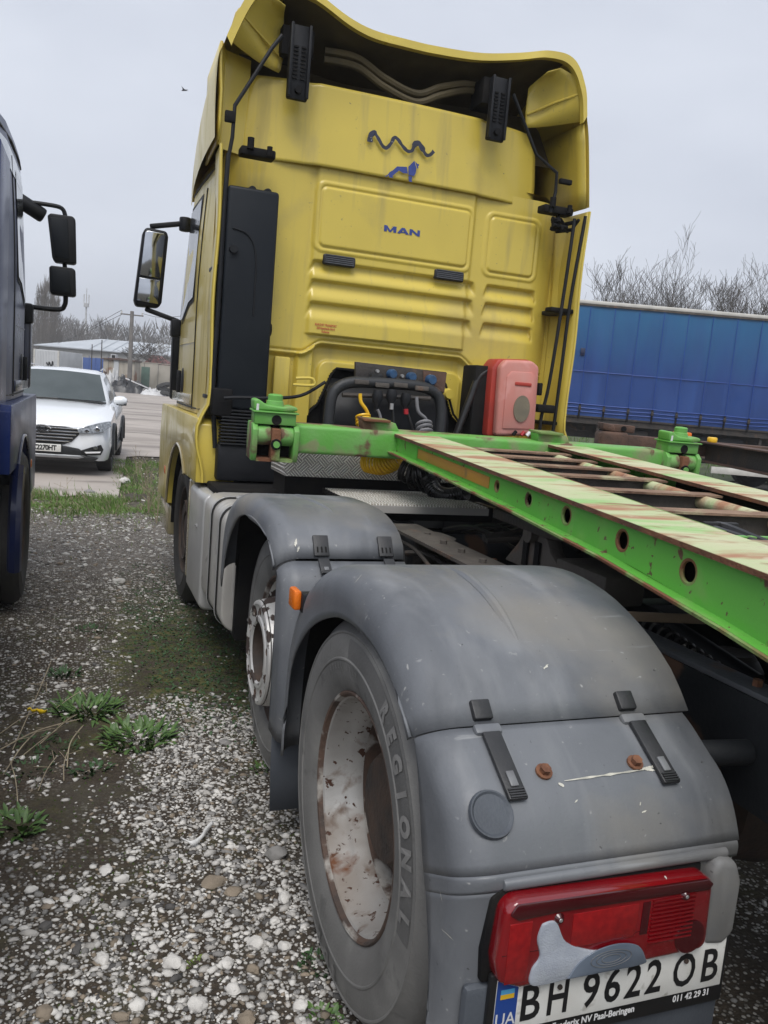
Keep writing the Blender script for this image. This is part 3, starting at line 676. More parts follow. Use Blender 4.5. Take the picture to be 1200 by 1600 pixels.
# ---- coupling panel, pipe hoop and hoses
cp = MB().prism([(-.335, 1.615), (-.345, 1.745), (.265, 1.735), (.26, 1.60)], 1, 3.0, 3.03).obj('coupling_panel', 'steel_dark', TR, .003)
MB().prism([(.11, 1.66), (.10, 1.733), (.264, 1.731), (.259, 1.605)], 1, 2.992, 2.998).obj('rusty_plate', 'rust_brown', cp)
for x, z, mt, r in ((-.055, 1.69, 'cap_blue', .031), (.075, 1.683, 'cap_blue', .031), (.21, 1.676, 'cap_blue', .034)):
    MB().lathe([(-.05, 0), (-.05, r * .75), (-.035, r), (0, r), (0, 0)], (x - .06, 2.99, z), 16, 1).obj('coupling_cap', mt, cp)
for x, z in ((-.165, 1.70), (-.06, 1.70), (.0, 1.685), (.075, 1.672), (.065, 1.632), (.125, 1.645), (.19, 1.70), (-.20, 1.642)):
    MB().lathe([(-.02, 0), (-.02, .010), (0, .012), (0, 0)], (x - .04, 2.995, z), 10, 1).obj('fitting_nut', 'galv', cp)
MB().cyl((-.235, 2.99, 1.665), (-.235, 2.93, 1.662), .026, 16).obj('coupling_stub', 'strap', cp)
MB().cyl((-.18, 2.99, 1.668), (-.235, 2.965, 1.668), .02, 12).obj('coupling_elbow', 'strap', cp)
hp = [tuple(ony(2.93, *q)) for q in ((512, 690), (514, 650), (519, 618), (532, 603), (556, 597), (600, 599), (645, 602), (672, 609), (686, 622), (689, 650), (686, 690))]
hoop = MB().tube(smooth_path(hp, 6), .034, 14).obj('pipe_hoop', 'chassis', TR)
MB().tube([tuple(ony(2.90, *q)) for q in ((535, 617), (600, 619), (672, 623))], .014, 8).obj('hoop_bar', 'steel_dark', hoop)
for q in ((565, 597), (597, 602), (626, 602), (659, 607)):
    c = ony(2.895, *q); MB().box(c[0] - .045, c[0] + .045, 2.885, 2.90, c[2] - .014, c[2] + .014).obj('hoop_clip', 'steel_mid', hoop, .004)
def coil(name, axis_pts, R, r, turns, mat, parent, n=14, wob=0.0, squash=1.0, tilt=0.0):
    ax = smooth_path(axis_pts, 10); tot = turns * n; out = []
    for i in range(tot + 1):
        t = i / tot * (len(ax) - 1); k = min(int(t), len(ax) - 2); p = ax[k].lerp(ax[k + 1], t - k)
        d = (ax[min(k + 2, len(ax) - 1)] - ax[max(k - 1, 0)]).normalized(); d = (d + Vector((-.45, -.85, .25)) * tilt).normalized(); e = d.cross(Vector((.12, 1, .2))).normalized(); g = d.cross(e)
        a = 2 * pi * i / n; rr = R * (1 + wob * noise.noise(Vector((i * .09, 3, 1))))
        out.append(p + e * cos(a) * rr + g * sin(a) * rr * squash)
    return MB().tube(out, r, 6).obj(name, mat, parent)
def coupler(q, mat, w=.034):
    c = ony(2.86, *q); h = MB().lathe([(.03, 0), (.03, w * .75), (.0, w), (-.035, w * .85), (-.06, w * .45), (-.10, w * .4), (-.10, 0)], (c[0], c[1], c[2]), 14, 2).obj('hose_coupler', mat, TR); return c
# yellow air line
y0 = [ony(2.82, *q) for q in ((563, 615), (564, 628), (572, 640), (577, 652))]
MB().tube(smooth_path([tuple(p) for p in y0], 6), .011, 8).obj('yellow_air_line', 'yellow_hose', TR)
coil('yellow_coil', [tuple(ony(2.78, 567, 650)), tuple(ony(2.76, 568, 664))], .040, .008, 3, 'yellow_hose', TR)
coil('yellow_coil', [tuple(ony(2.25, 574, 722)), tuple(ony(2.22, 598, 726)), tuple(ony(2.22, 622, 716))], .050, .0072, 13, 'yellow_hose', TR, 20, tilt=.75)
# black electrical couplers and lines
for q in ((590, 618), (612, 616), (634, 622)):
    coupler(q, 'black_plastic')
for px, mt, r in (((590, 640), (594, 650), (597, 668)), 'grey_hose', .009), (((613, 632), (614, 645), (615, 670)), 'rubber_hose', .008), (((635, 640), (640, 655), (646, 675)), 'rubber_hose', .008):
    MB().tube(smooth_path([tuple(ony(2.84, *q)) for q in px], 5), r, 8).obj('electric_line', mt, TR)
c = ony(2.83, 634, 643); MB().cyl((c[0], c[1], c[2] + .015), (c[0] + .004, c[1], c[2] - .015), .014, 10).obj('line_collar', 'cap_red', TR)
c = ony(2.83, 612, 635); MB().cyl((c[0], c[1], c[2] + .018), (c[0], c[1], c[2] - .018), .012, 10).obj('line_collar', 'galv', TR)
MB().tube(smooth_path([tuple(ony(2.84, *q)) for q in ((651, 620), (652, 635), (655, 645), (664, 653), (666, 658))], 5), .011, 8).obj('grey_air_line', 'grey_hose', TR)
coil('grey_coil', [tuple(ony(2.82, 662, 662)), tuple(ony(2.78, 664, 680))], .045, .010, 3, 'grey_hose', TR)
coil('black_coil', [tuple(ony(2.2, 632, 732)), tuple(ony(2.18, 650, 742)), tuple(ony(2.16, 672, 742)), tuple(ony(2.12, 668, 752))], .062, .0085, 15, 'rubber_hose', TR, 14, .55, .8, .6)
coil('black_coil', [tuple(ony(2.1, 668, 748)), tuple(ony(2.08, 680, 768)), tuple(ony(2.06, 700, 775)), tuple(ony(2.02, 728, 770))], .036, .0085, 22, 'rubber_hose', TR, 12, tilt=.5)
# big dark intake hose right of the opening
MB().tube(smooth_path([tuple(ony(3.02, *q)) for q in ((712, 682), (722, 655), (735, 622), (748, 590), (765, 578))], 6), .024, 12).obj('air_hose', 'rubber_hose', TR)
MB().box(.47, .585, 3.0, 3.2, 1.34, 1.80).obj('hose_bracket', 'black_matt', TR, .015)
# ---- pink fire extinguisher box
fe = MB().prism([(.59, 1.36), (.575, 1.80), (.61, 1.845), (.80, 1.855), (.855, 1.82), (.873, 1.38)], 1, 2.86, 2.93).obj('extinguisher_box', 'pink_box', TR, .022, 3)
MB().prism([(.56, 1.35), (.552, 1.79), (.59, 1.85), (.82, 1.865), (.872, 1.83), (.885, 1.37)], 1, 2.935, 3.10).obj('box_back', 'red_box', fe, .02)
MB().prism([(.625, 1.41), (.62, 1.74), (.65, 1.775), (.80, 1.78), (.83, 1.75), (.838, 1.42)], 1, 2.851, 2.862).obj('box_door_panel', 'pink_box', fe, .006)
m = MB(); pts = [(.745 + .058 * cos(a), 1.545 + .085 * sin(a)) for a in [2 * pi * k / 28 for k in range(28)]]; m.prism(pts, 1, 2.842, 2.853); m.obj('box_window', 'dirty_glass', fe)
MB().box(.68, .80, 2.845, 2.853, 1.69, 1.712).obj('box_grip', 'red_box', fe, .004)
MB().box(.868, .892, 2.86, 2.95, 1.64, 1.72).obj('box_latch', 'black_matt', fe, .005)
for x, mt in ((.70, 'black_matt'), (.76, 'cap_red'), (.80, 'white_print'), (.84, 'cap_red')):
    MB().cyl((x, 2.84, 1.375), (x + .02, 2.84, 1.40), .012, 8).obj('seal_tag', mt, fe)
# ================================================================== cab body (shared by both tractors)
PLAN = [(1.165, 3.32), (1.20, 3.6), (1.208, 4.1), (1.205, 4.6), (1.185, 4.85), (1.10, 5.08), (.88, 5.24), (.5, 5.31), (0, 5.33)]
def plan_pt(x, y, z, s=1):
    k = max(0, z - 2.05); return (s * (x - .035 * k * k - .02 * k), y - (.26 * max(0, z - 1.95) if y > 4.3 else 0) * min(1, (y - 4.3) / .6), z)
def cab_body(root, paint, lower, win_mat='glass_dark', mirrors=('twin', 'twin'), handle_side=(-1, 1)):
    zz = [1.34, 1.45, 1.6, 1.8, 2.0, 2.2, 2.4, 2.6, 2.75, 2.85, 2.92]
    full = [(-x, y) for x, y in PLAN] + PLAN[-2::-1]
    rows = [[plan_pt(abs(x), y, z, -1 if x < 0 else 1) for x, y in full] for z in zz]
    rows.append([(p[0] * .9, p[1] - .04, 2.97) for p in rows[-1]]); rows.append([(p[0] * .55, 3.4 + (p[1] - 3.4) * .85, 3.0) for p in rows[-1]])
    body = MB().grid(rows).obj('cab_shell', paint, root, angle=40)
    # windscreen and nose
    rows = [[(lambda p: (p[0], p[1] + .006, p[2]))(plan_pt(abs(x), y, z, -1 if x < 0 else 1)) for x, y in [(-1.02, 5.16), (-.88, 5.24), (-.5, 5.31), (0, 5.33), (.5, 5.31), (.88, 5.24), (1.02, 5.16)]] for z in (1.95, 2.2, 2.5, 2.78)]
    MB().grid(rows).obj('windscreen', 'glass_dark', root)
    MB().box(-1.15, 1.15, 4.95, 5.36, .38, 1.34).obj('front_bumper', paint, root, .06, 3)
    MB().box(-.9, .9, 5.33, 5.372, .75, 1.28).obj('front_grille', 'black_plastic', root, .02)
    for sx in (-1, 1):
        # side window with rubber surround
        wy = [(3.98, 2.10), (3.98, 2.74), (4.62, 2.74), (4.80, 2.10), (4.78, 1.98), (4.5, 1.99), (4.2, 2.08)]
        for nm, off, grow, mt in (('window_seal', .004, 1.09, 'rubber'), ('side_window', .008, 1.0, win_mat)):
            cy, cz = 4.38, 2.38
            pts = []
            for y, z in wy:
                y2, z2 = cy + (y - cy) * grow, cz + (z - cz) * grow
                p = plan_pt(interp([(q[1], q[0]) for q in PLAN], y2), y2, z2, sx); pts.append((p[0] + sx * off, p[1], p[2]))
            c = tuple(sum(p[i] for p in pts) / len(pts) for i in range(3))
            m = MB(); m.add(pts + [c], [(i, (i + 1) % len(pts), len(pts)) for i in range(len(pts))]); m.obj(nm, mt, root, smooth=False)
        # door gaps
        for y in (3.80, 4.93):
            m = MB(); m.tube([(lambda p: (p[0] + sx * .0015, p[1], p[2]))(plan_pt(interp([(q[1], q[0]) for q in PLAN], y), y, z, sx)) for z in (1.36, 1.6, 1.9, 2.2, 2.5, 2.78)], .006, 5).obj('door_gap', 'rubber', root)
        m = MB(); m.tube([(lambda p: (p[0] + sx * .002, p[1], p[2]))(plan_pt(interp([(q[1], q[0]) for q in PLAN], y), y, 1.37, sx)) for y in (3.4, 3.7, 4.0, 4.4, 4.7, 4.92)], .006, 5).obj('sill_gap', 'rubber', root)
        m = MB(); m.tube([(lambda p: (p[0] + sx * .002, p[1], p[2]))(plan_pt(interp([(q[1], q[0]) for q in PLAN], y), y, 1.80, sx)) for y in (3.8, 4.2, 4.6, 4.9)], .004, 5).obj('door_crease', paint, root)
        m = MB(); m.tube([(lambda p: (p[0] + sx * .004, p[1], p[2]))(plan_pt(interp([(q[1], q[0]) for q in PLAN], y), y, 2.86, sx)) for y in (3.35, 3.8, 4.3, 4.7)], .010, 5).obj('drip_rail', 'rubber', root)
        # door handle: dark oval recess with grip
        X = 1.207
        pts = [(4.36 + .075 * cos(a), 1.53 + .10 * sin(a)) for a in [2 * pi * k / 24 for k in range(24)]]
        h = MB().prism(pts, 0, sx * (X - .02), sx * (X + .004)).obj('door_handle', 'black_plastic', root, .004)
        MB().obox((sx * (X + .022), 4.40, 1.45), (sx * (X + .022), 4.40, 1.61), .03, .02, (0, 1, 0)).obj('handle_grip', 'black_plastic', h, .006)
        # pale lower door trim
        MB().prism([(3.83, 1.385), (4.9, 1.385), (4.9, 1.455), (3.83, 1.455)], 0, sx * (X - .01), sx * (X + .012)).obj('door_trim', lower, root, .006)
        # corner air deflector with slots
        df = MB().prism([(4.98, 1.38), (5.06, 1.38), (5.10, 1.95), (5.02, 2.0)], 0, sx * 1.12, sx * 1.225).obj('corner_deflector', 'black_plastic' if paint != 'blue_paint' else 'blue_dark', root, .02)
        # wheel arch panel with flared lower edge
        arc = [(3.99 + .60 * cos(a), .505 + .60 * sin(a)) for a in [radians(10 + k * 123 / 18) for k in range(19)]]
        out = [(3.07, .955), (3.07, 1.30), (3.12, 1.335), (5.2, 1.335), (5.28, 1.1), (5.25, .6)] + [(arc[0][0], .6)] + arc
        ap = MB().prism(out, 0, sx * 1.03, sx * 1.258).obj('wheel_arch_panel', paint, root, .016, 2)
        MB().tube([(sx * 1.262, y, z) for y, z in arc], .010, 6).obj('arch_edge', lower, ap)
        ln = []
        for k in range(14): a = radians(-5 + k * 150 / 13); ln.append([(sx * xx, 3.99 + .585 * cos(a), .505 + .585 * sin(a)) for xx in (.72, 1.22)])
        MB().grid(ln).obj('arch_liner', 'black_matt', ap)
        MB().box(min(sx * 1.20, sx * 1.262), max(sx * 1.20, sx * 1.262), 4.74, 4.84, .80, .87).obj('side_marker', 'orange_lens', ap, .012)
        MB().box(min(sx * 1.0, sx * 1.24), max(sx * 1.0, sx * 1.24), 4.62, 5.22, .34, .585).obj('step_box', lower, ap, .03)
        # mirrors
        k = mirrors[0 if sx < 0 else 1]
        def tb(pts, r=.016): MB().tube(smooth_path([(sx * a, b_, c_) for a, b_, c_ in pts], 5), r, 8).obj('mirror_arm', 'black_plastic', root)
        if k == 'single':
            a = MB().prism([(1.365, 2.06), (1.345, 2.10), (1.318, 2.58), (1.33, 2.62), (1.475, 2.63), (1.50, 2.60), (1.545, 2.10), (1.53, 2.055)] if sx > 0 else [(-1.365, 2.06), (-1.345, 2.10), (-1.318, 2.58), (-1.33, 2.62), (-1.475, 2.63), (-1.50, 2.60), (-1.545, 2.10), (-1.53, 2.055)], 1, 4.70, 4.83).obj('mirror_housing', 'black_plastic', root, .022, 3)
            MB().prism([(sx * 1.365, 2.275), (sx * 1.342, 2.585), (sx * 1.355, 2.60), (sx * 1.468, 2.603), (sx * 1.485, 2.59), (sx * 1.512, 2.28)], 1, 4.693, 4.702).obj('mirror_glass', 'mirror', a, .003)
            MB().prism([(sx * 1.372, 2.085), (sx * 1.365, 2.258), (sx * 1.513, 2.262), (sx * 1.528, 2.095)], 1, 4.693, 4.702).obj('wide_angle_glass', 'mirror', a, .003)
            m = MB(); m.obox((sx * 1.19, 4.72, 2.70), (sx * 1.45, 4.76, 2.645), .05, .035); m.cyl((sx * 1.20, 4.72, 2.64), (sx * 1.20, 4.72, 2.74), .045, 12); m.obj('mirror_arm', 'black_plastic', root, .01)
            m = MB(); m.obox((sx * 1.21, 4.72, 1.975), (sx * 1.46, 4.76, 2.045), .05, .035); m.box(min(sx * 1.2, sx * 1.27), max(sx * 1.2, sx * 1.27), 4.68, 4.78, 1.86, 1.99); m.obj('mirror_arm', 'black_plastic', root, .012)
        else:
            a = MB().prism([(sx * 1.355, 2.36), (sx * 1.315, 2.66), (sx * 1.335, 2.68), (sx * 1.49, 2.68), (sx * 1.51, 2.66), (sx * 1.525, 2.35), (sx * 1.51, 2.335), (sx * 1.375, 2.335)], 1, 5.02, 5.14).obj('mirror_housing', 'black_plastic', root, .025, 3)
            MB().prism([(sx * 1.37, 2.37), (sx * 1.335, 2.65), (sx * 1.455, 2.655), (sx * 1.475, 2.36)], 1, 5.013, 5.022).obj('mirror_glass', 'black_panel', a, .004)
            a = MB().prism([(sx * 1.345, 2.11), (sx * 1.335, 2.29), (sx * 1.35, 2.305), (sx * 1.50, 2.305), (sx * 1.52, 2.29), (sx * 1.53, 2.11), (sx * 1.515, 2.095), (sx * 1.36, 2.095)], 1, 5.02, 5.14).obj('mirror_housing', 'black_plastic', root, .03, 3)
            MB().prism([(sx * 1.36, 2.115), (sx * 1.35, 2.285), (sx * 1.48, 2.285), (sx * 1.495, 2.115)], 1, 5.013, 5.022).obj('wide_angle_glass', 'black_panel', a, .004)
            tb([(1.13, 5.06, 2.74), (1.30, 5.07, 2.745), (1.41, 5.08, 2.735), (1.44, 5.08, 2.67)]); tb([(1.44, 5.08, 2.34), (1.445, 5.08, 2.30)]); tb([(1.455, 5.08, 2.10), (1.45, 5.08, 2.03), (1.40, 5.08, 1.99), (1.16, 5.05, 1.99)], .018)
            MB().box(min(sx * 1.14, sx * 1.235), max(sx * 1.14, sx * 1.235), 4.98, 5.10, 1.86, 2.01).obj('mirror_base', 'black_plastic', root, .02)
            pr = MB().cyl((sx * 1.09, 5.06, 2.76), (sx * 1.29, 5.10, 2.66), .055, 16).obj('kerb_mirror', 'black_plastic', root, .02)
    return body
cab_body(TR, 'yellow', 'silver_gold', mirrors=('single', 'twin'))

def rprism(x0, x1, z0, z1, r, n=6):
    out = []
    for cx, cz, a0 in ((x1 - r, z0 + r, -90), (x1 - r, z1 - r, 0), (x0 + r, z1 - r, 90), (x0 + r, z0 + r, 180)):
        for k in range(n + 1): a = radians(a0 + 90 * k / n); out.append((cx + r * cos(a), cz + r * sin(a)))
    return out
# ================================================================== wheels
def wheel(root, x, y, z, sx, kind, R=.507, seg=72, letters=False, inner=False):
    """sx: outward direction along x; x: plane of the outer rim flange (disc face for the hub-forward wheel)"""
    t0 = {'dual': 0.0, 'hub': .075, 'front': .03}[kind]
    def L(prof, n=seg): return MB().lathe([(x - sx * t, r) for t, r in prof], (0, y, z), n)
    tp = [(t0 + .012, .292), (t0 + .002, .303), (t0 - .012, .322), (t0 - .022, .352), (t0 - .026, .385), (t0 - .0285, .388), (t0 - .0285, .392), (t0 - .026, .395), (t0 - .024, .432), (t0 - .018, .455), (t0 - .020, .458), (t0 - .020, .462), (t0 - .012, .466), (t0 + .004, .488), (t0 + .016, .498), (t0 + .03, R - .002), (t0 + .04, R),
          (t0 + .075, R), (t0 + .079, R - .014), (t0 + .087, R - .014), (t0 + .091, R), (t0 + .13, R), (t0 + .134, R - .014), (t0 + .142, R - .014), (t0 + .146, R), (t0 + .22, R), (t0 + .26, R - .004), (t0 + .28, .49), (t0 + .31, .43), (t0 + .29, .33), (t0 + .26, .30)]
    w = L(tp).obj('wheel', 'tyre' if kind != 'front' else 'tyre_far', root, angle=30)
    if kind == 'dual':
        rp_ = [(.012, .290), (-.004, .297), (-.006, .303), (-.002, .307), (.006, .306), (.010, .297)]
        L(rp_).obj('rim_edge', 'rim_rust', w)
        L([(.004, .2975), (.012, .287), (.030, .282), (.060, .278), (.072, .268), (.085, .258), (.118, .254)]).obj('rim', 'rim', w)
        L([(.116, .2545), (.14, .252), (.165, .250)]).obj('rim_barrel', 'rim_rust', w)
        L([(.160, .2505), (.195, .245), (.215, .225), (.222, .19), (.215, .15), (.212, .10)]).obj('rim_disc', 'rim_rust', w)
        L([(.205, .148), (.10, .145), (.08, .13), (.075, 0)], 32).obj('hub', 'hub_dark', w)
        for k in range(10):
            a = 2 * pi * k / 10; p = Vector((x - sx * .215, y + .1675 * cos(a), z + .1675 * sin(a))); MB().cyl(p, p + Vector((sx * .035, 0, 0)), .016, 6).obj('wheel_nut', 'hub_dark', w)
    elif kind == 'hub':
        L([(t0 + .012, .288), (t0 - .004, .297), (t0 - .006, .303), (t0 - .002, .307), (t0 + .006, .306), (t0 + .010, .297)]).obj('rim_edge', 'rim_rust', w)
        L([(t0 + .004, .2965), (t0 + .02, .282), (t0 + .06, .276), (t0 + .075, .262), (t0 + .085, .245), (t0 + .06, .232), (.085, .222), (.05, .2165), (.02, .212), (.013, .209)]).obj('rim', 'rim_chip', w)
        L([(.016, .200), (.008, .209), (.0, .206), (-.003, .200), (-.003, .192), (.002, .186), (.004, .168), (.004, .148), (-.001, .142), (-.001, .125), (.006, .118)]).obj('disc_face', 'rim_chip', w)
        L([(.006, .121), (.03, .113), (.075, .11), (.08, .10), (.085, 0)], 40).obj('hub', 'hub_dark', w)
        for k in range(10):
            a = 2 * pi * (k + .5) / 10; p = Vector((x - sx * .004, y + .168 * cos(a), z + .168 * sin(a))); MB().lathe([(0, .008), (0, .014), (sx * .003, .015), (sx * .004, .012), (-sx * .02, .008), (-sx * .02, 0)], p, 12).obj('bolt_hole', 'rim_rust', w)
    else:
        L([(t0 + .012, .288), (t0 - .004, .297), (t0 - .004, .305), (t0 + .008, .305)]).obj('rim_edge', 'hub_dark', w)
        L([(t0 + .004, .2965), (t0 + .03, .28), (t0 + .07, .26), (t0 + .05, .22), (.02, .205), (.03, .20), (.035, .13), (.05, .12), (.04, .10), (.04, 0)]).obj('rim', 'hub_dark', w)
    if letters:
        # band and raised letters on the sidewall
        def bandpt(a, r): return (x - sx * (interp([(r_, t_) for t_, r_ in tp[:14]], r) - .0012), y + r * cos(a), z + r * sin(a))
        m = MB(); rows = []
        for k in range(31):
            a = lerp(radians(112), radians(-62), k / 30) ; rows.append([bandpt(a if sx < 0 else a, r) for r in (.398, .412, .43, .447)])
        # left wheel seen from the left: forward (+y) lies to the left of the picture, so picture-clockwise runs towards -y
        rows = []
        for k in range(41):
            ph = lerp(-8, 98, k / 40)             # degrees clockwise from the top as seen from outside
            rows.append([(lambda a, r: bandpt(a, r))(radians(90 + ph), r) for r in (.398, .412, .43, .447)])
        m.grid(rows).obj('sidewall_band', 'tyre_band', w)
        def arc_text(body, ph0, size, r0, step):
            for i, ch in enumerate(body):
                if ch == ' ': continue
                v, f = text_geo(ch, size, .0034 if size > .04 else .001); ph = radians(ph0 + step * i); vv = []
                for p in v:
                    r = r0 + p.y * 1.0; a = pi / 2 + ph + p.x / r0
                    q = bandpt(a, r); vv.append((q[0] + sx * .0022, q[1], q[2]))
                flat_obj('raised_letter', vv, f, 'tyre_letter', w)
        arc_text('REGIONAL', 31, .054, .4225, 8.6)
        arc_text('SDR', 176, .052, .425, 9.5)
        arc_text('STEEL BELT', 330, .020, .372, 3.6)
    return w
wheel(TR, -1.248, 0, .505, -1, 'dual', letters=True, seg=96)
wheel(TR, -.905, 0, .505, -1, 'dual', seg=48)
wheel(TR, 1.248, 0, .505, 1, 'dual', seg=48)
mw_ = wheel(TR, -1.229, 1.288, .505, -1, 'hub', letters=False, seg=80)
def mid_letters(w, x, y, z, t0=.075):
    for i, ch in enumerate('REGIONAL'):
        v, f = text_geo(ch, .052, .003); ph = radians(205 + 9.5 * i); vv = []
        for p in v:
            r = .425 + p.y; a = pi / 2 + ph + p.x / .425
            vv.append((x + t0 - .0285, y + r * cos(a), z + r * sin(a)))
        flat_obj('raised_letter', vv, f, 'tyre_letter', w)
mid_letters(mw_, -1.229, 1.288, .505)
wheel(TR, 1.229, 1.288, .505, 1, 'hub', seg=48)
wheel(TR, -1.218, 3.992, .505, -1, 'front', seg=64); wheel(TR, 1.218, 3.992, .505, 1, 'front', seg=48)
for y in (0, 1.288, 3.992): MB().cyl((-1.0, y, .505), (1.0, y, .505), .075, 16).obj('axle', 'hub_dark', TR)
MB().lathe([(-.22, .1), (-.16, .22), (0, .26), (.16, .22), (.22, .1)], (0, 0, .505), 24).obj('differential', 'hub_dark', TR)

# ================================================================== mud guards
def guard(name, prof, lip, xi, xo, mat, rr=.075, n_in=5, solid=.006, parent=None):
    """sheet over the wheel: prof = crown line (y,z) front to rear, lip = lower edge of the outer side (y,z)"""
    rows = []
    for i, (p, q) in enumerate(zip(prof, lip)):
        a = prof[max(i - 1, 0)]; b_ = prof[min(i + 1, len(prof) - 1)]; d = Vector((b_[0] - a[0], b_[1] - a[1])).normalized()
        nn = Vector((d.y, -d.x)) if True else None        # outward normal (front->rear travel has -y direction)
        if nn.y < 0 and abs(nn.y) > .2: nn = -nn
        row = []
        sx = 1 if xo > xi else -1
        for k in range(n_in): row.append((lerp(xi, xo - sx * rr, k / (n_in - 1)), p[0], p[1]))
        e = None
        for k in range(1, 8):
            t = k / 7 * pi / 2
            dpt = rr * (1 - cos(t)); base = Vector((q[0] - p[0], q[1] - p[1])); bl = base.length; base = base / bl if bl > 1e-6 else Vector((0, 0))
            row.append((xo - sx * rr + sx * rr * sin(t), p[0] + base.x * dpt, p[1] + base.y * dpt)); e = row[-1]
        for k in range(1, 4): row.append((xo, lerp(e[1], q[0], k / 3), lerp(e[2], q[1], k / 3)))
        rows.append(row)
    return MB().grid(rows).obj(name, mat, parent, angle=45, solid=solid)
def dens(pts, n):
    P = smooth_path([(p[0], p[1], 0) for p in pts], 12); L_ = [0]
    for a, b_ in zip(P, P[1:]): L_.append(L_[-1] + (b_ - a).length)
    out = []
    for k in range(n):
        s = L_[-1] * k / (n - 1); j = 0
        while j < len(P) - 2 and L_[j + 1] < s: j += 1
        t = (s - L_[j]) / max(1e-9, L_[j + 1] - L_[j]); q = P[j].lerp(P[j + 1], min(1, t)); out.append((q.x, q.y))
    return out
XO = -1.288
rg = bpy.data.objects.new('rear_wheel_guard', None); COL.objects.link(rg); rg.parent = TR
prof = dens([(.655, .40), (.655, .62), (.625, .80), (.53, .95), (.36, 1.065), (.12, 1.122), (-.08, 1.118), (-.24, 1.078), (-.37, 1.015), (-.44, .955), (-.462, .93)], 34)
lipc = dens([(.575, .40), (.572, .60), (.54, .72), (.455, .82), (.335, .905), (.165, .975), (.03, 1.0), (-.14, .998), (-.275, .962), (-.36, .925), (-.41, .892)], 34)
lid = guard('guard_lid', prof, lipc, -.645, XO, 'fender', .085, parent=rg)
prof2 = dens([(-.465, .928), (-.50, .912), (-.55, .882), (-.60, .852), (-.635, .815), (-.658, .775), (-.672, .742)], 16)
lip2 = dens([(-.412, .888), (-.43, .86), (-.45, .82), (-.47, .77), (-.485, .73), (-.50, .69), (-.515, .66)], 16)
rear_box = guard('guard_rear', prof2, lip2, -.665, XO + .004, 'fender', .070, parent=rg)
prof3 = dens([(-.672, .742), (-.676, .735), (-.677, .722), (-.676, .710)], 6)
lip3 = dens([(-.515, .66), (-.52, .65), (-.525, .64), (-.53, .63)], 6)
guard('guard_ledge', prof3, lip3, -.67, XO + .004, 'fender', .070, parent=rg)
MB().prism(rprism(-.686, -.660, .712, .734, .010), 0, -1.205, -.70).obj('guard_bead', 'fender', rg, .004)
prof4 = [(-.6755, .711), (-.674, .700), (-.672, .66), (-.670, .60), (-.668, .52), (-.664, .40), (-.655, .25)]
lip4 = [(-.53, .63), (-.535, .62), (-.55, .58), (-.565, .54), (-.58, .48), (-.60, .36), (-.60, .25)]
guard('guard_skirt', prof4, lip4, -.68, XO + .004, 'fender', .070, parent=rg)
# raised crease down the side of the rear skirt
pth = 0 and [tuple(onx(-1.268, *q) + Vector((-.002, -.004, 0))) for q in ((712, 1165), (722, 1215), (733, 1290), (745, 1390), (753, 1490), (758, 1590))]
# round plug on the corner, seam shadow
c = onx(-1.262, 768, 1272)
MB().lathe([(0, 0), (0, .036), (.003, .040), (.003, .043), (-.004, .045)], (0, 0, 0), 28).obj('corner_plug', 'fender_dark', rg)
def surf(u, v):
    bpy.context.view_layer.update(); h = S.ray_cast(bpy.context.evaluated_depsgraph_get(), CX, ray(u, v).normalized()); return h[1], h[2]
pq, pn = surf(768, 1272); cpo = bpy.data.objects['corner_plug']; cpo.location = pq + pn * .001; cpo.rotation_euler = (pn if pn.dot(ray(768, 1272)) < 0 else -pn).to_track_quat('X', 'Z').to_euler()
# inner tyre-side dark lining
ln = [[(xx, p[0] * .965, .505 + (p[1] - .505) * .962) for xx in (-.66, -1.22)] for p in prof]
MB().grid(ln).obj('guard_lining', 'black_matt', rg)
# pressed grooves on the crown
def groove(pts, r, parent, mat='fender'):
    MB().tube(smooth_path(pts, 6), r, 8).obj('pressed_bead', mat, parent)
def crown_z(y): return interp(sorted([(a, b_) for a, b_ in prof]), y)
MB().tube([(lerp(-.985, -1.005, k / 14), lerp(.16, -.34, k / 14), crown_z(lerp(.16, -.34, k / 14)) - .009 + .004 * sin(pi * k / 14)) for k in range(15)], [.016 * min(1, (.25 + sin(pi * k / 14))) for k in range(15)], 10).obj('pressed_bead', 'fender', lid)
# straps / latches on the rear guard
def latch(cx, ya, za, yb_, zb_, parent, w=.040):
    a = Vector((cx, ya, za)); b_ = Vector((cx, yb_, zb_)); d = (b_ - a).normalized(); up = d.cross(Vector((1, 0, 0))).normalized()
    if up.z < 0: up = -up
    s = MB().obox(a + up * .006, b_ + up * .006, w, .010, up).obj('latch_strap', 'strap', parent, .003)
    MB().obox(a.lerp(b_, .62) + up * .013, a.lerp(b_, .84) + up * .013, w * .42, .005, up).obj('strap_buckle', 'strap_wear', s, .002)
    for k in range(4): q = a.lerp(b_, .86 + k * .035) + up * .011; MB().obox(q, q + d * .003, w * .85, .006, up).obj('strap_ridge', 'strap', s)
    return s
for cx in (-1.155, -.805):
    latch(cx, -.487, .922, -.615, .845, rear_box)
    h = MB().obox((cx - .002, -.428, .968), (cx - .002, -.458, .938), .042, .022, (0, -.6, .8)).obj('strap_keeper', 'strap', lid, .004)
    MB().obox((cx, -.466, .932), (cx, -.486, .92), .060, .016, (0, -.5, .85)).obj('strap_bridge', 'fender', rear_box, .006)
for q in (-1.075, -.862):
    p = Vector((q, -.568, .873)); nn = Vector((0, -.5, .86))
    bo = MB().cyl(p, p + nn * .005, .017, 16).obj('bolt_washer', 'rusty_bolt', rear_box); MB().cyl(p + nn * .004, p + nn * .016, .011, 6).obj('bolt_head', 'rusty_bolt', bo)
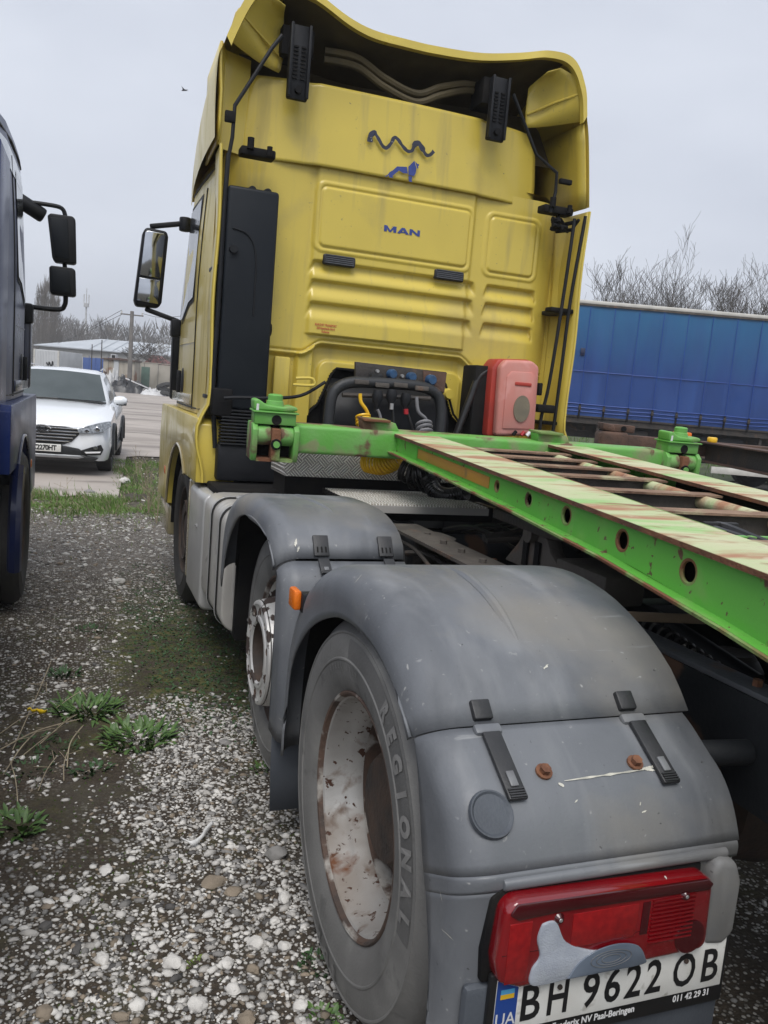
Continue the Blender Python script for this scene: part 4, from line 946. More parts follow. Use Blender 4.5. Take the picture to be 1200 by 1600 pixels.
# pale scrapes round the bolts
def on_rear(x, s):  # s 0..1 along the rear slope
    k = s * (len(prof2) - 1); i = min(int(k), len(prof2) - 2); t = k - i
    return Vector((x, lerp(prof2[i][0], prof2[i + 1][0], t) - .0018, lerp(prof2[i][1], prof2[i + 1][1], t) + .0022))
rngs = random.Random(3)
for x0, x1, s0, s1, w in ((-1.04, -.855, .485, .462, .0016), (-.855, -.815, .462, .44, .002), (-.852, -.825, .45, .475, .002), (-1.055, -1.045, .50, .52, .0025)):
    vv = []; ff = []
    for k in range(13):
        t = k / 12; p = on_rear(lerp(x0, x1, t), lerp(s0, s1, t)); ww = w * (.5 + rngs.random()) * (.4 + sin(pi * t)); q = Vector((0, -.5, -.8)) * ww
        vv += [p - q, p + q]
        if k: ff.append((2 * k - 2, 2 * k - 1, 2 * k + 1, 2 * k))
    flat_obj('scrape_mark', vv, ff, 'scuff', rear_box)
# orange side marker between the guards
MB().box(-1.312, -1.288, .475, .545, .905, .965).obj('side_marker', 'orange_lens', TR, .008); MB().box(-1.290, -1.255, .455, .50, .90, .96).obj('marker_base', 'black_plastic', TR, .006)
# guard of the middle wheel
fg = bpy.data.objects.new('middle_wheel_guard', None); COL.objects.link(fg); fg.parent = TR
prof_m = dens([(1.97, .72), (1.955, .88), (1.89, 1.0), (1.75, 1.078), (1.53, 1.112), (1.30, 1.122), (1.10, 1.118), (.96, 1.09), (.875, 1.045), (.845, .985)], 28)
lip_m = dens([(1.90, .62), (1.84, .78), (1.74, .90), (1.60, .99), (1.45, 1.035), (1.28, 1.055), (1.12, 1.045), (1.00, 1.02), (.92, .99), (.875, .955)], 28)
XM = -1.280
lid_m = guard('guard_lid', prof_m, lip_m, -.815, XM, 'fender', .080, parent=fg)
prof_n = dens([(.838, .978), (.80, .965), (.765, .93), (.745, .86), (.725, .74), (.70, .55), (.685, .38)], 14)
lip_n = dens([(.865, .94), (.855, .88), (.85, .82), (.845, .72), (.84, .60), (.835, .50), (.83, .38)], 14)
rear_m = guard('guard_rear', prof_n, lip_n, -.815, XM + .004, 'fender', .06, parent=fg)
ln = [[(xx, 1.288 + (p[0] - 1.288) * .965, .505 + (p[1] - .505) * .955) for xx in (-.80, -1.21)] for p in prof_m]
MB().grid(ln).obj('guard_lining', 'black_matt', fg)
MB().box(-1.20, -.72, 1.93, 2.0, .34, .95).obj('guard_front_plate', 'black_matt', fg, .02)
MB().tube([(lerp(-1.06, -1.02, k / 12), lerp(1.62, 1.02, k / 12), interp(sorted(prof_m), lerp(1.62, 1.02, k / 12)) - .006) for k in range(13)], [.014 * min(1, .25 + sin(pi * k / 12)) for k in range(13)], 10).obj('pressed_bead', 'fender', lid_m)
for cx in (-1.125, -.885):
    k = MB().obox((cx, .882, 1.060), (cx, .838, .995), .055, .012, (0, -.8, .5)).obj('strap_keeper', 'strap', lid_m, .003)
    for j in range(3): MB().obox((cx - .015 + j * .015, .858, 1.022), (cx - .015 + j * .015, .846, 1.004), .006, .016, (0, -.8, .5)).obj('keeper_slot', 'black_matt', k)
    latch(cx, .822, .985, .765, .945, rear_m, .04)
m = MB().grid([[(-1.27, .80, .40), (-.80, .80, .40)], [(-1.27, .79, .25), (-.80, .79, .25)], [(-1.265, .78, .10), (-.80, .78, .10)]]); m.obj('mud_flap', 'fender_dark', TR, solid=.008)
# ================================================================== tail lamp, number plate
tl = MB().prism([(-1.213, .556), (-1.222, .60), (-1.214, .695), (-1.195, .712), (-.775, .703), (-.757, .69), (-.752, .56), (-.765, .545), (-1.17, .540)], 1, -.715, -.665).obj('tail_lamp', 'red_lens', TR, .012, 3)
MB().prism([(-1.208, .690), (-1.195, .709), (-.775, .700), (-.760, .688), (-.768, .676), (-1.10, .682), (-1.19, .678)], 1, -.7185, -.712).obj('lamp_top_band', 'red_dark', tl, .005)
MB().prism([(-1.05, .548), (-1.10, .66), (-1.135, .662), (-1.15, .61), (-1.15, .55)], 1, -.7205, -.712)
MB().prism([(q.x, q.y) for q in smooth_path([(-1.140, .664, 0), (-1.112, .664, 0), (-1.085, .62, 0), (-1.03, .594, 0), (-.99, .585, 0), (-.985, .548, 0), (-1.06, .545, 0), (-1.145, .544, 0), (-1.152, .575, 0), (-1.138, .60, 0), (-1.147, .635, 0), (-1.1405, .6635, 0)], 5)[:-1]], 1, -.7195, -.712).obj('reverse_lens', 'clear_lens', tl, .003)
MB().prism([(q.x, q.y) for q in smooth_path([(-1.075, .547, 0), (-1.055, .575, 0), (-1.02, .594, 0), (-.97, .600, 0), (-.925, .588, 0), (-.905, .56, 0), (-.91, .547, 0), (-1.0, .5465, 0), (-1.074, .5468, 0)], 5)[:-1]], 1, -.7225, -.7185).obj('fog_lens', 'smoke_lens', tl, .002)
m = MB()
for k in range(11): z = .585 + k * .0085; m.box(-.90, -.80, -.7185, -.7145, z, z + .0035)
m.obj('lens_ribs', 'red_lens', tl)
for x0_, x1_, mt_ in ((-1.205, -1.160, 'red_bright'), (-1.075, -.932, 'red_bright'), (-.922, -.905, 'red_dark')):
    MB().box(x0_, x1_, -.7170, -.7140, .556 if x0_ < -1.1 else .606, .672).obj('lens_section', mt_, tl, .001)
for rr_2 in (.030, .022, .014):
    MB().tube([(-.985 + rr_2 * 1.5 * cos(a_), -.7232, .574 + rr_2 * .55 * sin(a_)) for a_ in [2 * pi * k / 24 for k in range(25)]], .0006, 4).obj('lens_ring', 'strap_wear', tl)
m = MB(); m.lathe([(-.7175, 0), (-.7175, .034), (-.713, .036)], (-.80, 0, .582), 24, 1); m.obj('lens_reflector', 'red_dark', tl)
for x, z in ((-1.105, .668), (-.825, .672)):
    s = MB().lathe([(-.721, 0), (-.721, .006), (-.719, .008), (-.712, .013)], (x, 0, z), 12, 1).obj('lamp_screw', 'red_dark', tl); MB().lathe([(-.7222, 0), (-.7222, .003), (-.7208, .004)], (x, 0, z), 10, 1).obj('screw_head', 'galv', s)
MB().box(-1.2145, -.912, -.7155, -.7145, .612, .613).obj('lens_line', 'red_dark', tl)
MB().prism([(-.752, .545), (-.750, .70), (-.735, .725), (-.69, .715), (-.672, .67), (-.672, .56), (-.70, .535)], 1, -.705, -.64).obj('lamp_end_block', 'fender', TR, .018, 3)
MB().prism([(-1.23, .535), (-1.235, .60), (-1.226, .70), (-1.20, .722), (-.76, .712), (-.745, .54)], 1, -.68, -.66).obj('lamp_recess', 'black_matt', TR, .006)
PT = .537; PB = .431; PX0, PX1 = -1.207, -.687
ph = MB().box(PX0 - .012, PX1 + .012, -.712, -.698, PB - .040, PT + .008).obj('plate_holder', 'plate_black', TR, .004)
MB().box(-1.26, -.665, -.683, -.655, .22, .53).obj('rear_panel', 'fender_dark', TR, .02)
np_ = MB().box(PX0, PX1, -.7155, -.7125, PB, PT).obj('number_plate', 'plate_white', TR, .001)
def tail_text(name, s, cx, cz, size, mat, bold, sx, y, parent, sp=1.0, align='CENTER'):
    v, f = text_geo(s, size, bold, sp, align); return flat_obj(name, [(cx + p.x * sx, y, cz + p.y) for p in v], f, mat, parent)
MB().box(PX0, PX0 + .044, -.7165, -.7157, PB + .001, PT - .001).obj('plate_band', 'plate_blue', np_)
MB().box(PX0 + .008, PX0 + .036, -.7174, -.7168, PT - .028, PT - .019).obj('flag_stripe', 'flag_blue', np_); MB().box(PX0 + .008, PX0 + .036, -.7174, -.7168, PT - .0375, PT - .0282).obj('flag_stripe', 'flag_yellow', np_)
tail_text('country_code', 'UA', PX0 + .022, PB + .026, .036, 'white_print', .0003, .85, -.7172, np_)
for s, cx in (('B', -1.135), ('H', -1.075), ('9', -1.003), ('6', -.954), ('2', -.906), ('2', -.858), ('O', -.785), ('B', -.722)):
    tail_text('plate_character', s, cx, .4775, .100, 'plate_black', .0016, .80 if s not in 'HO' else .70, -.7164, np_)
for x in (-1.075, -.785): MB().cyl((x, -.7165, PT - .035), (x, -.720, PT - .035), .005, 8).obj('plate_screw', 'hub_dark', np_)
tail_text('holder_lettering', 'Frederix NV Paal-Beringen', -.985, PB - .0145, .0195, 'white_print', .0006, .88, -.7132, ph)
tail_text('holder_lettering', '011 42 29 31', -.755, PB - .0135, .0195, 'white_print', .0006, .88, -.7132, ph)
for o in (ph, np_): o.location = (0, .016, .0145)
# ================================================================== tank, side boxes, chassis
tk = MB().prism(rprism(-1.245, -.62, .345, .955, .09), 1, 2.06, 2.74).obj('fuel_tank', 'alu', TR, .012, 3)
MB().prism(rprism(-1.20, -.66, .39, .91, .07), 1, 2.045, 2.062).obj('tank_end', 'alu', tk, .012, 3)
for y in (2.20, 2.46):
    rr_ = rprism(-1.252, -.615, .338, .962, .095); pth = [(a, y, c_) for a, c_ in rr_] + [(rr_[0][0], y, rr_[0][1])]
    m = MB(); rows = [[(p[0], p[1] - .018, p[2]) for p in pth], [(p[0], p[1] + .018, p[2]) for p in pth]]; m.grid(rows).obj('tank_strap', 'rubber', tk, solid=.004)
    rows = [[(p[0] - .004 * (1 if p[0] < -.9 else -1), p[1] - .010, p[2] + (.004 if p[2] > .65 else -.004)) for p in pth], [(p[0] - .004 * (1 if p[0] < -.9 else -1), p[1] + .010, p[2] + (.004 if p[2] > .65 else -.004)) for p in pth]]; m = MB().grid(rows).obj('strap_band', 'alu_panel', tk, solid=.002)
MB().lathe([(.95, 0), (.985, 0), (.985, .045), (.975, .055), (.95, .05)][::-1], (-1.09, 2.36, 0), 24, 2).obj('tank_cap', 'alu_panel', tk)
MB().prism(rprism(-1.25, -.7, .26, .93, .05), 1, 2.76, 3.33).obj('side_box', 'alu_panel', TR, .02, 3)
MB().prism(rprism(-1.246, -1.0, .30, .95, .03), 1, 3.335, 3.43).obj('wheel_arch_trim', 'silver_gold', TR, .01)
MB().cyl((-1.252, 2.95, .72), (-1.252, 3.0, .715), .008, 8).obj('box_latch', 'galv', TR)
for sx in (-1, 1):
    m = MB().box(min(sx * .352, sx * .432), max(sx * .352, sx * .432), -.98, 5.0, .937, .952).obj('rail_flange', 'rail_top', TR, .003); m = MB(); m.box(min(sx * .355, sx * .43), max(sx * .355, sx * .43), -.98, 5.0, .67, .685); m.box(min(sx * .422, sx * .43), max(sx * .422, sx * .43), -.98, 5.0, .685, .935)
    rl = m.obj('chassis_rail', 'chassis', TR)
    for y in (-.40, -.62, .25, .62, .95): MB().cyl((sx * .39, y, .95), (sx * .39, y, .968), .013, 6).obj('rail_bolt', 'rusty_bolt', rl)
for y in (-.85, .55, 1.9, 3.2): MB().box(-.42, .42, y - .05, y + .05, .70, .90).obj('cross_member', 'chassis', TR, .01)
# fifth wheel: mounting angles, brackets, plate
for sx in (-1, 1):
    m = MB(); m.box(min(sx * .44, sx * .60), max(sx * .44, sx * .60), .42, 1.62, .972, .985); m.box(min(sx * .432, sx * .445), max(sx * .432, sx * .445), .42, 1.62, .74, .972)
    an = m.obj('mounting_angle', 'steel_mid', TR)
    for y in (.45, .62, .80, .98, 1.15, 1.32): MB().cyl((sx * .52, y, .985), (sx * .52, y, 1.0), .015, 6).obj('angle_bolt', 'steel_mid', an)
    br = MB().prism([(.40, .985), (.86, .985), (.77, 1.07), (.72, 1.14), (.66, 1.165), (.60, 1.16), (.55, 1.08)], 0, sx * .34, sx * .40).obj('pedestal', 'steel_mid', TR, .01)
    MB().box(min(sx * .403, sx * .412), max(sx * .403, sx * .412), .60, .63, 1.0, 1.10).obj('pedestal_slot', 'black_matt', br); MB().box(min(sx * .403, sx * .412), max(sx * .403, sx * .412), .68, .71, 1.0, 1.10).obj('pedestal_slot', 'black_matt', br)
    MB().cyl((sx * .33, .66, 1.12), (sx * .43, .66, 1.12), .03, 14).obj('pedestal_pin', 'steel_mid', br)
MB().prism([(-.42, .95), (.42, .95), (.44, .55), (.30, .18), (.08, .05), (-.08, .05), (-.30, .18), (-.44, .55)], 2, 1.13, 1.17).obj('coupling_plate', 'steel_dark', TR, .01)
MB().box(-.43, -.28, .18, .46, .985, 1.08).obj('plate_support', 'steel_mid', TR, .01)
m = MB(); m.lathe([(.985, 0), (1.0, .05), (.985, .10)], (-.50, 1.30, 0), 20, 2); m.obj('spring_cap', 'steel_mid', TR)
for a, b_, r in (((-.62, 1.35, .90), (-.52, 1.05, .90), .012), ((-.58, 1.55, .93), (-.60, 1.0, .88), .009), ((.3, 1.25, 1.0), (-.3, 1.22, 1.0), .018), ((.35, 1.05, .99), (-.35, 1.1, 1.01), .012)):
    MB().tube(smooth_path([a, tuple(lerp(a[i], b_[i], .5) + (.03 if i == 2 else 0) for i in range(3)), b_], 5), r, 8).obj('brake_pipe', 'steel_dark', TR)
for k in range(5): MB().tube(smooth_path([(-.3 + k * .09, 1.62, .96), (-.28 + k * .11, 1.35, 1.02 + .01 * k), (-.2 + k * .1, 1.1, .97)], 5), .011, 6).obj('cable', 'rubber_hose', TR)
MB().cyl((-.70, 1.0, .80), (-.70, .70, .80), .10, 20).obj('brake_chamber', 'steel_dark', TR)
for k in range(4): MB().lathe([(0, .105), (.012, .112), (.024, .105)], (-.70, .78 + k * .05, .80), 20, 1).obj('chamber_ring', 'steel_mid', TR)
# rear air springs, guard stays
for x, y in ((-.105, -.03), (.24, -.30)):
    ab = MB().lathe([(.62, .04), (.64, .07), (.70, .084), (.745, .080), (.76, .076), (.775, .080), (.82, .090), (.86, .088), (.885, .072), (.892, .060), (.895, .0)], (x, y, 0), 32, 2).obj('air_spring', 'rubber', TR)
    MB().lathe([(.893, 0), (.905, .056), (.893, .066)], (x, y, 0), 28, 2).obj('spring_plate', 'steel_dark', ab)
MB().cyl((-.66, -.40, .80), (-.43, -.44, .805), .030, 16).obj('guard_stay', 'chassis', TR); MB().cyl((-.66, -.40, .80), (-.575, -.412, .801), .036, 16).obj('stay_flange', 'rusty_bolt', TR)
MB().obox(tuple(onx(-.55, 962, 962)), tuple(onx(-.25, 1105, 968)), .012, .026, (0, 0, 1)).obj('wood_lath', 'wood', TR, .003)
MB().tube(smooth_path([(-.30, .35, .98), (-.22, .10, .93), (-.16, -.18, .86)], 6), .035, 12).obj('damper', 'black_plastic', TR)
for k in range(9): q = Vector((-.27, .15, .93)).lerp(Vector((-.30, -.16, .90)), k / 8); MB().lathe([(-.006, .028), (0, .034), (.006, .028)], q, 14, 1).obj('hose_ring', 'rubber_hose', TR)
# deck: tread-plate riser and walkway
MB().box(-.915, .62, 2.30, 2.62, 1.105, 1.30).obj('tread_riser', 'tread_wall', TR, .006)
MB().box(-.90, .60, 2.34, 2.60, 1.0, 1.10).obj('riser_base', 'black_matt', TR)
wk = MB().box(-.70, .0, 1.76, 2.30, 1.030, 1.040).obj('walkway_plate', 'black_matt', TR, .004)
MB().box(-.70, -.003, 1.752, 1.764, 1.012, 1.046).obj('walkway_edge', 'alu', wk)
for k in range(13): MB().box(-.698, -.004, 1.766 + k * .041, 1.766 + k * .041 + .025, 1.0405, 1.054).obj('walkway_slat', 'tread_floor', wk, .003)
m = MB()
for k in range(12): m.box(-.713, -.702, 1.78 + k * .043, 1.80 + k * .043, 1.03, 1.054)
m.obj('walkway_teeth', 'black_matt', wk)
MB().box(-.60, .1, 1.9, 2.3, .955, 1.03).obj('walkway_support', 'black_matt', TR)

# small scrapes on the guards, laid on the surface
def scrape(u, v, L_, w, ang, parent, seed):
    p, nn = surf(u, v); nn = nn if nn.dot(ray(u, v)) < 0 else -nn
    t = nn.cross(Vector((0, 1, .01))).normalized(); b2 = nn.cross(t); d = t * cos(ang) + b2 * sin(ang); q = nn.cross(d); rr = random.Random(seed); vv = []; ff = []
    for k in range(9):
        c = p + nn * .0012 + d * (L_ * (k / 8 - .5)) + q * rr.uniform(-.3, .3) * w; ww = w * rr.uniform(.3, 1) * (.3 + sin(pi * k / 8)); vv += [c - q * ww, c + q * ww]
        if k: ff.append((2 * k - 2, 2 * k - 1, 2 * k + 1, 2 * k))
    flat_obj('scrape_mark', vv, ff, 'scuff', parent)
for i, (u, v, L_, w, a) in enumerate(((462, 848, .035, .005, 1.2), (466, 858, .02, .004, 1.0), (1006, 1268, .012, .0018, .2), (1000, 1256, .008, .0015, .9), (853, 1042, .02, .003, .6), (1040, 1372, .012, .002, 1.2), (900, 1252, .010, .0012, .5), (690, 1400, .02, .001, .8), (700, 1460, .03, .001, 1.4), (560, 905, .03, .0012, .3))):
    scrape(u, v, L_, w, a, lid_m if i < 2 else rg, i)
# ================================================================== GREEN CONTAINER TRAILER
TH, SL, ZB, XB, YB = -.0568, .0419, 1.3734, .129, 2.0118
Rt = Matrix.Rotation(TH, 3, 'Z') @ Matrix.Rotation(math.atan(SL), 3, 'X')
loc = Vector((XB, YB, ZB)) - Rt @ Vector((0, 0, ZB))
GT = thing('container_trailer', 'bright green skeletal container trailer coupled over the yellow tractor', 'trailer', loc, (math.atan(SL), 0, TH))
def zbot(y): return ZB + interp([(-7, -.42), (-5, -.40), (-3.9, -.30), (-3.2, -.215), (-2.61, -.162), (-2.13, -.129), (-1.59, -.115), (-.9, -.104), (0, -.100)], y)
class TM(MB):
    pass
for sx in (-1, 1):
    a, b_ = sorted((sx * .314, sx * .555)); wx = sx * .535
    tf = MB().box(a, b_, -7, -.0, ZB - .014, ZB).obj('top_flange', 'green_top', GT)
    for xx in (a, b_): MB().box(xx - .0015, xx + .0015, -7, -.004, ZB - .0145, ZB - .001).obj('flange_edge', 'rust', tf)
    # web with lightening holes
    holes = [(-1.223, .022, -.055), (-1.481, .026, -.055), (-1.738, .030, -.057), (-2.049, .031, -.061), (-2.338, .032, -.070), (-2.66, .033, -.08), (-3.0, .034, -.09), (-3.4, .035, -.10)]
    m = MB(); x0 = wx - .005; x1 = wx + .005
    edges_y = [-7, -3.5] ; stations = []
    prev = 0.0
    for hy, hr, hz in holes:
        hi = hy + .10; lo = hy - .10; stations.append(('plain', prev, hi)); stations.append(('hole', hi, lo, hy, hr, hz)); prev = lo
    stations.append(('plain', prev, -7))
    for st in stations:
        if st[0] == 'plain':
            n_ = max(1, int((st[1] - st[2]) / .3)); 
            for xx in (x0, x1): m.grid([[(xx, lerp(st[1], st[2], k / n_), ZB - .014) for k in range(n_ + 1)], [(xx, lerp(st[1], st[2], k / n_), zbot(lerp(st[1], st[2], k / n_)) + .010) for k in range(n_ + 1)]])
        else:
            _, hi, lo, hy, hr, hz = st; N = 32
            for xx in (x0, x1):
                ring, outr = [], []
                for k in range(N):
                    t = 2 * pi * k / N; cy, cz = cos(t), sin(t); s_ = 1 / max(abs(cy), abs(cz)); u, w_ = cy * s_, cz * s_
                    yy = hy + u * .10; zt = ZB - .014; zb_ = zbot(yy) + .010; hc = ZB + hz
                    zz = hc + (zt - hc) * w_ if w_ > 0 else hc + (hc - zb_) * w_
                    ring.append((xx, hy + hr * cy, hc + hr * cz)); outr.append((xx, yy, zz))
                m.add(ring + outr, [(k, (k + 1) % N, N + (k + 1) % N, N + k) for k in range(N)])
    MB().box(min(wx - sx * .06, wx - sx * .05), max(wx - sx * .06, wx - sx * .05), -3.6, -.9, ZB - .12, ZB - .016).obj('added_dark_backing', 'black_matt', GT)  # dark plate added behind the web so its holes look unlit inside
    web = m.obj('web', 'green', GT, smooth=False)
    for hy, hr, hz in holes:
        MB().tube([(wx, hy + (hr - .001) * cos(t), ZB + hz + (hr - .001) * sin(t)) for t in [2 * pi * k / 24 for k in range(25)]], .0062, 6).obj('hole_rim', 'green_rust', web)
    ys = [0, -.7, -1.43, -2.0, -2.52, -3.2, -3.9, -5, -7]
    m = MB()
    for zz, flip in ((0, False), (.012, True)): m.grid([[(xx, y, zbot(y) + zz) for y in ys] for xx in (a - (.022 if sx < 0 else 0), b_ + (.022 if sx > 0 else 0))], flip)
    for xx in (a - (.022 if sx < 0 else 0), b_ + (.022 if sx > 0 else 0)): m.grid([[(xx, y, zbot(y) + zz) for y in ys] for zz in (0, .012)])
    m.obj('bottom_flange', 'green', GT, angle=20)
    for xx in (a - (.022 if sx < 0 else 0), b_ + (.022 if sx > 0 else 0)): MB().tube([(xx, y, zbot(y) + .005) for y in ys], .0065, 5).obj('flange_edge', 'green_rust', tf)
    # gusset, orange reflector panel
    MB().box(wx + sx * .006 - .002, wx + sx * .006 + .002, -1.155, -.34, ZB - .076, ZB - .032).obj('reflector_panel', 'orange_panel', GT, .001)
    MB().box(min(wx, sx * .54), max(wx, sx * .553), -.338, -.322, ZB - .092, ZB - .014).obj('gusset', 'green', GT)
    MB().box(min(wx, sx * .52), max(wx, sx * .553), -1.172, -1.16, ZB - .095, ZB - .014).obj('gusset', 'green', GT)
# bolster across the front
bo = MB().prism(rprism(.0, .17, ZB - .130, ZB + .010, .018, 4), 0, -1.062, 1.052).obj('front_bolster', 'green_worn', GT, angle=30)
for x, w_ in ((-.93, .10), (-.55, .06), (.92, .09)):
    pass
def twist_unit(cx, sgn):
    g = bpy.data.objects.new('twist_lock', None); COL.objects.link(g); g.parent = GT; g.location = (cx, 0, ZB)
    for x in (-.100, .100): MB().prism([(-.05, -.13), (-.03, -.172), (.12, -.172), (.14, -.10), (.14, .005), (-.02, .005), (-.05, -.02)], 0, x - .013, x + .013).obj('side_plate', 'green_worn', g, .004)
    MB().box(-.088, .088, -.045, .12, -.172, -.158).obj('base_plate', 'green_rust', g)
    MB().box(-.088, .088, .06, .13, -.155, -.0).obj('inner_wall', 'black_matt', g)
    for x in (-.055, .055): MB().cyl((x - .032, .0, -.050), (x + .032, .0, -.050), .047, 20).obj('roller', 'green_worn', g, .006)
    lg = MB().box(-.022, .022, -.062, .02, -.165, -.012).obj('centre_lug', 'green_rust', g, .006)
    MB().cyl((0, -.060, -.085), (0, -.070, -.085), .026, 18).obj('lug_ring', 'black_matt', lg); MB().cyl((0, -.066, -.085), (0, -.078, -.085), .016, 12).obj('lug_pin', 'green_worn', lg)
    pl = MB().prism([(-.105, .004), (-.105, .075), (.095, .06), (.095, .004)], 1, -.03, .09).obj('lock_block', 'green_worn', g, .006)
    MB().cyl((0, -.032, .028), (0, .02, .028), .024, 20).obj('lock_hole', 'black_matt', pl)
    MB().box(-.115, .105, -.045, .10, .060, .068).obj('lock_plate', 'green_worn', g, .003)
    wg = MB().prism([(-.112, .070), (-.115, .118), (-.092, .122), (-.055, .098), (.03, .092), (.068, .100), (.095, .094), (.10, .078), (.05, .070)], 1, -.035, .075).obj('lock_wing', 'green_worn', g, .012, 3)
    MB().lathe([(.085, .046), (.115, .040), (.118, .036), (.142, .036), (.148, .028), (.15, 0)], (-.005, .02, 0), 20, 2).obj('lock_knob', 'green_worn', g)
    MB().cyl((-.095, -.03, .07), (-.095, -.03, .10), .008, 8).obj('lock_pin', 'litter_white', g)
    return g
twist_unit(-1.162, -1); twist_unit(1.152, 1)
for cx in (-.62, .36):
    g = MB().prism([(cx - .09, .008), (cx - .10, .05), (cx + .075, .05), (cx + .10, .008)], 1, .03, .12); g.v = [(x, y, z + ZB) for x, y, z in g.v]; st = g.obj('stop_block', 'green_worn', GT, .003)
    MB().box(cx - .10, cx + .04, .0, .14, ZB + .051, ZB + .063).obj('stop_plate', 'green_rust', st, .002)
# cross members between the beams
for k, y in enumerate((-.22, -.47, -.74, -1.02, -1.36, -1.74, -2.2, -2.8)):
    c = MB(); c.box(-.318, .318, y - .005, y + .005, ZB - .115, ZB - .030); cmo = c.obj('cross_member', 'steel_mid', GT); MB().box(-.318, .318, y - .035, y + .035, ZB - .030, ZB - .022).obj('member_flange', 'rust_pale', cmo)
MB().cyl((.245, -.12, ZB - .052), (.245, -2.15, ZB - .052), .026, 14).obj('guide_tube', 'green_top', GT)
MB().obox((-.255, -.05, ZB - .022), (-.255, -2.1, ZB - .022), .022, .016).obj('guide_bar', 'green_rust', GT)
MB().box(-.30, .30, -3.6, -.05, ZB - .150, ZB - .142).obj('rubbing_plate', 'steel_dark', GT)
MB().box(-.31, .31, -2.02, -2.0, ZB - .14, ZB - .045).obj('cross_web', 'green_worn', GT)
MB().cyl((0, -1.88, ZB - .28), (0, -1.88, ZB - .15), .045, 20).obj('king_pin', 'steel_mid', GT)
for k, dx in enumerate((0, .035)):
    MB().tube(smooth_path([(-.06 + dx, -1.75, ZB - .075), (-.10 + dx, -1.88, ZB - .055 + k * .01), (-.08 + dx, -2.1, ZB - .06), (-.05 + dx, -2.5, ZB - .07)], 8), .013, 8).obj('brake_hose', 'rubber_hose', GT)
for q in (-1.86, -2.12): MB().box(-.13, .0, q - .008, q + .008, ZB - .085, ZB - .035).obj('hose_clip', 'rubber', GT, .004)
for sx in (-1, 1):
    MB().box(min(sx * .70, sx * .82), max(sx * .70, sx * .82), -5.1, -4.98, .21, ZB - .40).obj('landing_leg', 'steel_dark', GT, .01); MB().box(min(sx * .45, sx * .82), max(sx * .45, sx * .82), -5.1, -4.98, ZB - .42, ZB - .36).obj('leg_bracket', 'steel_dark', GT)
    for y in (-6.4,): wheel(GT, sx * 1.2, y, .505 + .0419 * 6.4, sx, 'front', seg=32)
MB().cyl((-1, -6.4, .773), (1, -6.4, .773), .08, 12).obj('axle', 'hub_dark', GT)
for sx in (-1, 1): MB().box(min(sx * .4, sx * .5), max(sx * .4, sx * .5), -6.5, -6.3, .77, ZB - .40).obj('axle_hanger', 'steel_dark', GT)

# ================================================================== RUSTY CONTAINER TRAILER beyond
A = dep(7.7, 1097, 690); B = dep(6.45, 1200, 705); fw = (A - B); yaw2 = atan2(-fw.x, fw.y)
zt = (A.z + B.z) / 2
RT = thing('container_trailer', 'rusty brown and black skeletal trailer standing between the green trailer and the blue curtain trailer', 'trailer', (A.x, A.y, 0), (0, 0, yaw2))
def RM(): return MB()
for dx in (0, 1.0):
    MB().box(dx - .02, dx + .20, -6.5, .05, zt - .012, zt).obj('top_flange', 'rust_brown', RT)
    MB().box(dx + .07, dx + .085, -6.5, .05, zt - .17, zt - .012).obj('web', 'blue_dark' if dx else 'steel_dark', RT)
    MB().box(dx - .02, dx + .20, -6.5, .05, zt - .184, zt - .17).obj('bottom_flange', 'rust_brown', RT)
b2 = MB().box(-.95, 2.1, .05, .22, zt - .14, zt + .0).obj('front_bolster', 'rust_brown', RT, .01)
for cx in (-.78, 1.95):
    g = MB().box(cx - .16, cx + .10, .02, .26, zt - .16, zt + .02).obj('twist_lock', 'rust_brown', RT, .03, 3)
    MB().box(cx - .10, cx + .16, .06, .24, zt + .02, zt + .09).obj('lock_block', 'rust_brown', g, .012); MB().cyl((cx + .05, .05, zt + .055), (cx + .05, .08, zt + .055), .025, 14).obj('lock_hole', 'black_matt', g)
    MB().prism([(cx - .15, zt + .03), (cx - .16, zt + .10), (cx - .05, zt + .085), (cx - .02, zt + .02)], 1, .04, .22).obj('lock_wing', 'rust_brown', g, .015)
for y in (-.6, -1.3, -2.0, -2.8): MB().box(.08, 1.0, y - .04, y + .04, zt - .15, zt - .02).obj('cross_member', 'rust_brown', RT)
MB().cyl((.05, -.10, zt), (.05, -.10, zt + .05), .045, 14).obj('marker_lamp', 'flag_yellow', RT, .012)
MB().box(-.22, -.06, .10, .20, zt + .0, zt + .07).obj('lamp_housing', 'orange_lens', RT, .012)
for dx in (.02, 1.02):
    MB().box(dx, dx + .12, -1.9, -1.78, 0.0, zt - .18).obj('landing_leg', 'steel_dark', RT, .01)
    wheel(RT, (-.65 if dx < .5 else 1.75), -6.0, .5, (-1 if dx < .5 else 1), 'front', seg=32)
MB().cyl((-.5, -6.0, .5), (1.6, -6.0, .5), .07, 12).obj('axle', 'hub_dark', RT)
for dx in (.05, 1.05): MB().box(dx, dx + .08, -6.1, -5.9, .5, zt - .18).obj('axle_hanger', 'steel_dark', RT)
MB().tube(smooth_path([(-.55, .04, zt - .14), (-.50, .02, zt - .25), (-.46, .03, zt - .34), (-.50, .04, zt - .4)], 5), .012, 6).obj('chain', 'galv', RT)

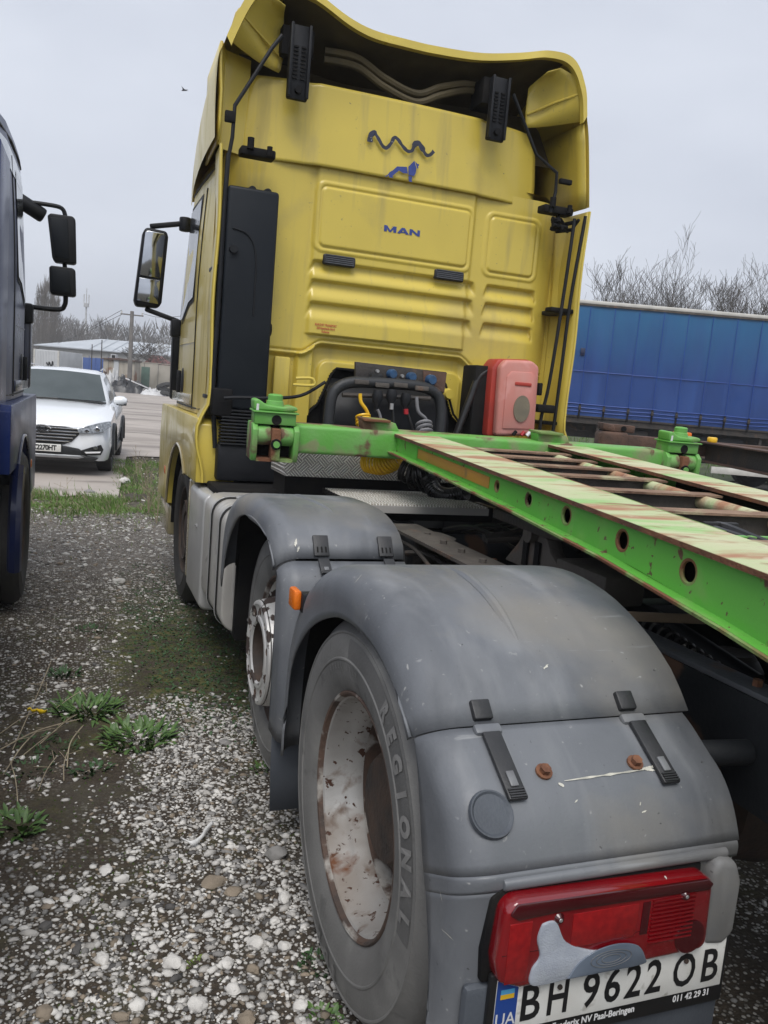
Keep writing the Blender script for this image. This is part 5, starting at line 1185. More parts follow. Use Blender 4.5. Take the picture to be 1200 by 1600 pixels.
# ================================================================== BLUE CURTAIN TRAILER
e = Vector((CR.x, CR.y, 0)).normalized(); nv = Vector((-e.y, e.x, 0))   # e along the trailer, nv away from the camera
o0 = dep(18.2, 900, 471)
start = Vector((o0.x, o0.y, 0)) - e * 3.2
yawc = atan2(e.y, e.x)
CT = thing('curtain_trailer', 'long blue curtain-sided trailer with white roof rail behind the yellow cab', 'trailer', start, (0, 0, yawc))
zc0, zc1 = 1.445, 3.92; LEN = 13.6
rows = []
NX = 340
for j in range(15):
    t = j / 14; z = lerp(zc0, zc1, t); row = []
    for i in range(NX + 1):
        x = LEN * i / NX; ph = (x % .545) / .545
        fold = -.03 * math.exp(-((ph - .5) / .05) ** 2) * (1 - .5 * t) + .016 * fb(x, z, .8, 6) - .01 * sin(ph * 2 * pi) * (1 - t)
        row.append((x, fold, z))
    rows.append(row)
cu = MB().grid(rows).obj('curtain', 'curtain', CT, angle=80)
MB().box(0, LEN, .0, 2.48, zc1 + .005, zc1 + .02).obj('roof', 'offwhite', CT)
MB().box(-.01, LEN + .01, -.03, .05, zc1 - .03, zc1 + .045).obj('roof_rail', 'offwhite', CT, .01); MB().box(0, LEN, -.034, -.02, zc1 - .075, zc1 - .03).obj('rail_seal', 'steel_mid', CT)
MB().box(0, LEN, 2.44, 2.48, zc0, zc1).obj('far_curtain', 'curtain', CT); MB().box(0, .04, .05, 2.44, zc0, zc1).obj('end_wall', 'offwhite', CT); MB().box(LEN - .04, LEN, .05, 2.44, zc0, zc1).obj('end_wall', 'offwhite', CT)
MB().box(0, LEN, .02, 2.46, zc0 - .17, zc0 - .03).obj('side_rave', 'steel_dark', CT); MB().box(0, LEN, -.01, .03, zc0 - .04, zc0 + .0).obj('rave_edge', 'steel_dark', CT)
for k in range(1, 25):
    x = k * .545 - .272
    s = MB().box(x - .018, x + .018, -.045, -.02, zc0 - .06, zc0 + .25).obj('strap', 'black_matt', CT); MB().box(x - .03, x + .03, -.06, -.035, zc0 + .12, zc0 + .22).obj('strap_buckle', 'steel_dark', s, .006)
for z in (zc0 + .09, zc0 + .17, zc0 + .255): MB().tube([(x * LEN / 24, -.022 + .006 * sin(x * 1.9), z + .008 * sin(x * 2.3)) for x in range(25)], .010, 5).obj('curtain_hem', 'curtain_band', CT)
MB().tube([(x * LEN / 24, -.014, zc0 + .98) for x in range(25)], .008, 5).obj('curtain_seam', 'curtain_band', CT)
for k in range(1, 25): MB().tube([(k * .545 - .272, -.034 * (1 - .5 * t) - .004, lerp(zc0 + .26, zc1 - .08, t)) for t in (0, .25, .5, .75, 1)], .007, 5).obj('curtain_weld', 'curtain_band', CT)
for x in (2.0, 3.2, 3.42):
    MB().box(x, x + .10, -.03, -.015, zc0 + 1.32, zc0 + 1.48).obj('curtain_patch', 'blue_dark', CT, .01)
for dy in (.5, 1.9): MB().box(.2, LEN - .2, dy - .06, dy + .06, .95, zc0 - .17).obj('main_beam', 'steel_dark', CT)
for x in (8.6, 9.9, 11.2):
    MB().cyl((x, .1, .5), (x, 2.4, .5), .07, 12).obj('axle', 'hub_dark', CT)
    for yy, sg in ((.06, -1), (2.42, 1)):
        w = MB().lathe([(t if sg < 0 else -t, r) for t, r in ((.0, .28), (-.02, .36), (-.01, .46), (.04, .5), (.30, .5), (.34, .4), (.3, .28))], (x, yy, .5), 40, 1).obj('wheel', 'tyre_far', CT); MB().lathe([(0, .28), (.04, .26), (.02 , .15), (-.02, .1), (-.02, 0)], (x, yy, .5), 28, 1).obj('rim', 'car_silver', w)
    MB().box(x - .05, x + .05, .45, 1.95, .55, .96).obj('axle_hanger', 'steel_dark', CT)
for yy in (.45, 1.95): MB().box(2.9, 3.05, yy - .07, yy + .07, .0, 1.0).obj('landing_leg', 'steel_dark', CT, .01)
MB().box(6.7, 8.1, .03, .06, .40, .55).obj('side_guard', 'offwhite', CT, .006); MB().box(3.6, 8.0, .03, .06, .70, .80).obj('side_guard', 'steel_dark', CT, .006)
for x in (4.0, 6.0, 7.7): MB().box(x, x + .06, .06, .12, .40, zc0 - .17).obj('guard_post', 'steel_dark', CT)
MB().box(4.2, 5.2, .15, .8, .55, 1.2).obj('pallet_box', 'steel_dark', CT, .03); MB().box(6.2, 7.4, .15, .7, .6, 1.2).obj('spare_box', 'black_plastic', CT, .03)

# ================================================================== BLUE TRACTOR on the left
BT = thing('tractor_truck', 'glossy dark blue tractor unit parked tight beside the yellow one', 'truck', (-3.578, .025, 0), (0, 0, -.02))
M('roof_silver', (.34, .37, .42), (.30, .33, .38), 2, .22, .3, coat=.6)
cab_body(BT, 'blue_paint', 'blue_dark', mirrors=('twin', 'twin'))
rows = []
full_b = [(-x, y) for x, y in PLAN] + PLAN[-2::-1]
for z, k in ((2.68, 1.004), (2.80, 1.003), (2.90, .985), (2.97, .93), (3.02, .80), (3.04, .5)):
    rows.append([(lambda p: (p[0] * k, 3.3 + (p[1] - 3.3) * min(1, k + .004), z))(plan_pt(abs(x), y, min(z, 2.9), -1 if x < 0 else 1)) for x, y in full_b])
MB().grid(rows).obj('roof_cap', 'roof_silver', BT, angle=50)
MB().box(-1.15, 1.15, 3.28, 3.34, 1.0, 2.92).obj('rear_wall', 'blue_paint', BT, .02)
for sx in (-1, 1):
    MB().box(min(sx * 1.192, sx * 1.202), max(sx * 1.192, sx * 1.202), 2.9, 3.4, .95, 2.66).obj('side_flap', 'blue_paint', BT, .012)
    MB().box(min(sx * .36, sx * .43), max(sx * .36, sx * .43), -.9, 5.0, .67, .95).obj('chassis_rail', 'chassis', BT)
    wheel(BT, sx * 1.285, 3.992, .505, sx, 'front', seg=64); wheel(BT, sx * 1.24, 0.3, .505, sx, 'dual', seg=40)
    MB().prism(rprism(min(sx * .7, sx * 1.22), max(sx * .7, sx * 1.22), .30, .92, .06), 1, 1.2, 3.0).obj('side_tank', 'blue_dark', BT, .02)
    gg = [[(xx, .3 + .62 * cos(a), .505 + .60 * sin(a)) for xx in (sx * .65, sx * 1.26)] for a in [radians(5 + k * 170 / 14) for k in range(15)]]
    MB().grid(gg).obj('wheel_guard', 'fender_dark', BT, solid=.01)
    # thick mudguard trim behind the front wheel
    tr = [(sx * 1.265, 3.99 + .62 * cos(a), .505 + .62 * sin(a)) for a in [radians(135 + k * 60 / 8) for k in range(9)]]
    MB().tube(tr, .04, 8).obj('wheel_guard', 'blue_dark', BT)
for y in (.3, 3.992): MB().cyl((-1.0, y, .505), (1.0, y, .505), .075, 14).obj('axle', 'hub_dark', BT)
MB().box(-.6, .6, 3.4, 5.0, .7, 1.34).obj('engine_block', 'black_matt', BT, .03)
# ================================================================== WHITE CAR
G1 = onz(0, 163, 735); G2 = onz(0, 181, 707); ax_ = (G2 - G1); yawk = atan2(-ax_.x, ax_.y)
ex = Vector((cos(yawk), sin(yawk), 0))
C0 = G1 - ex * .80
CAR = thing('car', 'white compact SUV facing the gap between the two tractors', 'car', (C0.x, C0.y, 0), (0, 0, yawk))
ST = [(-.93, [(.60, .30), (.74, .50), (.66, .74), (.50, .83), (.25, .86), (0, .865)]),
      (-.86, [(.76, .25), (.85, .50), (.80, .80), (.60, .905), (.3, .93), (0, .935)]),
      (-.72, [(.84, .24), (.905, .50), (.875, .87), (.70, .965), (.35, .99), (0, .995)]),
      (-.45, [(.88, .24), (.925, .52), (.905, .93), (.76, 1.015), (.4, 1.04), (0, 1.045)]),
      (0., [(.88, .24), (.93, .55), (.915, .98), (.80, 1.055), (.4, 1.085), (0, 1.09)]),
      (.5, [(.88, .24), (.925, .58), (.915, 1.02), (.84, 1.085), (.4, 1.12), (0, 1.13)]),
      (1.3, [(.885, .24), (.925, .6), (.92, 1.05), (.86, 1.10), (.4, 1.12), (0, 1.13)]),
      (2.3, [(.885, .24), (.925, .62), (.92, 1.07), (.86, 1.12), (.4, 1.13), (0, 1.13)]),
      (3.2, [(.87, .26), (.91, .65), (.89, 1.08), (.80, 1.14), (.4, 1.15), (0, 1.15)]),
      (3.5, [(.80, .32), (.84, .65), (.80, 1.05), (.70, 1.12), (.4, 1.14), (0, 1.14)])]
rows = [[(-x, y, z) for x, z in s] + [(x, y, z) for x, z in s[-2::-1]] for y, s in ST]
cb = MB(); cb.grid(rows); 
for r in (rows[0], rows[-1]): cb.add(r, [tuple(range(len(r)))])
body = cb.obj('body', 'white_car', CAR, angle=50)
GH = [(.42, .80, 1.08, .78, 1.09), (.78, .795, 1.10, .70, 1.36), (1.18, .79, 1.11, .625, 1.575), (1.9, .79, 1.12, .615, 1.635), (2.7, .785, 1.13, .60, 1.60), (3.15, .76, 1.13, .575, 1.50), (3.42, .72, 1.12, .60, 1.18)]
rows = [[(-b0, y, z0), (-lerp(b0, t0, .5) - .02, y, lerp(z0, z1, .5)), (-t0, y, z1 - .02), (-t0 + .12, y, z1 + .015), (0, y, z1 + .035), (t0 - .12, y, z1 + .015), (t0, y, z1 - .02), (lerp(b0, t0, .5) + .02, y, lerp(z0, z1, .5)), (b0, y, z0)] for y, b0, z0, t0, z1 in GH]
MB().grid(rows).obj('roof', 'white_car', CAR, angle=50)
def gh(y, u, t, off=.012):
    """point on the sloping front glass: u -1..1 across, t 0..1 up"""
    yy = lerp(.44, 1.16, t); w = lerp(.765, .60, t); return (u * w, yy - off - .02 * (1 - u * u), lerp(1.105, 1.578, t) + off + .03 * (1 - u * u) * t)
ws = MB().grid([[gh(0, u, t, .035) for u in (-1, -.6, -.2, .2, .6, 1)] for t in (.02, .2, .4, .6, .8, .93)]).obj('windscreen', 'windscreen', CAR)
MB().tube([gh(0, u, .0, .016) for u in (-1, -.5, 0, .5, 1)], .016, 6).obj('cowl', 'car_black', CAR)
MB().tube([gh(0, u, .02, .03) for u in (-.85, -.4, .05)], .008, 5).obj('wiper', 'car_black', ws)
MB().box(-.09, .09, 1.02, 1.06, 1.46, 1.53).obj('camera_housing', 'car_black', ws)
for sx in (-1, 1):
    MB().add([(sx * .80, 1.0, 1.14), (sx * .795, 2.0, 1.16), (sx * .785, 2.9, 1.18), (sx * .63, 2.75, 1.52), (sx * .645, 1.9, 1.56), (sx * .66, 1.32, 1.51)], [(0, 1, 4, 5), (1, 2, 3, 4)]).obj('side_window', 'glass_dark', CAR, smooth=False)
    for v_ in (bpy.data.objects[-1:] if False else []): pass
    MB().tube([(sx * .60, 1.2, 1.645), (sx * .60, 1.9, 1.69), (sx * .585, 2.7, 1.655)], .014, 6).obj('roof_bar', 'chrome', CAR)
    mr = MB().lathe([(-.12, 0), (-.10, .06), (-.03, .085), (.05, .085), (.10, .05), (.115, 0)], (sx * .96, .86, 1.16), 16).obj('door_mirror', 'white_car', CAR)
    MB().box(min(sx * .9, sx * 1.12), max(sx * .9, sx * 1.06), .80, .92, 1.085, 1.115).obj('mirror_base', 'car_black', mr, .01)
    # wheels and arches
    for yw in (0, 2.67):
        w = MB().lathe([(sx * t, r) for t, r in ((.69, .22), (.70, .25), (.90, .25), (.915, .30), (.905, .335), (.88, .345), (.72, .345), (.69, .30))], (0, yw, .345), 40).obj('wheel', 'tyre_far', CAR); MB().lathe([(sx * .895, .255), (sx * .88, .23), (sx * .885, .08), (sx * .90, 0)], (0, yw, .345), 20).obj('rim', 'car_silver', w)
        arc = [(sx * .932, yw + .385 * cos(a), .345 + .385 * sin(a)) for a in [radians(-8 + k * 196 / 16) for k in range(17)]]
        MB().tube(arc, .028, 6).obj('arch_trim', 'car_black', CAR)
        pts = [(yw + .37 * cos(a), .345 + .37 * sin(a)) for a in [radians(-15 + k * 210 / 18) for k in range(19)]]
        MB().prism(pts, 0, sx * .70, sx * .931).obj('wheel_well', 'car_black', CAR)
    MB().box(min(sx * .86, sx * .925), max(sx * .86, sx * .925), .38, 2.3, .22, .34).obj('sill_trim', 'car_black', CAR, .02)
    # head lamp, swept back
    hl = MB().add([(sx * .47, -.945, .795), (sx * .50, -.955, .735), (sx * .66, -.945, .745), (sx * .83, -.885, .78), (sx * .925, -.73, .875), (sx * .90, -.67, .945), (sx * .77, -.825, .92), (sx * .60, -.915, .86)], [(0, 1, 2, 7), (7, 2, 3, 6), (6, 3, 4, 5)]).obj('head_lamp', 'headlamp', CAR, smooth=False, solid=.02, solid_off=0)
    for q, r in (((sx * .60, -.955, .79), .035), ((sx * .74, -.925, .825), .04)):
        MB().lathe([(-.012, 0), (-.012, r * .6), (0, r), (.012, r)], q, 14, 1).obj('lamp_lens', 'chrome', hl)
    MB().tube([(sx * .46, -.925, .80), (sx * .60, -.90, .85), (sx * .76, -.815, .912), (sx * .88, -.67, .94)], .010, 5).obj('lamp_trim', 'chrome', hl)
    # lower lamp recess
    fr = MB().add([(sx * .53, -.962, .475), (sx * .62, -.957, .40), (sx * .80, -.915, .415), (sx * .835, -.90, .50), (sx * .80, -.915, .575), (sx * .66, -.952, .53)], [(0, 1, 2, 3, 4, 5)]).obj('fog_recess', 'car_black', CAR, smooth=False, solid=.02, solid_off=0)
    MB().add([(sx * .60, -.982, .435), (sx * .79, -.94, .45), (sx * .80, -.935, .475), (sx * .58, -.984, .46)], [(0, 1, 2, 3)]).obj('running_light', 'white_print', fr, smooth=False, solid=.012)
    MB().lathe([(-.012, 0), (-.012, .03), (.0, .035)], (sx * .73, -.955, .525), 12, 1).obj('fog_lamp', 'chrome', fr)
gr = MB().prism([(-.50, .80), (-.53, .76), (-.40, .60), (-.30, .555), (.30, .555), (.40, .60), (.53, .76), (.50, .80), (.3, .835), (-.3, .835)], 1, -.945, -.90).obj('grille', 'car_black', CAR, .008)
for k, (z, hw) in enumerate(((.805, .47), (.755, .50), (.705, .46), (.655, .42), (.60, .37))): MB().obox((-hw, -.955, z), (hw, -.955, z), .02, .018).obj('grille_bar', 'chrome', gr, .005)
MB().tube([(.115 * cos(a), -.985, .785 + .058 * sin(a)) for a in [2 * pi * k / 28 for k in range(29)]], .010, 6).obj('badge_ring', 'chrome', gr)
m = MB()
for a, b_ in (((-.05, .745), (-.025, .825)), ((.025, .745), (.05, .825)), ((-.04, .776), (.04, .794))): m.obox((a[0], -.985, a[1]), (b_[0], -.985, b_[1]), .012, .014, (0, 1, 0))
m.obj('badge_letter', 'chrome', gr); MB().box(-.07, .07, -.975, -.95, .765, .805).obj('badge_base', 'car_black', gr)
pl = MB().box(-.26, .26, -.975, -.955, .435, .55).obj('number_plate', 'plate_white', CAR, .002); MB().box(-.275, .275, -.968, -.94, .422, .563).obj('plate_frame', 'car_black', pl)
v, f = text_geo('AX2270HT', .105, .0035, .92); flat_obj('plate_text', [(p.x * .82 + .01, -.978, p.y + .49) for p in v], f, 'plate_black', pl)
MB().prism([(-.62, .40), (-.50, .50), (-.30, .53), (.30, .53), (.50, .50), (.62, .40), (.55, .30), (-.55, .30)], 1, -.95, -.88).obj('lower_grille', 'car_black', CAR, .01)
MB().prism([(-.78, .34), (-.55, .40), (.55, .40), (.78, .34), (.70, .23), (-.70, .23)], 1, -.965, -.70).obj('bumper_skirt', 'car_black', CAR, .03)
MB().prism([(-.58, .34), (-.52, .385), (.52, .385), (.58, .34), (.50, .30), (-.50, .30)], 1, -.985, -.93).obj('skid_plate', 'car_silver', CAR, .008)

for o in list(CAR.children_recursive):
    if o.name.split('.')[0] in ('wheel', 'rim', 'wheel_well', 'arch_trim'): continue
    for v_ in o.data.vertices:
        x_, y_, z_ = v_.co; v_.co.z = z_ * .95 - .07 * sstep(.1, -.7, y_) * sstep(.2, .45, z_) - .03 * sstep(.6, 1.2, z_)
# ================================================================== BACKGROUND YARD
def frame_at(d, u0, u1, v=600):
    a = dep(d, u0, v); b_ = dep(d, u1, v); a.z = b_.z = 0; return a, (b_ - a).length, atan2((b_ - a).y, (b_ - a).x)
def zat(d, u, v): return dep(d, u, v).z
# pale concrete wall of upright slabs
a, Lw, yw = frame_at(75, 203, 330)
WL = thing('concrete_wall', 'weathered pale concrete slab wall with a green door, behind the rubbish heap', 'wall', a, (0, 0, yw))
nsl = int(Lw / 1.25)
for k in range(nsl): MB().box(k * 1.25 + .02, k * 1.25 + 1.23, 0, .16, -.3, 2.42 + .05 * sin(k * 2.1)).obj('wall_slab', 'concrete_wall', WL, .02)
for k in range(nsl + 1): MB().box(k * 1.25 - .03, k * 1.25 + .03, .02, .12, -.3, 2.3).obj('wall_joint', 'stone_dark', WL)
MB().box(1.0, 1.75, -.04, 0.0, .35, 2.1).obj('green_door', 'green_door', WL, .01)
MB().box(0, Lw, -.03, .22, 2.45, 2.52).obj('wall_coping', 'concrete_wall', WL)
# rusty shed / container
a, Lw, yw = frame_at(72, 160, 209)
SH = thing('shed', 'rust-streaked sheet metal shed with a white door panel beside the concrete wall', 'shed', a, (0, 0, yw))
zt_ = zat(72, 185, 563)
for k in range(6): MB().box(k * Lw / 6 + .01, (k + 1) * Lw / 6 - .01, .0 + .03 * (k % 2), 1.8, -.1, zt_).obj('wall_sheet', 'rusty_sheet' if k != 2 else 'sheet_white', SH, .01)
MB().prism([(-.1, zt_), (Lw + .1, zt_), (Lw + .1, zt_ + .09), (Lw * .5, zt_ + .2), (-.1, zt_ + .08)], 1, -.15, 1.9).obj('roof', 'rust_brown', SH)
MB().box(Lw * .36, Lw * .50, -.04, .0, .15, zt_ - .15).obj('door', 'sheet_white', SH)
MB().box(.1, .35, -.05, 0, .9, 1.4).obj('hatch', 'rust_brown', SH)
MB().box(.5, .95, .4, .9, zt_ + .12, zt_ + .50).obj('vent_box', 'sheet_white', SH); MB().box(.6, .9, .37, .40, zt_ + .18, zt_ + .42).obj('vent_grille', 'black_matt', SH)
# blue sheet fence
a, Lw, yw = frame_at(82, 78, 168)
BF = thing('fence', 'blue sheet metal fence with a coloured poster, beyond the white car', 'fence', a, (0, 0, yw))
zt_ = zat(82, 125, 557.5); np2 = 9
for k in range(np2): MB().box(k * Lw / np2 + .012, (k + 1) * Lw / np2 - .012, 0, .04, 0, zt_ + .03 * sin(k)).obj('fence_panel', 'fence_blue', BF, .004)
for k in range(np2 + 1): MB().box(k * Lw / np2 - .03, k * Lw / np2 + .03, -.03, -.002, 0, zt_ + (.02 if k % 3 else .2)).obj('fence_post', 'fence_blue' if k != 5 else 'offwhite', BF)
po = MB().box(Lw * .36, Lw * .53, -.06, -.045, zat(82, 118, 576), zat(82, 118, 562)).obj('poster', 'tarp_white', BF)
pm = bpy.data.materials.new('poster_print'); pm.use_nodes = True; MATS['poster_print'] = pm; n = pm.node_tree.nodes; l = pm.node_tree.links
t = n.new('ShaderNodeTexNoise'); t.inputs['Scale'].default_value = 2.2; c_ = n.new('ShaderNodeTexCoord'); l.new(c_.outputs['Object'], t.inputs['Vector']); r_ = n.new('ShaderNodeValToRGB'); l.new(t.outputs['Fac'], r_.inputs[0])
for i, (p_, cc) in enumerate(((.38, (.3, .55, .8)), (.46, (.75, .72, .68)), (.52, (.75, .45, .08)), (.58, (.55, .08, .05)), (.64, (.15, .3, .08)))):
    el = r_.color_ramp.elements[i] if i < 2 else r_.color_ramp.elements.new(p_); el.position = p_; el.color = lin(cc)
l.new(r_.outputs[0], n['Principled BSDF'].inputs['Base Color']); po.data.materials[0] = pm
# white container
a, Lw, yw = frame_at(70, 52, 91)
WC = thing('shipping_container', 'dirty white steel container with a black scrawl, left of the blue fence', 'container', a, (0, 0, yw))
zt_ = zat(70, 75, 547)
wcb = MB().box(0, Lw, 0, 5.5, 0, zt_).obj('container_wall', 'sheet_white', WC, .03)
for k in range(9): MB().box(k * Lw / 9 + .03, k * Lw / 9 + .12, -.03, 0, .1, zt_ - .1).obj('corrugation', 'sheet_white', WC)
for k in range(2): MB().box(-.03 + k * (Lw - .08), .11 + k * (Lw - .08), -.05, .05, 0, zt_ + .02).obj('corner_post', 'offwhite', WC)
m = MB(); m.tube(smooth_path([tuple(Vector((Lw * .52, -.045, 1.75)) + Vector((x, 0, z))) for x, z in ((0, 0), (.15, -.25), (.22, .05), (.4, -.3), (.5, .12), (.55, -.15))], 5), .05, 5); m.obj('spray_mark', 'black_matt', WC)
# warehouse
a, Lw, yw = frame_at(112, 60, 345)
WH = thing('warehouse', 'long low warehouse with a pale snow-white pitched roof behind the fence', 'building', a, (0, 0, yw))
ze = zat(112, 150, 545.5); zr = zat(116, 160, 529)
for k in range(8): MB().box(k * Lw / 8 + .01, (k + 1) * Lw / 8 - .01, 0, 14, 0, ze).obj('wall_panel', 'barn_wall', WH)
x_h = Lw * .24
rf = MB().add([(-.6, -.5, ze - .1), (Lw + .4, -.5, ze - .1), (Lw + .4, 7, zr), (x_h, 7, zr), (-.6, 14.5, ze - .1), (Lw + .4, 14.5, ze - .1)], [(0, 1, 2, 3), (0, 3, 4), (3, 2, 5, 4)]).obj('roof', 'roof_pale', WH, smooth=False, solid=.15)
for k in range(12): MB().obox((x_h + 1 + k * (Lw - x_h) / 12, -.4, ze - .0), (x_h + 1 + k * (Lw - x_h) / 12, 6.9, zr + .1), .08, .05).obj('roof_seam', 'roof_pale', rf)
MB().box(Lw * .40, Lw * .5, -.06, 0, 0, ze * .75).obj('door', 'fence_blue', WH)
# small red roofed hut
a, Lw, yw = frame_at(84, 222, 262)
HU = thing('hut', 'small hut with a dark red pitched roof peeping over the concrete wall', 'hut', a, (0, 0, yw))
MB().box(.2, Lw - .2, 0, 3, 0, 2.5).obj('wall', 'barn_wall', HU); MB().prism([(0, 2.45), (Lw * .4, 3.4), (Lw, 2.45)], 1, -.2, 3.2).obj('roof', 'red_roof', HU)
# poles, mast, wires
def pole(px, top, d, r, label, mat='pole', name='utility_pole', arm=True, cat='pole'):
    b_ = dep(d, px, 600); zt2 = zat(d, px, top)
    P_ = thing(name, label, cat, (b_.x, b_.y, 0)); MB().cyl((0, 0, -.2), (0, 0, zt2), r, 10, r * .75).obj('shaft', mat, P_)
    if arm:
        c2 = MB().obox((-.9, 0, zt2 - .3), (.9, 0, zt2 - .3), .1, .1).obj('cross_arm', mat, P_)
        for x in (-.8, 0, .8): MB().cyl((x, 0, zt2 - .25), (x, 0, zt2 - .05), .05, 8).obj('insulator', 'offwhite', c2)
    return Vector((b_.x, b_.y, zt2 - .1))
p1 = pole(202, 487, 68, .20, 'tall wooden utility pole with a cross arm by the shed')
p2 = pole(157, 531, 78, .06, 'thin dark steel post rising above the blue fence, right one', 'steel_dark', 'fence_pole', False)
p3 = pole(142, 538, 78, .06, 'thin dark steel post rising above the blue fence, left one', 'steel_dark', 'fence_pole', False)
b_ = dep(165, 131, 600); zt2 = zat(165, 131, 452)
MS = thing('radio_mast', 'slim pale lattice radio mast far behind the warehouse', 'mast', (b_.x, b_.y, 0))
MB().cyl((0, 0, 0), (0, 0, zt2 - 3), .22, 8, .15).obj('shaft', 'mast', MS); MB().cyl((0, 0, zt2 - 3), (0, 0, zt2), .07, 6).obj('antenna', 'mast', MS); MB().cyl((0, 0, zt2 - 3.6), (0, 0, zt2 - 2.9), .5, 10).obj('platform', 'mast', MS)
for k in range(3): MB().box(-.55 + .45 * k, -.35 + .45 * k, -.1, .1, zt2 - 2.9, zt2 - 1.2).obj('aerial_panel', 'mast', MS)
m = MB()
q = dep(160, 40, 530)
for dz in (0, .35): m.tube(smooth_path([p1 + Vector((-.8, 0, dz - .25)), p1.lerp(q, .5) + Vector((0, 0, -1.6)), q], 10), .02, 4)
tag(m.obj('overhead_wire', 'wire', None), 'sagging overhead wires leaving the wooden utility pole', 'wire')
q = dep(66, 300, 492); m = MB(); m.tube(smooth_path([p1 + Vector((.8, 0, 0)), p1.lerp(q, .5) + Vector((0, 0, -.3)), q], 8), .018, 4)
tag(m.obj('overhead_wire', 'wire', None), 'overhead wire running from the utility pole towards the yellow cab', 'wire')
# rubbish heap
rh = random.Random(11)
def heap_sheet(name, px, d, w, h, mat, seed, label):
    b_ = dep(d, px, 600); g = []
    for j in range(15):
        row = []
        for i in range(29):
            u, t = i / 28 * 2 - 1, j / 14 * 2 - 1; k = max(0, 1 - u * u) * max(0, 1 - t * t)
            row.append((u * w, t * .9, k ** .6 * h * (.75 + .9 * fb(u * 2 + seed, t * 2, 1.8, seed)) + .12 * h * fb(u * 2, t * 2 + seed, 6, seed) * (1 if k > 0 else 0)))
        g.append(row)
    o = MB().grid(g).obj(name, mat, None, angle=25); o.location = (b_.x, b_.y, 0); return tag(o, label, 'rubbish')
heap_sheet('rubbish_bag', 178, 62.0, 1.5, 1.05, 'tarp_black', 1.3, 'heap of black plastic sheeting before the rusty shed')
heap_sheet('rubbish_bag', 176, 61.6, .75, 1.35, 'tarp_white', 4.1, 'crumpled white sack on top of the black rubbish heap')
heap_sheet('rubbish_bag', 200, 61.2, 1.7, .95, 'tarp_black', 7.7, 'second mound of black plastic sheeting by the concrete wall')
o = MB().obox((0, 0, 1.05), (1.9, -.4, .35), .35, .07).obj('board', 'tarp_white', None); b_ = dep(61, 196, 600); o.location = (b_.x, b_.y, 0); tag(o, 'long white board leaning on the rubbish heap', 'board')
heap_sheet('rubbish_bag', 240, 60.6, .9, .40, 'tarp_white', 9.2, 'low pile of pale rubble beside the old tyres')
for k, (px, z, dd) in enumerate(((256, .16, 61), (257, .46, 61.1), (262, .16, 60.4), (168, .16, 62), (255.5, .74, 61))):
    b_ = dep(dd, px, 600); t = MB().lathe([(-.14, .30), (-.15, .40), (-.10, .52), (.10, .52), (.15, .40), (.14, .30)], (0, 0, 0), 28, 2, True).obj('old_tyre', 'tyre_far', None)
    t.location = (b_.x, b_.y, z); t.rotation_euler = (.1 * k, .05, k); tag(t, 'worn black tyre dumped in the heap at the concrete wall', 'tyre', 'old tyres by the wall')

# ================================================================== TREES
def bare_tree(name, label, base, H, seed, cat='tree', levels=5, r0=None, mat='bark', group=None, lean=(0, 0), spread=.55, ups=.35, nb=(2, 4), minr=.004, sides=4, fork=.25, twig=1.0):
    rg_ = random.Random(seed); T = thing(name, label, cat, base, group=group); r0 = r0 or H * .018
    tm, cm = MB(), MB()
    def grow(p, d, L_, r, lv):
        n_ = 4 if lv < 2 else 3; path = [p]; rad = [r]; dd = d.copy()
        for k in range(n_):
            dd = (dd + Vector((rg_.uniform(-1, 1), rg_.uniform(-1, 1), rg_.uniform(-.5, 1) * ups * 2)) * .16).normalized(); p = p + dd * (L_ / n_); path.append(p); rad.append(lerp(r, r * .55, (k + 1) / n_))
        (tm if lv == 0 else cm).tube(path, [max(minr * twig, q) for q in rad], sides if lv > 1 else 7, cap=False)
        if lv >= levels: return
        for k in range(rg_.randint(*nb) + (1 if lv < 3 else 0)):
            t = rg_.uniform(fork, 1.0) if k else 1.0; i = min(n_ - 1, int(t * n_)); q = path[i].lerp(path[i + 1], t * n_ - i)
            ax = Vector((rg_.uniform(-1, 1), rg_.uniform(-1, 1), rg_.uniform(-.2, .5))).normalized()
            nd = (dd * (1 - spread) + ax * spread + Vector((0, 0, ups * .5))).normalized()
            grow(q, nd, L_ * rg_.uniform(.52, .80), max(minr * twig, lerp(rad[i], rad[i + 1], .5) * rg_.uniform(.5, .68)), lv + 1)
    grow(Vector((0, 0, -.1)), Vector((lean[0], lean[1], 1)).normalized(), H * .34, r0, 0)
    tm.obj('trunk', mat, T); cm.obj('crown', mat, T, smooth=False)
    return T
rt = [(930, 34, 8.8, 21, .10), (968, 36, 9.6, 22, -.05), (1005, 37, 9.6, 23, .05), (1050, 35, 8.8, 24, .05), (1100, 32, 9.2, 26, .22), (1150, 36, 8.6, 29, .05), (1230, 34, 8.8, 30, -.1)]
for px, d, H, sd_, ln_ in rt:
    b_ = dep(d, px, 700)
    bare_tree('bare_tree', {21: 'bare multi-branched tree rising right behind the yellow cab edge', 26: 'bare tree leaning to one side above the curtain trailer roof'}.get(sd_, 'leafless grey tree standing behind the blue curtain trailer'), (b_.x, b_.y, .6), H, sd_, levels=5, group=None if sd_ in (21, 26) else 'bare trees behind the curtain trailer', lean=(ln_ * e.x, ln_ * e.y), spread=.46, ups=.32, nb=(3, 4), minr=.0048, fork=.25, mat='bark')
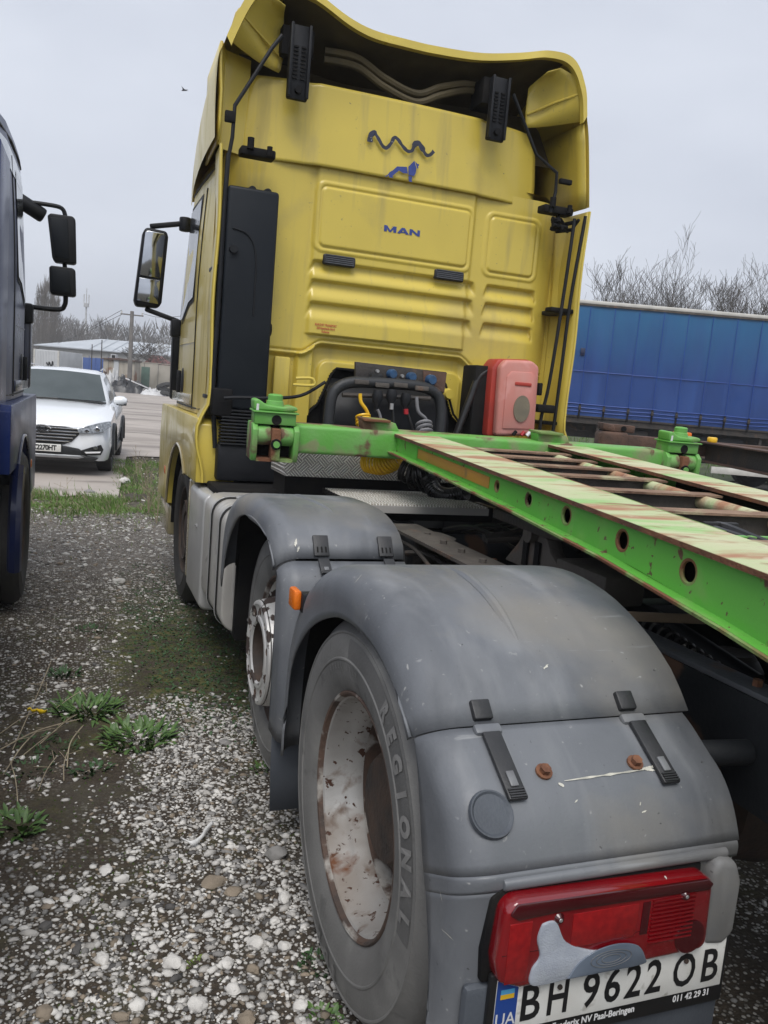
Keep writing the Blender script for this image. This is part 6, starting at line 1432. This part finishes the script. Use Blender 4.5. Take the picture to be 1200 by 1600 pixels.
# gnarled tree by the wall and lighter one
b_ = dep(79, 228, 600); bare_tree('bare_tree', 'dark gnarled bare tree beside the utility pole above the concrete wall', (b_.x, b_.y, 0), 6.6, 41, levels=5, spread=.66, ups=.18, nb=(3, 3), minr=.018, r0=.17, fork=.35)
b_ = dep(92, 262, 600); bare_tree('bare_tree', 'pale bare tree behind the hut beside the yellow mirror', (b_.x, b_.y, 0), 7.4, 47, levels=5, spread=.62, ups=.25, nb=(3, 3), minr=.018, r0=.15, mat='bark_pale')
# poplars: narrow upright crowns of many steep twigs
def poplar(px, d, top, seed, wd, label):
    b_ = dep(d, px, 600); H = zat(d, px, top); rg_ = random.Random(seed); T = thing('poplar_tree', label, 'tree', (b_.x, b_.y, 0))
    MB().cyl((0, 0, -.2), (0, 0, H * .92), .22, 7, .04).obj('trunk', 'bark_pale', T); m = MB()
    for k in range(900):
        z = H * (.08 + .88 * rg_.random() ** .9); a = rg_.uniform(0, 6.3); w_ = wd * (1 - abs(z / H - .45) * 1.3); r = w_ * rg_.random() ** .6
        p = Vector((r * cos(a), r * sin(a), z)); q = p + Vector((cos(a) * .35, sin(a) * .35, rg_.uniform(.7, 1.7))); m.tube([p, q], [.030, .010], 3, False)
    m.obj('crown', 'poplar', T, smooth=False)
poplar(73, 122, 440, 3, 1.3, 'tall narrow leafless poplar just beyond the blue mirror'); poplar(62, 118, 452, 4, 1.2, 'narrow leafless poplar half hidden by the blue cab'); poplar(84, 126, 470, 5, 1.1, 'shorter narrow poplar beside the tallest one')
# far hazy wood, one mass
rg_ = random.Random(77); m = MB()
for k in range(95):
    u = rg_.uniform(40, 330); d = rg_.uniform(150, 270); tp = interp([(40, 512), (95, 500), (120, 503), (150, 500), (175, 507), (215, 512), (260, 508), (330, 510)], u) + rg_.uniform(-3, 24)
    b_ = dep(d, u, 600); H = zat(d, u, tp); wdt = H * rg_.uniform(.16, .30)
    m.tube([(b_.x, b_.y, -.5), (b_.x, b_.y, H * .8)], [.22, .08], 4, False)
    for j in range(110):
        z = H * (.12 + .86 * rg_.random()); a = rg_.uniform(0, 6.3); r = wdt * sqrt(rg_.random()) * (1.1 - abs(z / H - .5) * 1.5); p = Vector((b_.x + r * cos(a), b_.y + r * sin(a), z))
        q = p + Vector((cos(a) * .8, sin(a) * .8, rg_.uniform(.6, 2.0))); m.tube([p, q], [.09, .03], 3, False)
o = m.obj('far_wood', 'twig_far', None, smooth=False); o['kind'] = 'stuff'; o['label'] = 'hazy leafless wood along the horizon behind the warehouse'
# low scrub line along the horizon outside the gap
rg_ = random.Random(78); m = MB()
for k in range(2600):
    az = rg_.uniform(-1.5, 2.0); d = rg_.uniform(240, 330); x = CX.x + sin(az) * d; y = CX.y + cos(az) * d; h = rg_.uniform(3, 8.5)
    m.tube([(x, y, -.5), (x + rg_.uniform(-1, 1), y, h)], [.9, .05], 3, False)
o = m.obj('far_scrub', 'twig_far', None, smooth=False); o['kind'] = 'stuff'; o['label'] = 'thin dark line of distant scrub on the horizon'
# a bird high in the sky
b_ = dep(60, 289, 141); BD = MB()
BD.add([(-.42, .05, .10), (-.18, 0, .04), (0, -.06, .0), (.18, 0, .06), (.40, .05, .16), (.16, .10, .05), (0, .22, .0), (-.16, .10, .03)], [(0, 1, 7), (1, 2, 6, 7), (2, 3, 5, 6), (3, 4, 5)]); BD.tube([(0, -.25, 0), (0, -.05, 0), (0, .2, 0), (0, .32, 0)], [.02, .055, .045, .01], 6)
o = BD.obj('bird', 'bird', None); o.location = b_; o.rotation_euler = (0, .2, .8); tag(o, 'small dark bird flying in the grey sky left of the cab', 'bird')
# ================================================================== GRAVEL AND PLANTS
import numpy as np
R_ = np.random.RandomState(12)
bm = bmesh.new(); bmesh.ops.create_icosphere(bm, subdivisions=1, radius=1); bv = np.array([v.co[:] for v in bm.verts]); bf = np.array([[v.index for v in f.verts] for f in bm.faces]); bm.free()
variants = []
for k in range(24):
    q = bv * (1 + .34 * R_.uniform(-1, 1, (len(bv), 1))) * np.array([[R_.uniform(.65, .95), R_.uniform(.95, 1.55), R_.uniform(.7, 1.0)]]); variants.append(q)
def stones(name, label, pts, sizes, mats, probs):
    V, Fc, mi = [], [], []; o = 0
    for (x, y), s in zip(pts, sizes):
        q = variants[R_.randint(len(variants))] * s * np.array([1, 1, R_.uniform(.45, .75)]); a = R_.uniform(0, 6.28); c, sn = cos(a), sin(a)
        w = np.stack([q[:, 0] * c - q[:, 1] * sn + x, q[:, 0] * sn + q[:, 1] * c + y, q[:, 2] + gz(x, y) + s * .10], 1)
        V.append(w); Fc.append(bf + o); o += len(bv); mi.append(np.full(len(bf), R_.choice(len(mats), p=probs)))
    V = np.concatenate(V); Fc = np.concatenate(Fc); mi = np.concatenate(mi)
    me = bpy.data.meshes.new(name); me.vertices.add(len(V)); me.vertices.foreach_set('co', V.ravel()); me.loops.add(Fc.size); me.loops.foreach_set('vertex_index', Fc.ravel().astype(np.int32))
    me.polygons.add(len(Fc)); me.polygons.foreach_set('loop_start', (np.arange(len(Fc)) * 3).astype(np.int32)); me.polygons.foreach_set('loop_total', np.full(len(Fc), 3, np.int32)) if False else None
    for m_ in mats: me.materials.append(MATS[m_])
    me.polygons.foreach_set('material_index', mi.astype(np.int32)); me.update(calc_edges=True); me.validate()
    ob = bpy.data.objects.new(name, me); COL.objects.link(ob); ob['kind'] = 'stuff'; ob['label'] = label; return ob
pts, sz = [], []
def scatter(x0, x1, y0, y1, per_m2, med, sig, cap, cond=None):
    for k in range(int((x1 - x0) * (y1 - y0) * per_m2)):
        x = R_.uniform(x0, x1); y = R_.uniform(y0, y1)
        if R_.rand() > (gravel_d(x, y) if cond is None else cond(x, y)) ** 1.3: continue
        pts.append((x, y)); sz.append(min(cap, med * math.exp(sig * R_.randn())))
scatter(-2.6, -.95, -.35, 2.2, 5200, .0048, .45, .016)
scatter(-2.6, -.95, -.35, 2.2, 1500, .0085, .32, .019)
scatter(-2.7, -.8, 2.2, 5.0, 1300, .0070, .45, .022)
scatter(-2.7, -.6, 5.0, 9.0, 620, .0095, .45, .028)
scatter(-1.2, .6, 9, 14.5, 60, .014, .4, .03, lambda x, y: .6)
scatter(-.95, 1.0, -1.2, 3, 40, .009, .4, .02)
stones('gravel', 'pale and grey gravel covering the ground beside the yellow tractor', pts, sz, ['stone_white', 'stone_grey', 'stone_tan', 'stone_dark', 'stone_pale'], [.40, .19, .11, .07, .23])
# larger single stones
def rock(px, py, s, mat, label, flat=.6, group=None, seed=0):
    rr = random.Random(seed); p = onz(0, px, py); bm = bmesh.new(); bmesh.ops.create_icosphere(bm, subdivisions=3, radius=1)
    ax = (rr.uniform(.8, 1.3), rr.uniform(.75, 1.1), flat)
    for v in bm.verts:
        nn = 1 + .30 * noise.noise(v.co * 1.5 + Vector((seed, 0, 0))) + .12 * noise.noise(v.co * 4 + Vector((seed, 3, 0))); v.co = Vector((v.co.x * ax[0] * s, v.co.y * ax[1] * s, v.co.z * ax[2] * s)) * nn
    me = bpy.data.meshes.new('stone'); bm.to_mesh(me); bm.free(); me.materials.append(MATS[mat]); me.polygons.foreach_set('use_smooth', [True] * len(me.polygons)); me.set_sharp_from_angle(angle=radians(40))
    o = bpy.data.objects.new('stone', me); COL.objects.link(o); o.location = (p.x, p.y, gz(p.x, p.y) + s * flat * .35); o.rotation_euler = (0, 0, rr.uniform(0, 6)); tag(o, label, 'stone', group)
rock(432, 1330, .034, 'stone_grey', 'rounded grey brown stone against the rear wheel tread', .75, seed=1)
rock(335, 1375, .030, 'stone_tan', 'flat tan clod of dried mud in the white gravel', .4, seed=2)
rock(365, 1390, .030, 'stone_tan', 'broken brown mud clod beside the flat tan one', .35, seed=3)
rock(352, 1156, .030, 'stone_grey', 'flat pale grey stone in front of the mud flap', .4, seed=4)
for i, (px, py, s) in enumerate(((165, 1357, .021), (118, 1400, .018), (190, 1370, .020), (270, 1495, .022), (355, 1500, .018), (400, 1470, .024), (445, 1400, .024), (310, 1560, .024), (215, 1560, .023), (445, 1475, .020), (48, 1385, .018), (205, 1340, .017), (430, 1435, .020), (160, 1490, .020), (365, 1540, .021), (470, 1565, .019))):
    rock(px, py, s, 'stone_white', 'chalk white stone larger than the gravel around it', .65, 'larger white stones in the gravel', 20 + i)
for i, (px, py, s) in enumerate(((72, 1440, .019), (205, 1337, .015), (120, 1475, .016))): rock(px, py, s, 'stone_dark', 'dark slate coloured stone among the white gravel', .5, 'dark stones in the gravel', 50 + i)
for i, (px, py, s) in enumerate(((70, 1570, .023), (385, 1585, .024), (188, 1580, .018), (395, 1508, .019))): rock(px, py, s, 'stone_tan', 'sandy yellow stone larger than the gravel around it', .6, 'sandy stones in the gravel', 60 + i)
rock(186, 906, .05, 'stone_white', 'large pale stone far out on the track between the tractors', .4, seed=71)
rock(195, 752, .09, 'stone_white', 'pale stone at the edge of the grass strip', .6, seed=72); rock(140, 770, .07, 'stone_grey', 'grey stone in the long grass by the concrete slab', .6, seed=73)

def leaf(m, p, d, L_, w, droop, rg_, n_=4):
    d = Vector(d).normalized(); sd_ = d.cross(Vector((0, 0, 1))); sd_ = sd_.normalized() if sd_.length > .01 else Vector((1, 0, 0)); v = []; up = Vector((0, 0, 1))
    for k in range(n_ + 1):
        t = k / n_; c = p + d * (L_ * t) + up * (-droop * L_ * t * t); ww = w * (sin(pi * min(1, t * .85 + .12)) ** .8) if k < n_ else w * .06
        v += [c - sd_ * ww + up * ww * .35, c, c + sd_ * ww + up * ww * .35]
    f = []
    for k in range(n_): a = k * 3; f += [(a, a + 1, a + 4, a + 3), (a + 1, a + 2, a + 5, a + 4)]
    m.add(v, f)
def weed(name, label, px, py, R, n_, L_, w, seed, mat='leaf', group=None, stand=.75, cat='weed'):
    rg_ = random.Random(seed); p0 = onz(0, px, py); m = MB()
    for k in range(n_):
        a = rg_.uniform(0, 6.3); r = R * sqrt(rg_.random()); b_ = Vector((r * cos(a), r * sin(a), gz(p0.x + r * cos(a), p0.y + r * sin(a)) - .004))
        a2 = a + rg_.uniform(-1, 1); el = rg_.uniform(.25, stand + .3); leaf(m, b_, (cos(a2) * (1.1 - el * .5), sin(a2) * (1.1 - el * .5), el), L_ * rg_.uniform(.5, 1.15), w * rg_.uniform(.6, 1.2), rg_.uniform(.05, .45), rg_)
    o = m.obj(name, mat, None, smooth=True, angle=60); o.location = (p0.x, p0.y, 0); return tag(o, label, cat, group)
weed('weed', 'large clump of long-leaved green weeds beside the yellow tape scrap', 135, 1105, .125, 170, .095, .0080, 1, 'leaf')
weed('weed', 'broad clump of green weeds on the edge of the white gravel', 215, 1148, .135, 180, .090, .0085, 2, 'leaf')
weed('weed', 'small dark green weed tuft behind the large clump', 100, 1048, .07, 55, .060, .0065, 3, 'leaf_dark')
weed('weed', 'fresh green weed at the foot of the bare soil patch', 22, 1285, .085, 75, .065, .0085, 4, 'leaf')
weed('weed', 'low leafy weed between the two clumps and the gravel', 140, 1195, .085, 50, .042, .007, 5, 'leaf_dark')
weed('weed', 'thin weed sprouting by the mud flap', 408, 1195, .035, 34, .035, .006, 6, 'leaf')
weed('weed', 'weeds growing tight against the rear tyre', 497, 1500, .045, 60, .032, .006, 7, 'leaf_dark')
weed('weed', 'tiny bright seedlings in the gravel by the rear tyre', 505, 1580, .04, 40, .030, .006, 8, 'leaf')
weed('weed', 'small tuft on the track below the grass strip', 140, 980, .09, 60, .045, .006, 9, 'leaf_dark')
weed('weed', 'lone green seedling in the white gravel', 305, 1495, .016, 12, .022, .005, 10, 'leaf_yellow')
for i, (px, py) in enumerate(((60, 1150), (88, 1165), (45, 1195))): weed('weed', 'sparse dark weed under the dry stems', px, py, .08, 32, .045, .005, 20 + i, 'leaf_dark', 'dark weeds under the dry stems')
# clover mat along the side of the tractor
rg_ = random.Random(31); m = MB()
for k in range(5200):
    x = rg_.uniform(-1.62, -.95); y = rg_.uniform(1.55, 5.2)
    if rg_.random() > moss_d(x, y) * sstep(-1.66, -1.36, x + .25 * fb(x, y, 3, 2)) * (1.0 if y < 4 else .5): continue
    a = rg_.uniform(0, 6.3); leaf(m, Vector((x, y, gz(x, y) - .002)), (cos(a), sin(a), rg_.uniform(.3, 1.2)), rg_.uniform(.012, .032), rg_.uniform(.004, .008), .3, rg_, 2)
o = m.obj('clover_mat', 'leaf_dark', None, angle=60); o['kind'] = 'stuff'; o['label'] = 'low dark green clover mat along the side of the tractor'
# moss crumbs
rg_ = random.Random(32); m = MB()
for k in range(9000):
    x = rg_.uniform(-2.4, -1.0); y = rg_.uniform(-.2, 4.4)
    if rg_.random() > .25 + moss_d(x, y) * .8 - gravel_d(x, y) * .25: continue
    a = rg_.uniform(0, 6.3); s = rg_.uniform(.003, .008); z = gz(x, y)
    m.add([(x + s * cos(a), y + s * sin(a), z - .002), (x + s * cos(a + 2.1), y + s * sin(a + 2.1), z - .002), (x + s * cos(a + 4.2), y + s * sin(a + 4.2), z - .002), (x, y, z + s * .9)], [(0, 1, 3), (1, 2, 3), (2, 0, 3)])
o = m.obj('moss', 'moss', None, smooth=False); o['kind'] = 'stuff'; o['label'] = 'crumbs of moss and soil between the stones'
# grass strip before the white car
rg_ = random.Random(33); mg = MB(); md = MB()
for k in range(30000):
    if rg_.random() < .62: x = rg_.uniform(-2.5, -.4); y = rg_.gauss(8.35, .36) + .35 * fb(x, 1, 1.4, 21)
    else: x = rg_.uniform(-1.35, -.2); y = rg_.uniform(8.2, 13.4)
    pr = .42 + 1.2 * fb(x, y, 2.2, 6)
    if rg_.random() > pr: continue
    h = rg_.uniform(.02, .10) * (.6 + 1.2 * max(0, fb(x, y, 1.2, 3) + .3)); a = rg_.uniform(0, 6.3); w = .006; bx_, by_ = rg_.gauss(0, .035), rg_.gauss(0, .035); z = gz(x, y) - .005
    (mg if rg_.random() < .8 else md).add([(x - w * cos(a), y - w * sin(a), z), (x + w * cos(a), y + w * sin(a), z), (x + bx_ * .5 + w * .7, y + by_ * .5, z + h * .6), (x + bx_, y + by_, z + h)], [(0, 1, 2), (0, 2, 3)])
o = mg.obj('grass', 'grass', None, smooth=False); o['kind'] = 'stuff'; o['label'] = 'green grass strip between the gravel track and the white car'
o = md.obj('dry_grass', 'straw', None, smooth=False); o['kind'] = 'stuff'; o['label'] = 'dry straw blades mixed into the grass strip'
rg_ = random.Random(34); mg = MB()
for k in range(5000):
    x = rg_.uniform(-2.5, -1.0); y = rg_.uniform(5.2, 8.2)
    if rg_.random() > .02 + .55 * max(0, fb(x, y, 1.1, 9)) + .6 * sstep(7.3, 8.2, y): continue
    h = rg_.uniform(.015, .05); a = rg_.uniform(0, 6.3); w = .004; z = gz(x, y) - .004
    mg.add([(x - w * cos(a), y - w * sin(a), z), (x + w * cos(a), y + w * sin(a), z), (x + rg_.gauss(0, .02), y + rg_.gauss(0, .02), z + h)], [(0, 1, 2)])
o = mg.obj('short_grass', 'leaf_yellow', None, smooth=False); o['kind'] = 'stuff'; o['label'] = 'thin short grass on the track between the tractors'
# dry weed skeletons in the grass strip
for i, (px, py) in enumerate(((225, 770), (232, 800), (245, 815), (215, 745), (105, 780))):
    rg_ = random.Random(90 + i); p = onz(0, px, py); m = MB()
    for k in range(7 if i != 4 else 1):
        a = rg_.uniform(0, 6.3); h = rg_.uniform(.25, .5); q = Vector((rg_.gauss(0, .06), rg_.gauss(0, .06), h)); m.tube([(0, 0, -.02), q * .5 + Vector((0, 0, .03)), q], [.004, .003, .002], 4, False)
        for j in range(3): s_ = q * rg_.uniform(.5, .95); m.tube([s_, s_ + Vector((rg_.gauss(0, .06), rg_.gauss(0, .06), rg_.uniform(.03, .1)))], .002, 3, False)
    o = m.obj('dry_weed', 'straw', None); o.location = (p.x, p.y, gz(p.x, p.y)); tag(o, 'single dry upright stem by the concrete slab' if i == 4 else 'dry branching weed stalk standing in the grass strip', 'weed', None if i == 4 else 'dry weeds in the grass strip')
# dry stems lying by the weeds (left foreground)
rg_ = random.Random(35)
specs = [((0, 1165), (125, 1135), .05, .003), ((5, 1205), (60, 1150), .04, .003), ((20, 1165), (80, 1050), .09, .0025), ((70, 1065), (72, 1100), .08, .002), ((105, 1195), (130, 1145), .05, .003), ((28, 1250), (15, 1195), .03, .002), ((60, 1160), (120, 1130), .06, .0022), ((30, 1180), (100, 1140), .03, .002), ((100, 1215), (105, 1180), .02, .002), ((0, 1140), (70, 1120), .05, .002), ((60, 1230), (90, 1185), .02, .002), ((80, 1110), (150, 1085), .07, .002)]
for a, b_, hh_, r in specs:
    A_ = onz(0, *a); B_ = onz(0, *b_); A_.z = gz(A_.x, A_.y) + .006; B_.z = hh_ * .7; mid = A_.lerp(B_, .5) + Vector((rg_.gauss(0, .01), rg_.gauss(0, .01), hh_ * .35)); m = MB(); m.tube(smooth_path([A_, mid, B_], 5), [r] * 10 + [r * .5], 5)
    for j in range(2): s_ = A_.lerp(B_, rg_.uniform(.4, .9)) + Vector((0, 0, hh_ * .3)); m.tube([s_, s_ + Vector((rg_.gauss(0, .04), rg_.gauss(0, .04), rg_.uniform(-.005, .03)))], r * .5, 4)
    tag(m.obj('dry_stalk', 'straw', None), 'thin dry brown stem lying across the weeds', 'stalk', 'dry stems over the weeds')
# yellow tape scrap and white plastic strip
p = onz(0.05, 58, 1110); e2 = Vector((CR.x, CR.y, 0)).normalized(); rows = []
for k in range(9):
    t = k / 8; c = p + e2 * (t - .5) * .085 + Vector((0, .01 * sin(k * 1.7), .004 * sin(k * 2.3))); rows.append([c + Vector((0, -.004, .008)), c + Vector((0, .003, -.008 - (.010 if 4 < k < 7 else 0)))])
o = MB().grid(rows).obj('tape_scrap', 'tape_yellow', None, solid=.0008); tag(o, 'torn scrap of yellow tape caught in the weeds', 'tape')
p = [onz(0.012, *q) for q in ((283, 1312), (300, 1318), (315, 1309), (324, 1295), (333, 1286))]; rows = []
for i, c in enumerate(smooth_path([tuple(q) for q in p], 4)): rows.append([c + Vector((-.003, .004, .008)), c + Vector((.003, -.004, -.002 + .004 * sin(i))) ])
o = MB().grid(rows).obj('plastic_strip', 'litter_white', None, solid=.0008); tag(o, 'bent strip of white plastic lying on the gravel', 'litter')
# ================================================================== HAZE
hm = bpy.data.materials.new('haze'); hm.use_nodes = True; n = hm.node_tree.nodes; l = hm.node_tree.links; n.clear()
pv = n.new('ShaderNodeVolumePrincipled'); pv.inputs['Color'].default_value = (.95, .97, 1.0, 1); pv.inputs['Density'].default_value = HAZE; pv.inputs['Anisotropy'].default_value = .1
ou = n.new('ShaderNodeOutputMaterial'); l.new(pv.outputs[0], ou.inputs['Volume'])
MATS['haze'] = hm
if HAZE > 0:
    o = MB().box(-905, 905, -305, 1205, -1.5, 36).obj('haze', 'haze', None, smooth=False); o['kind'] = 'stuff'; o['label'] = 'thin grey winter haze over the whole yard'
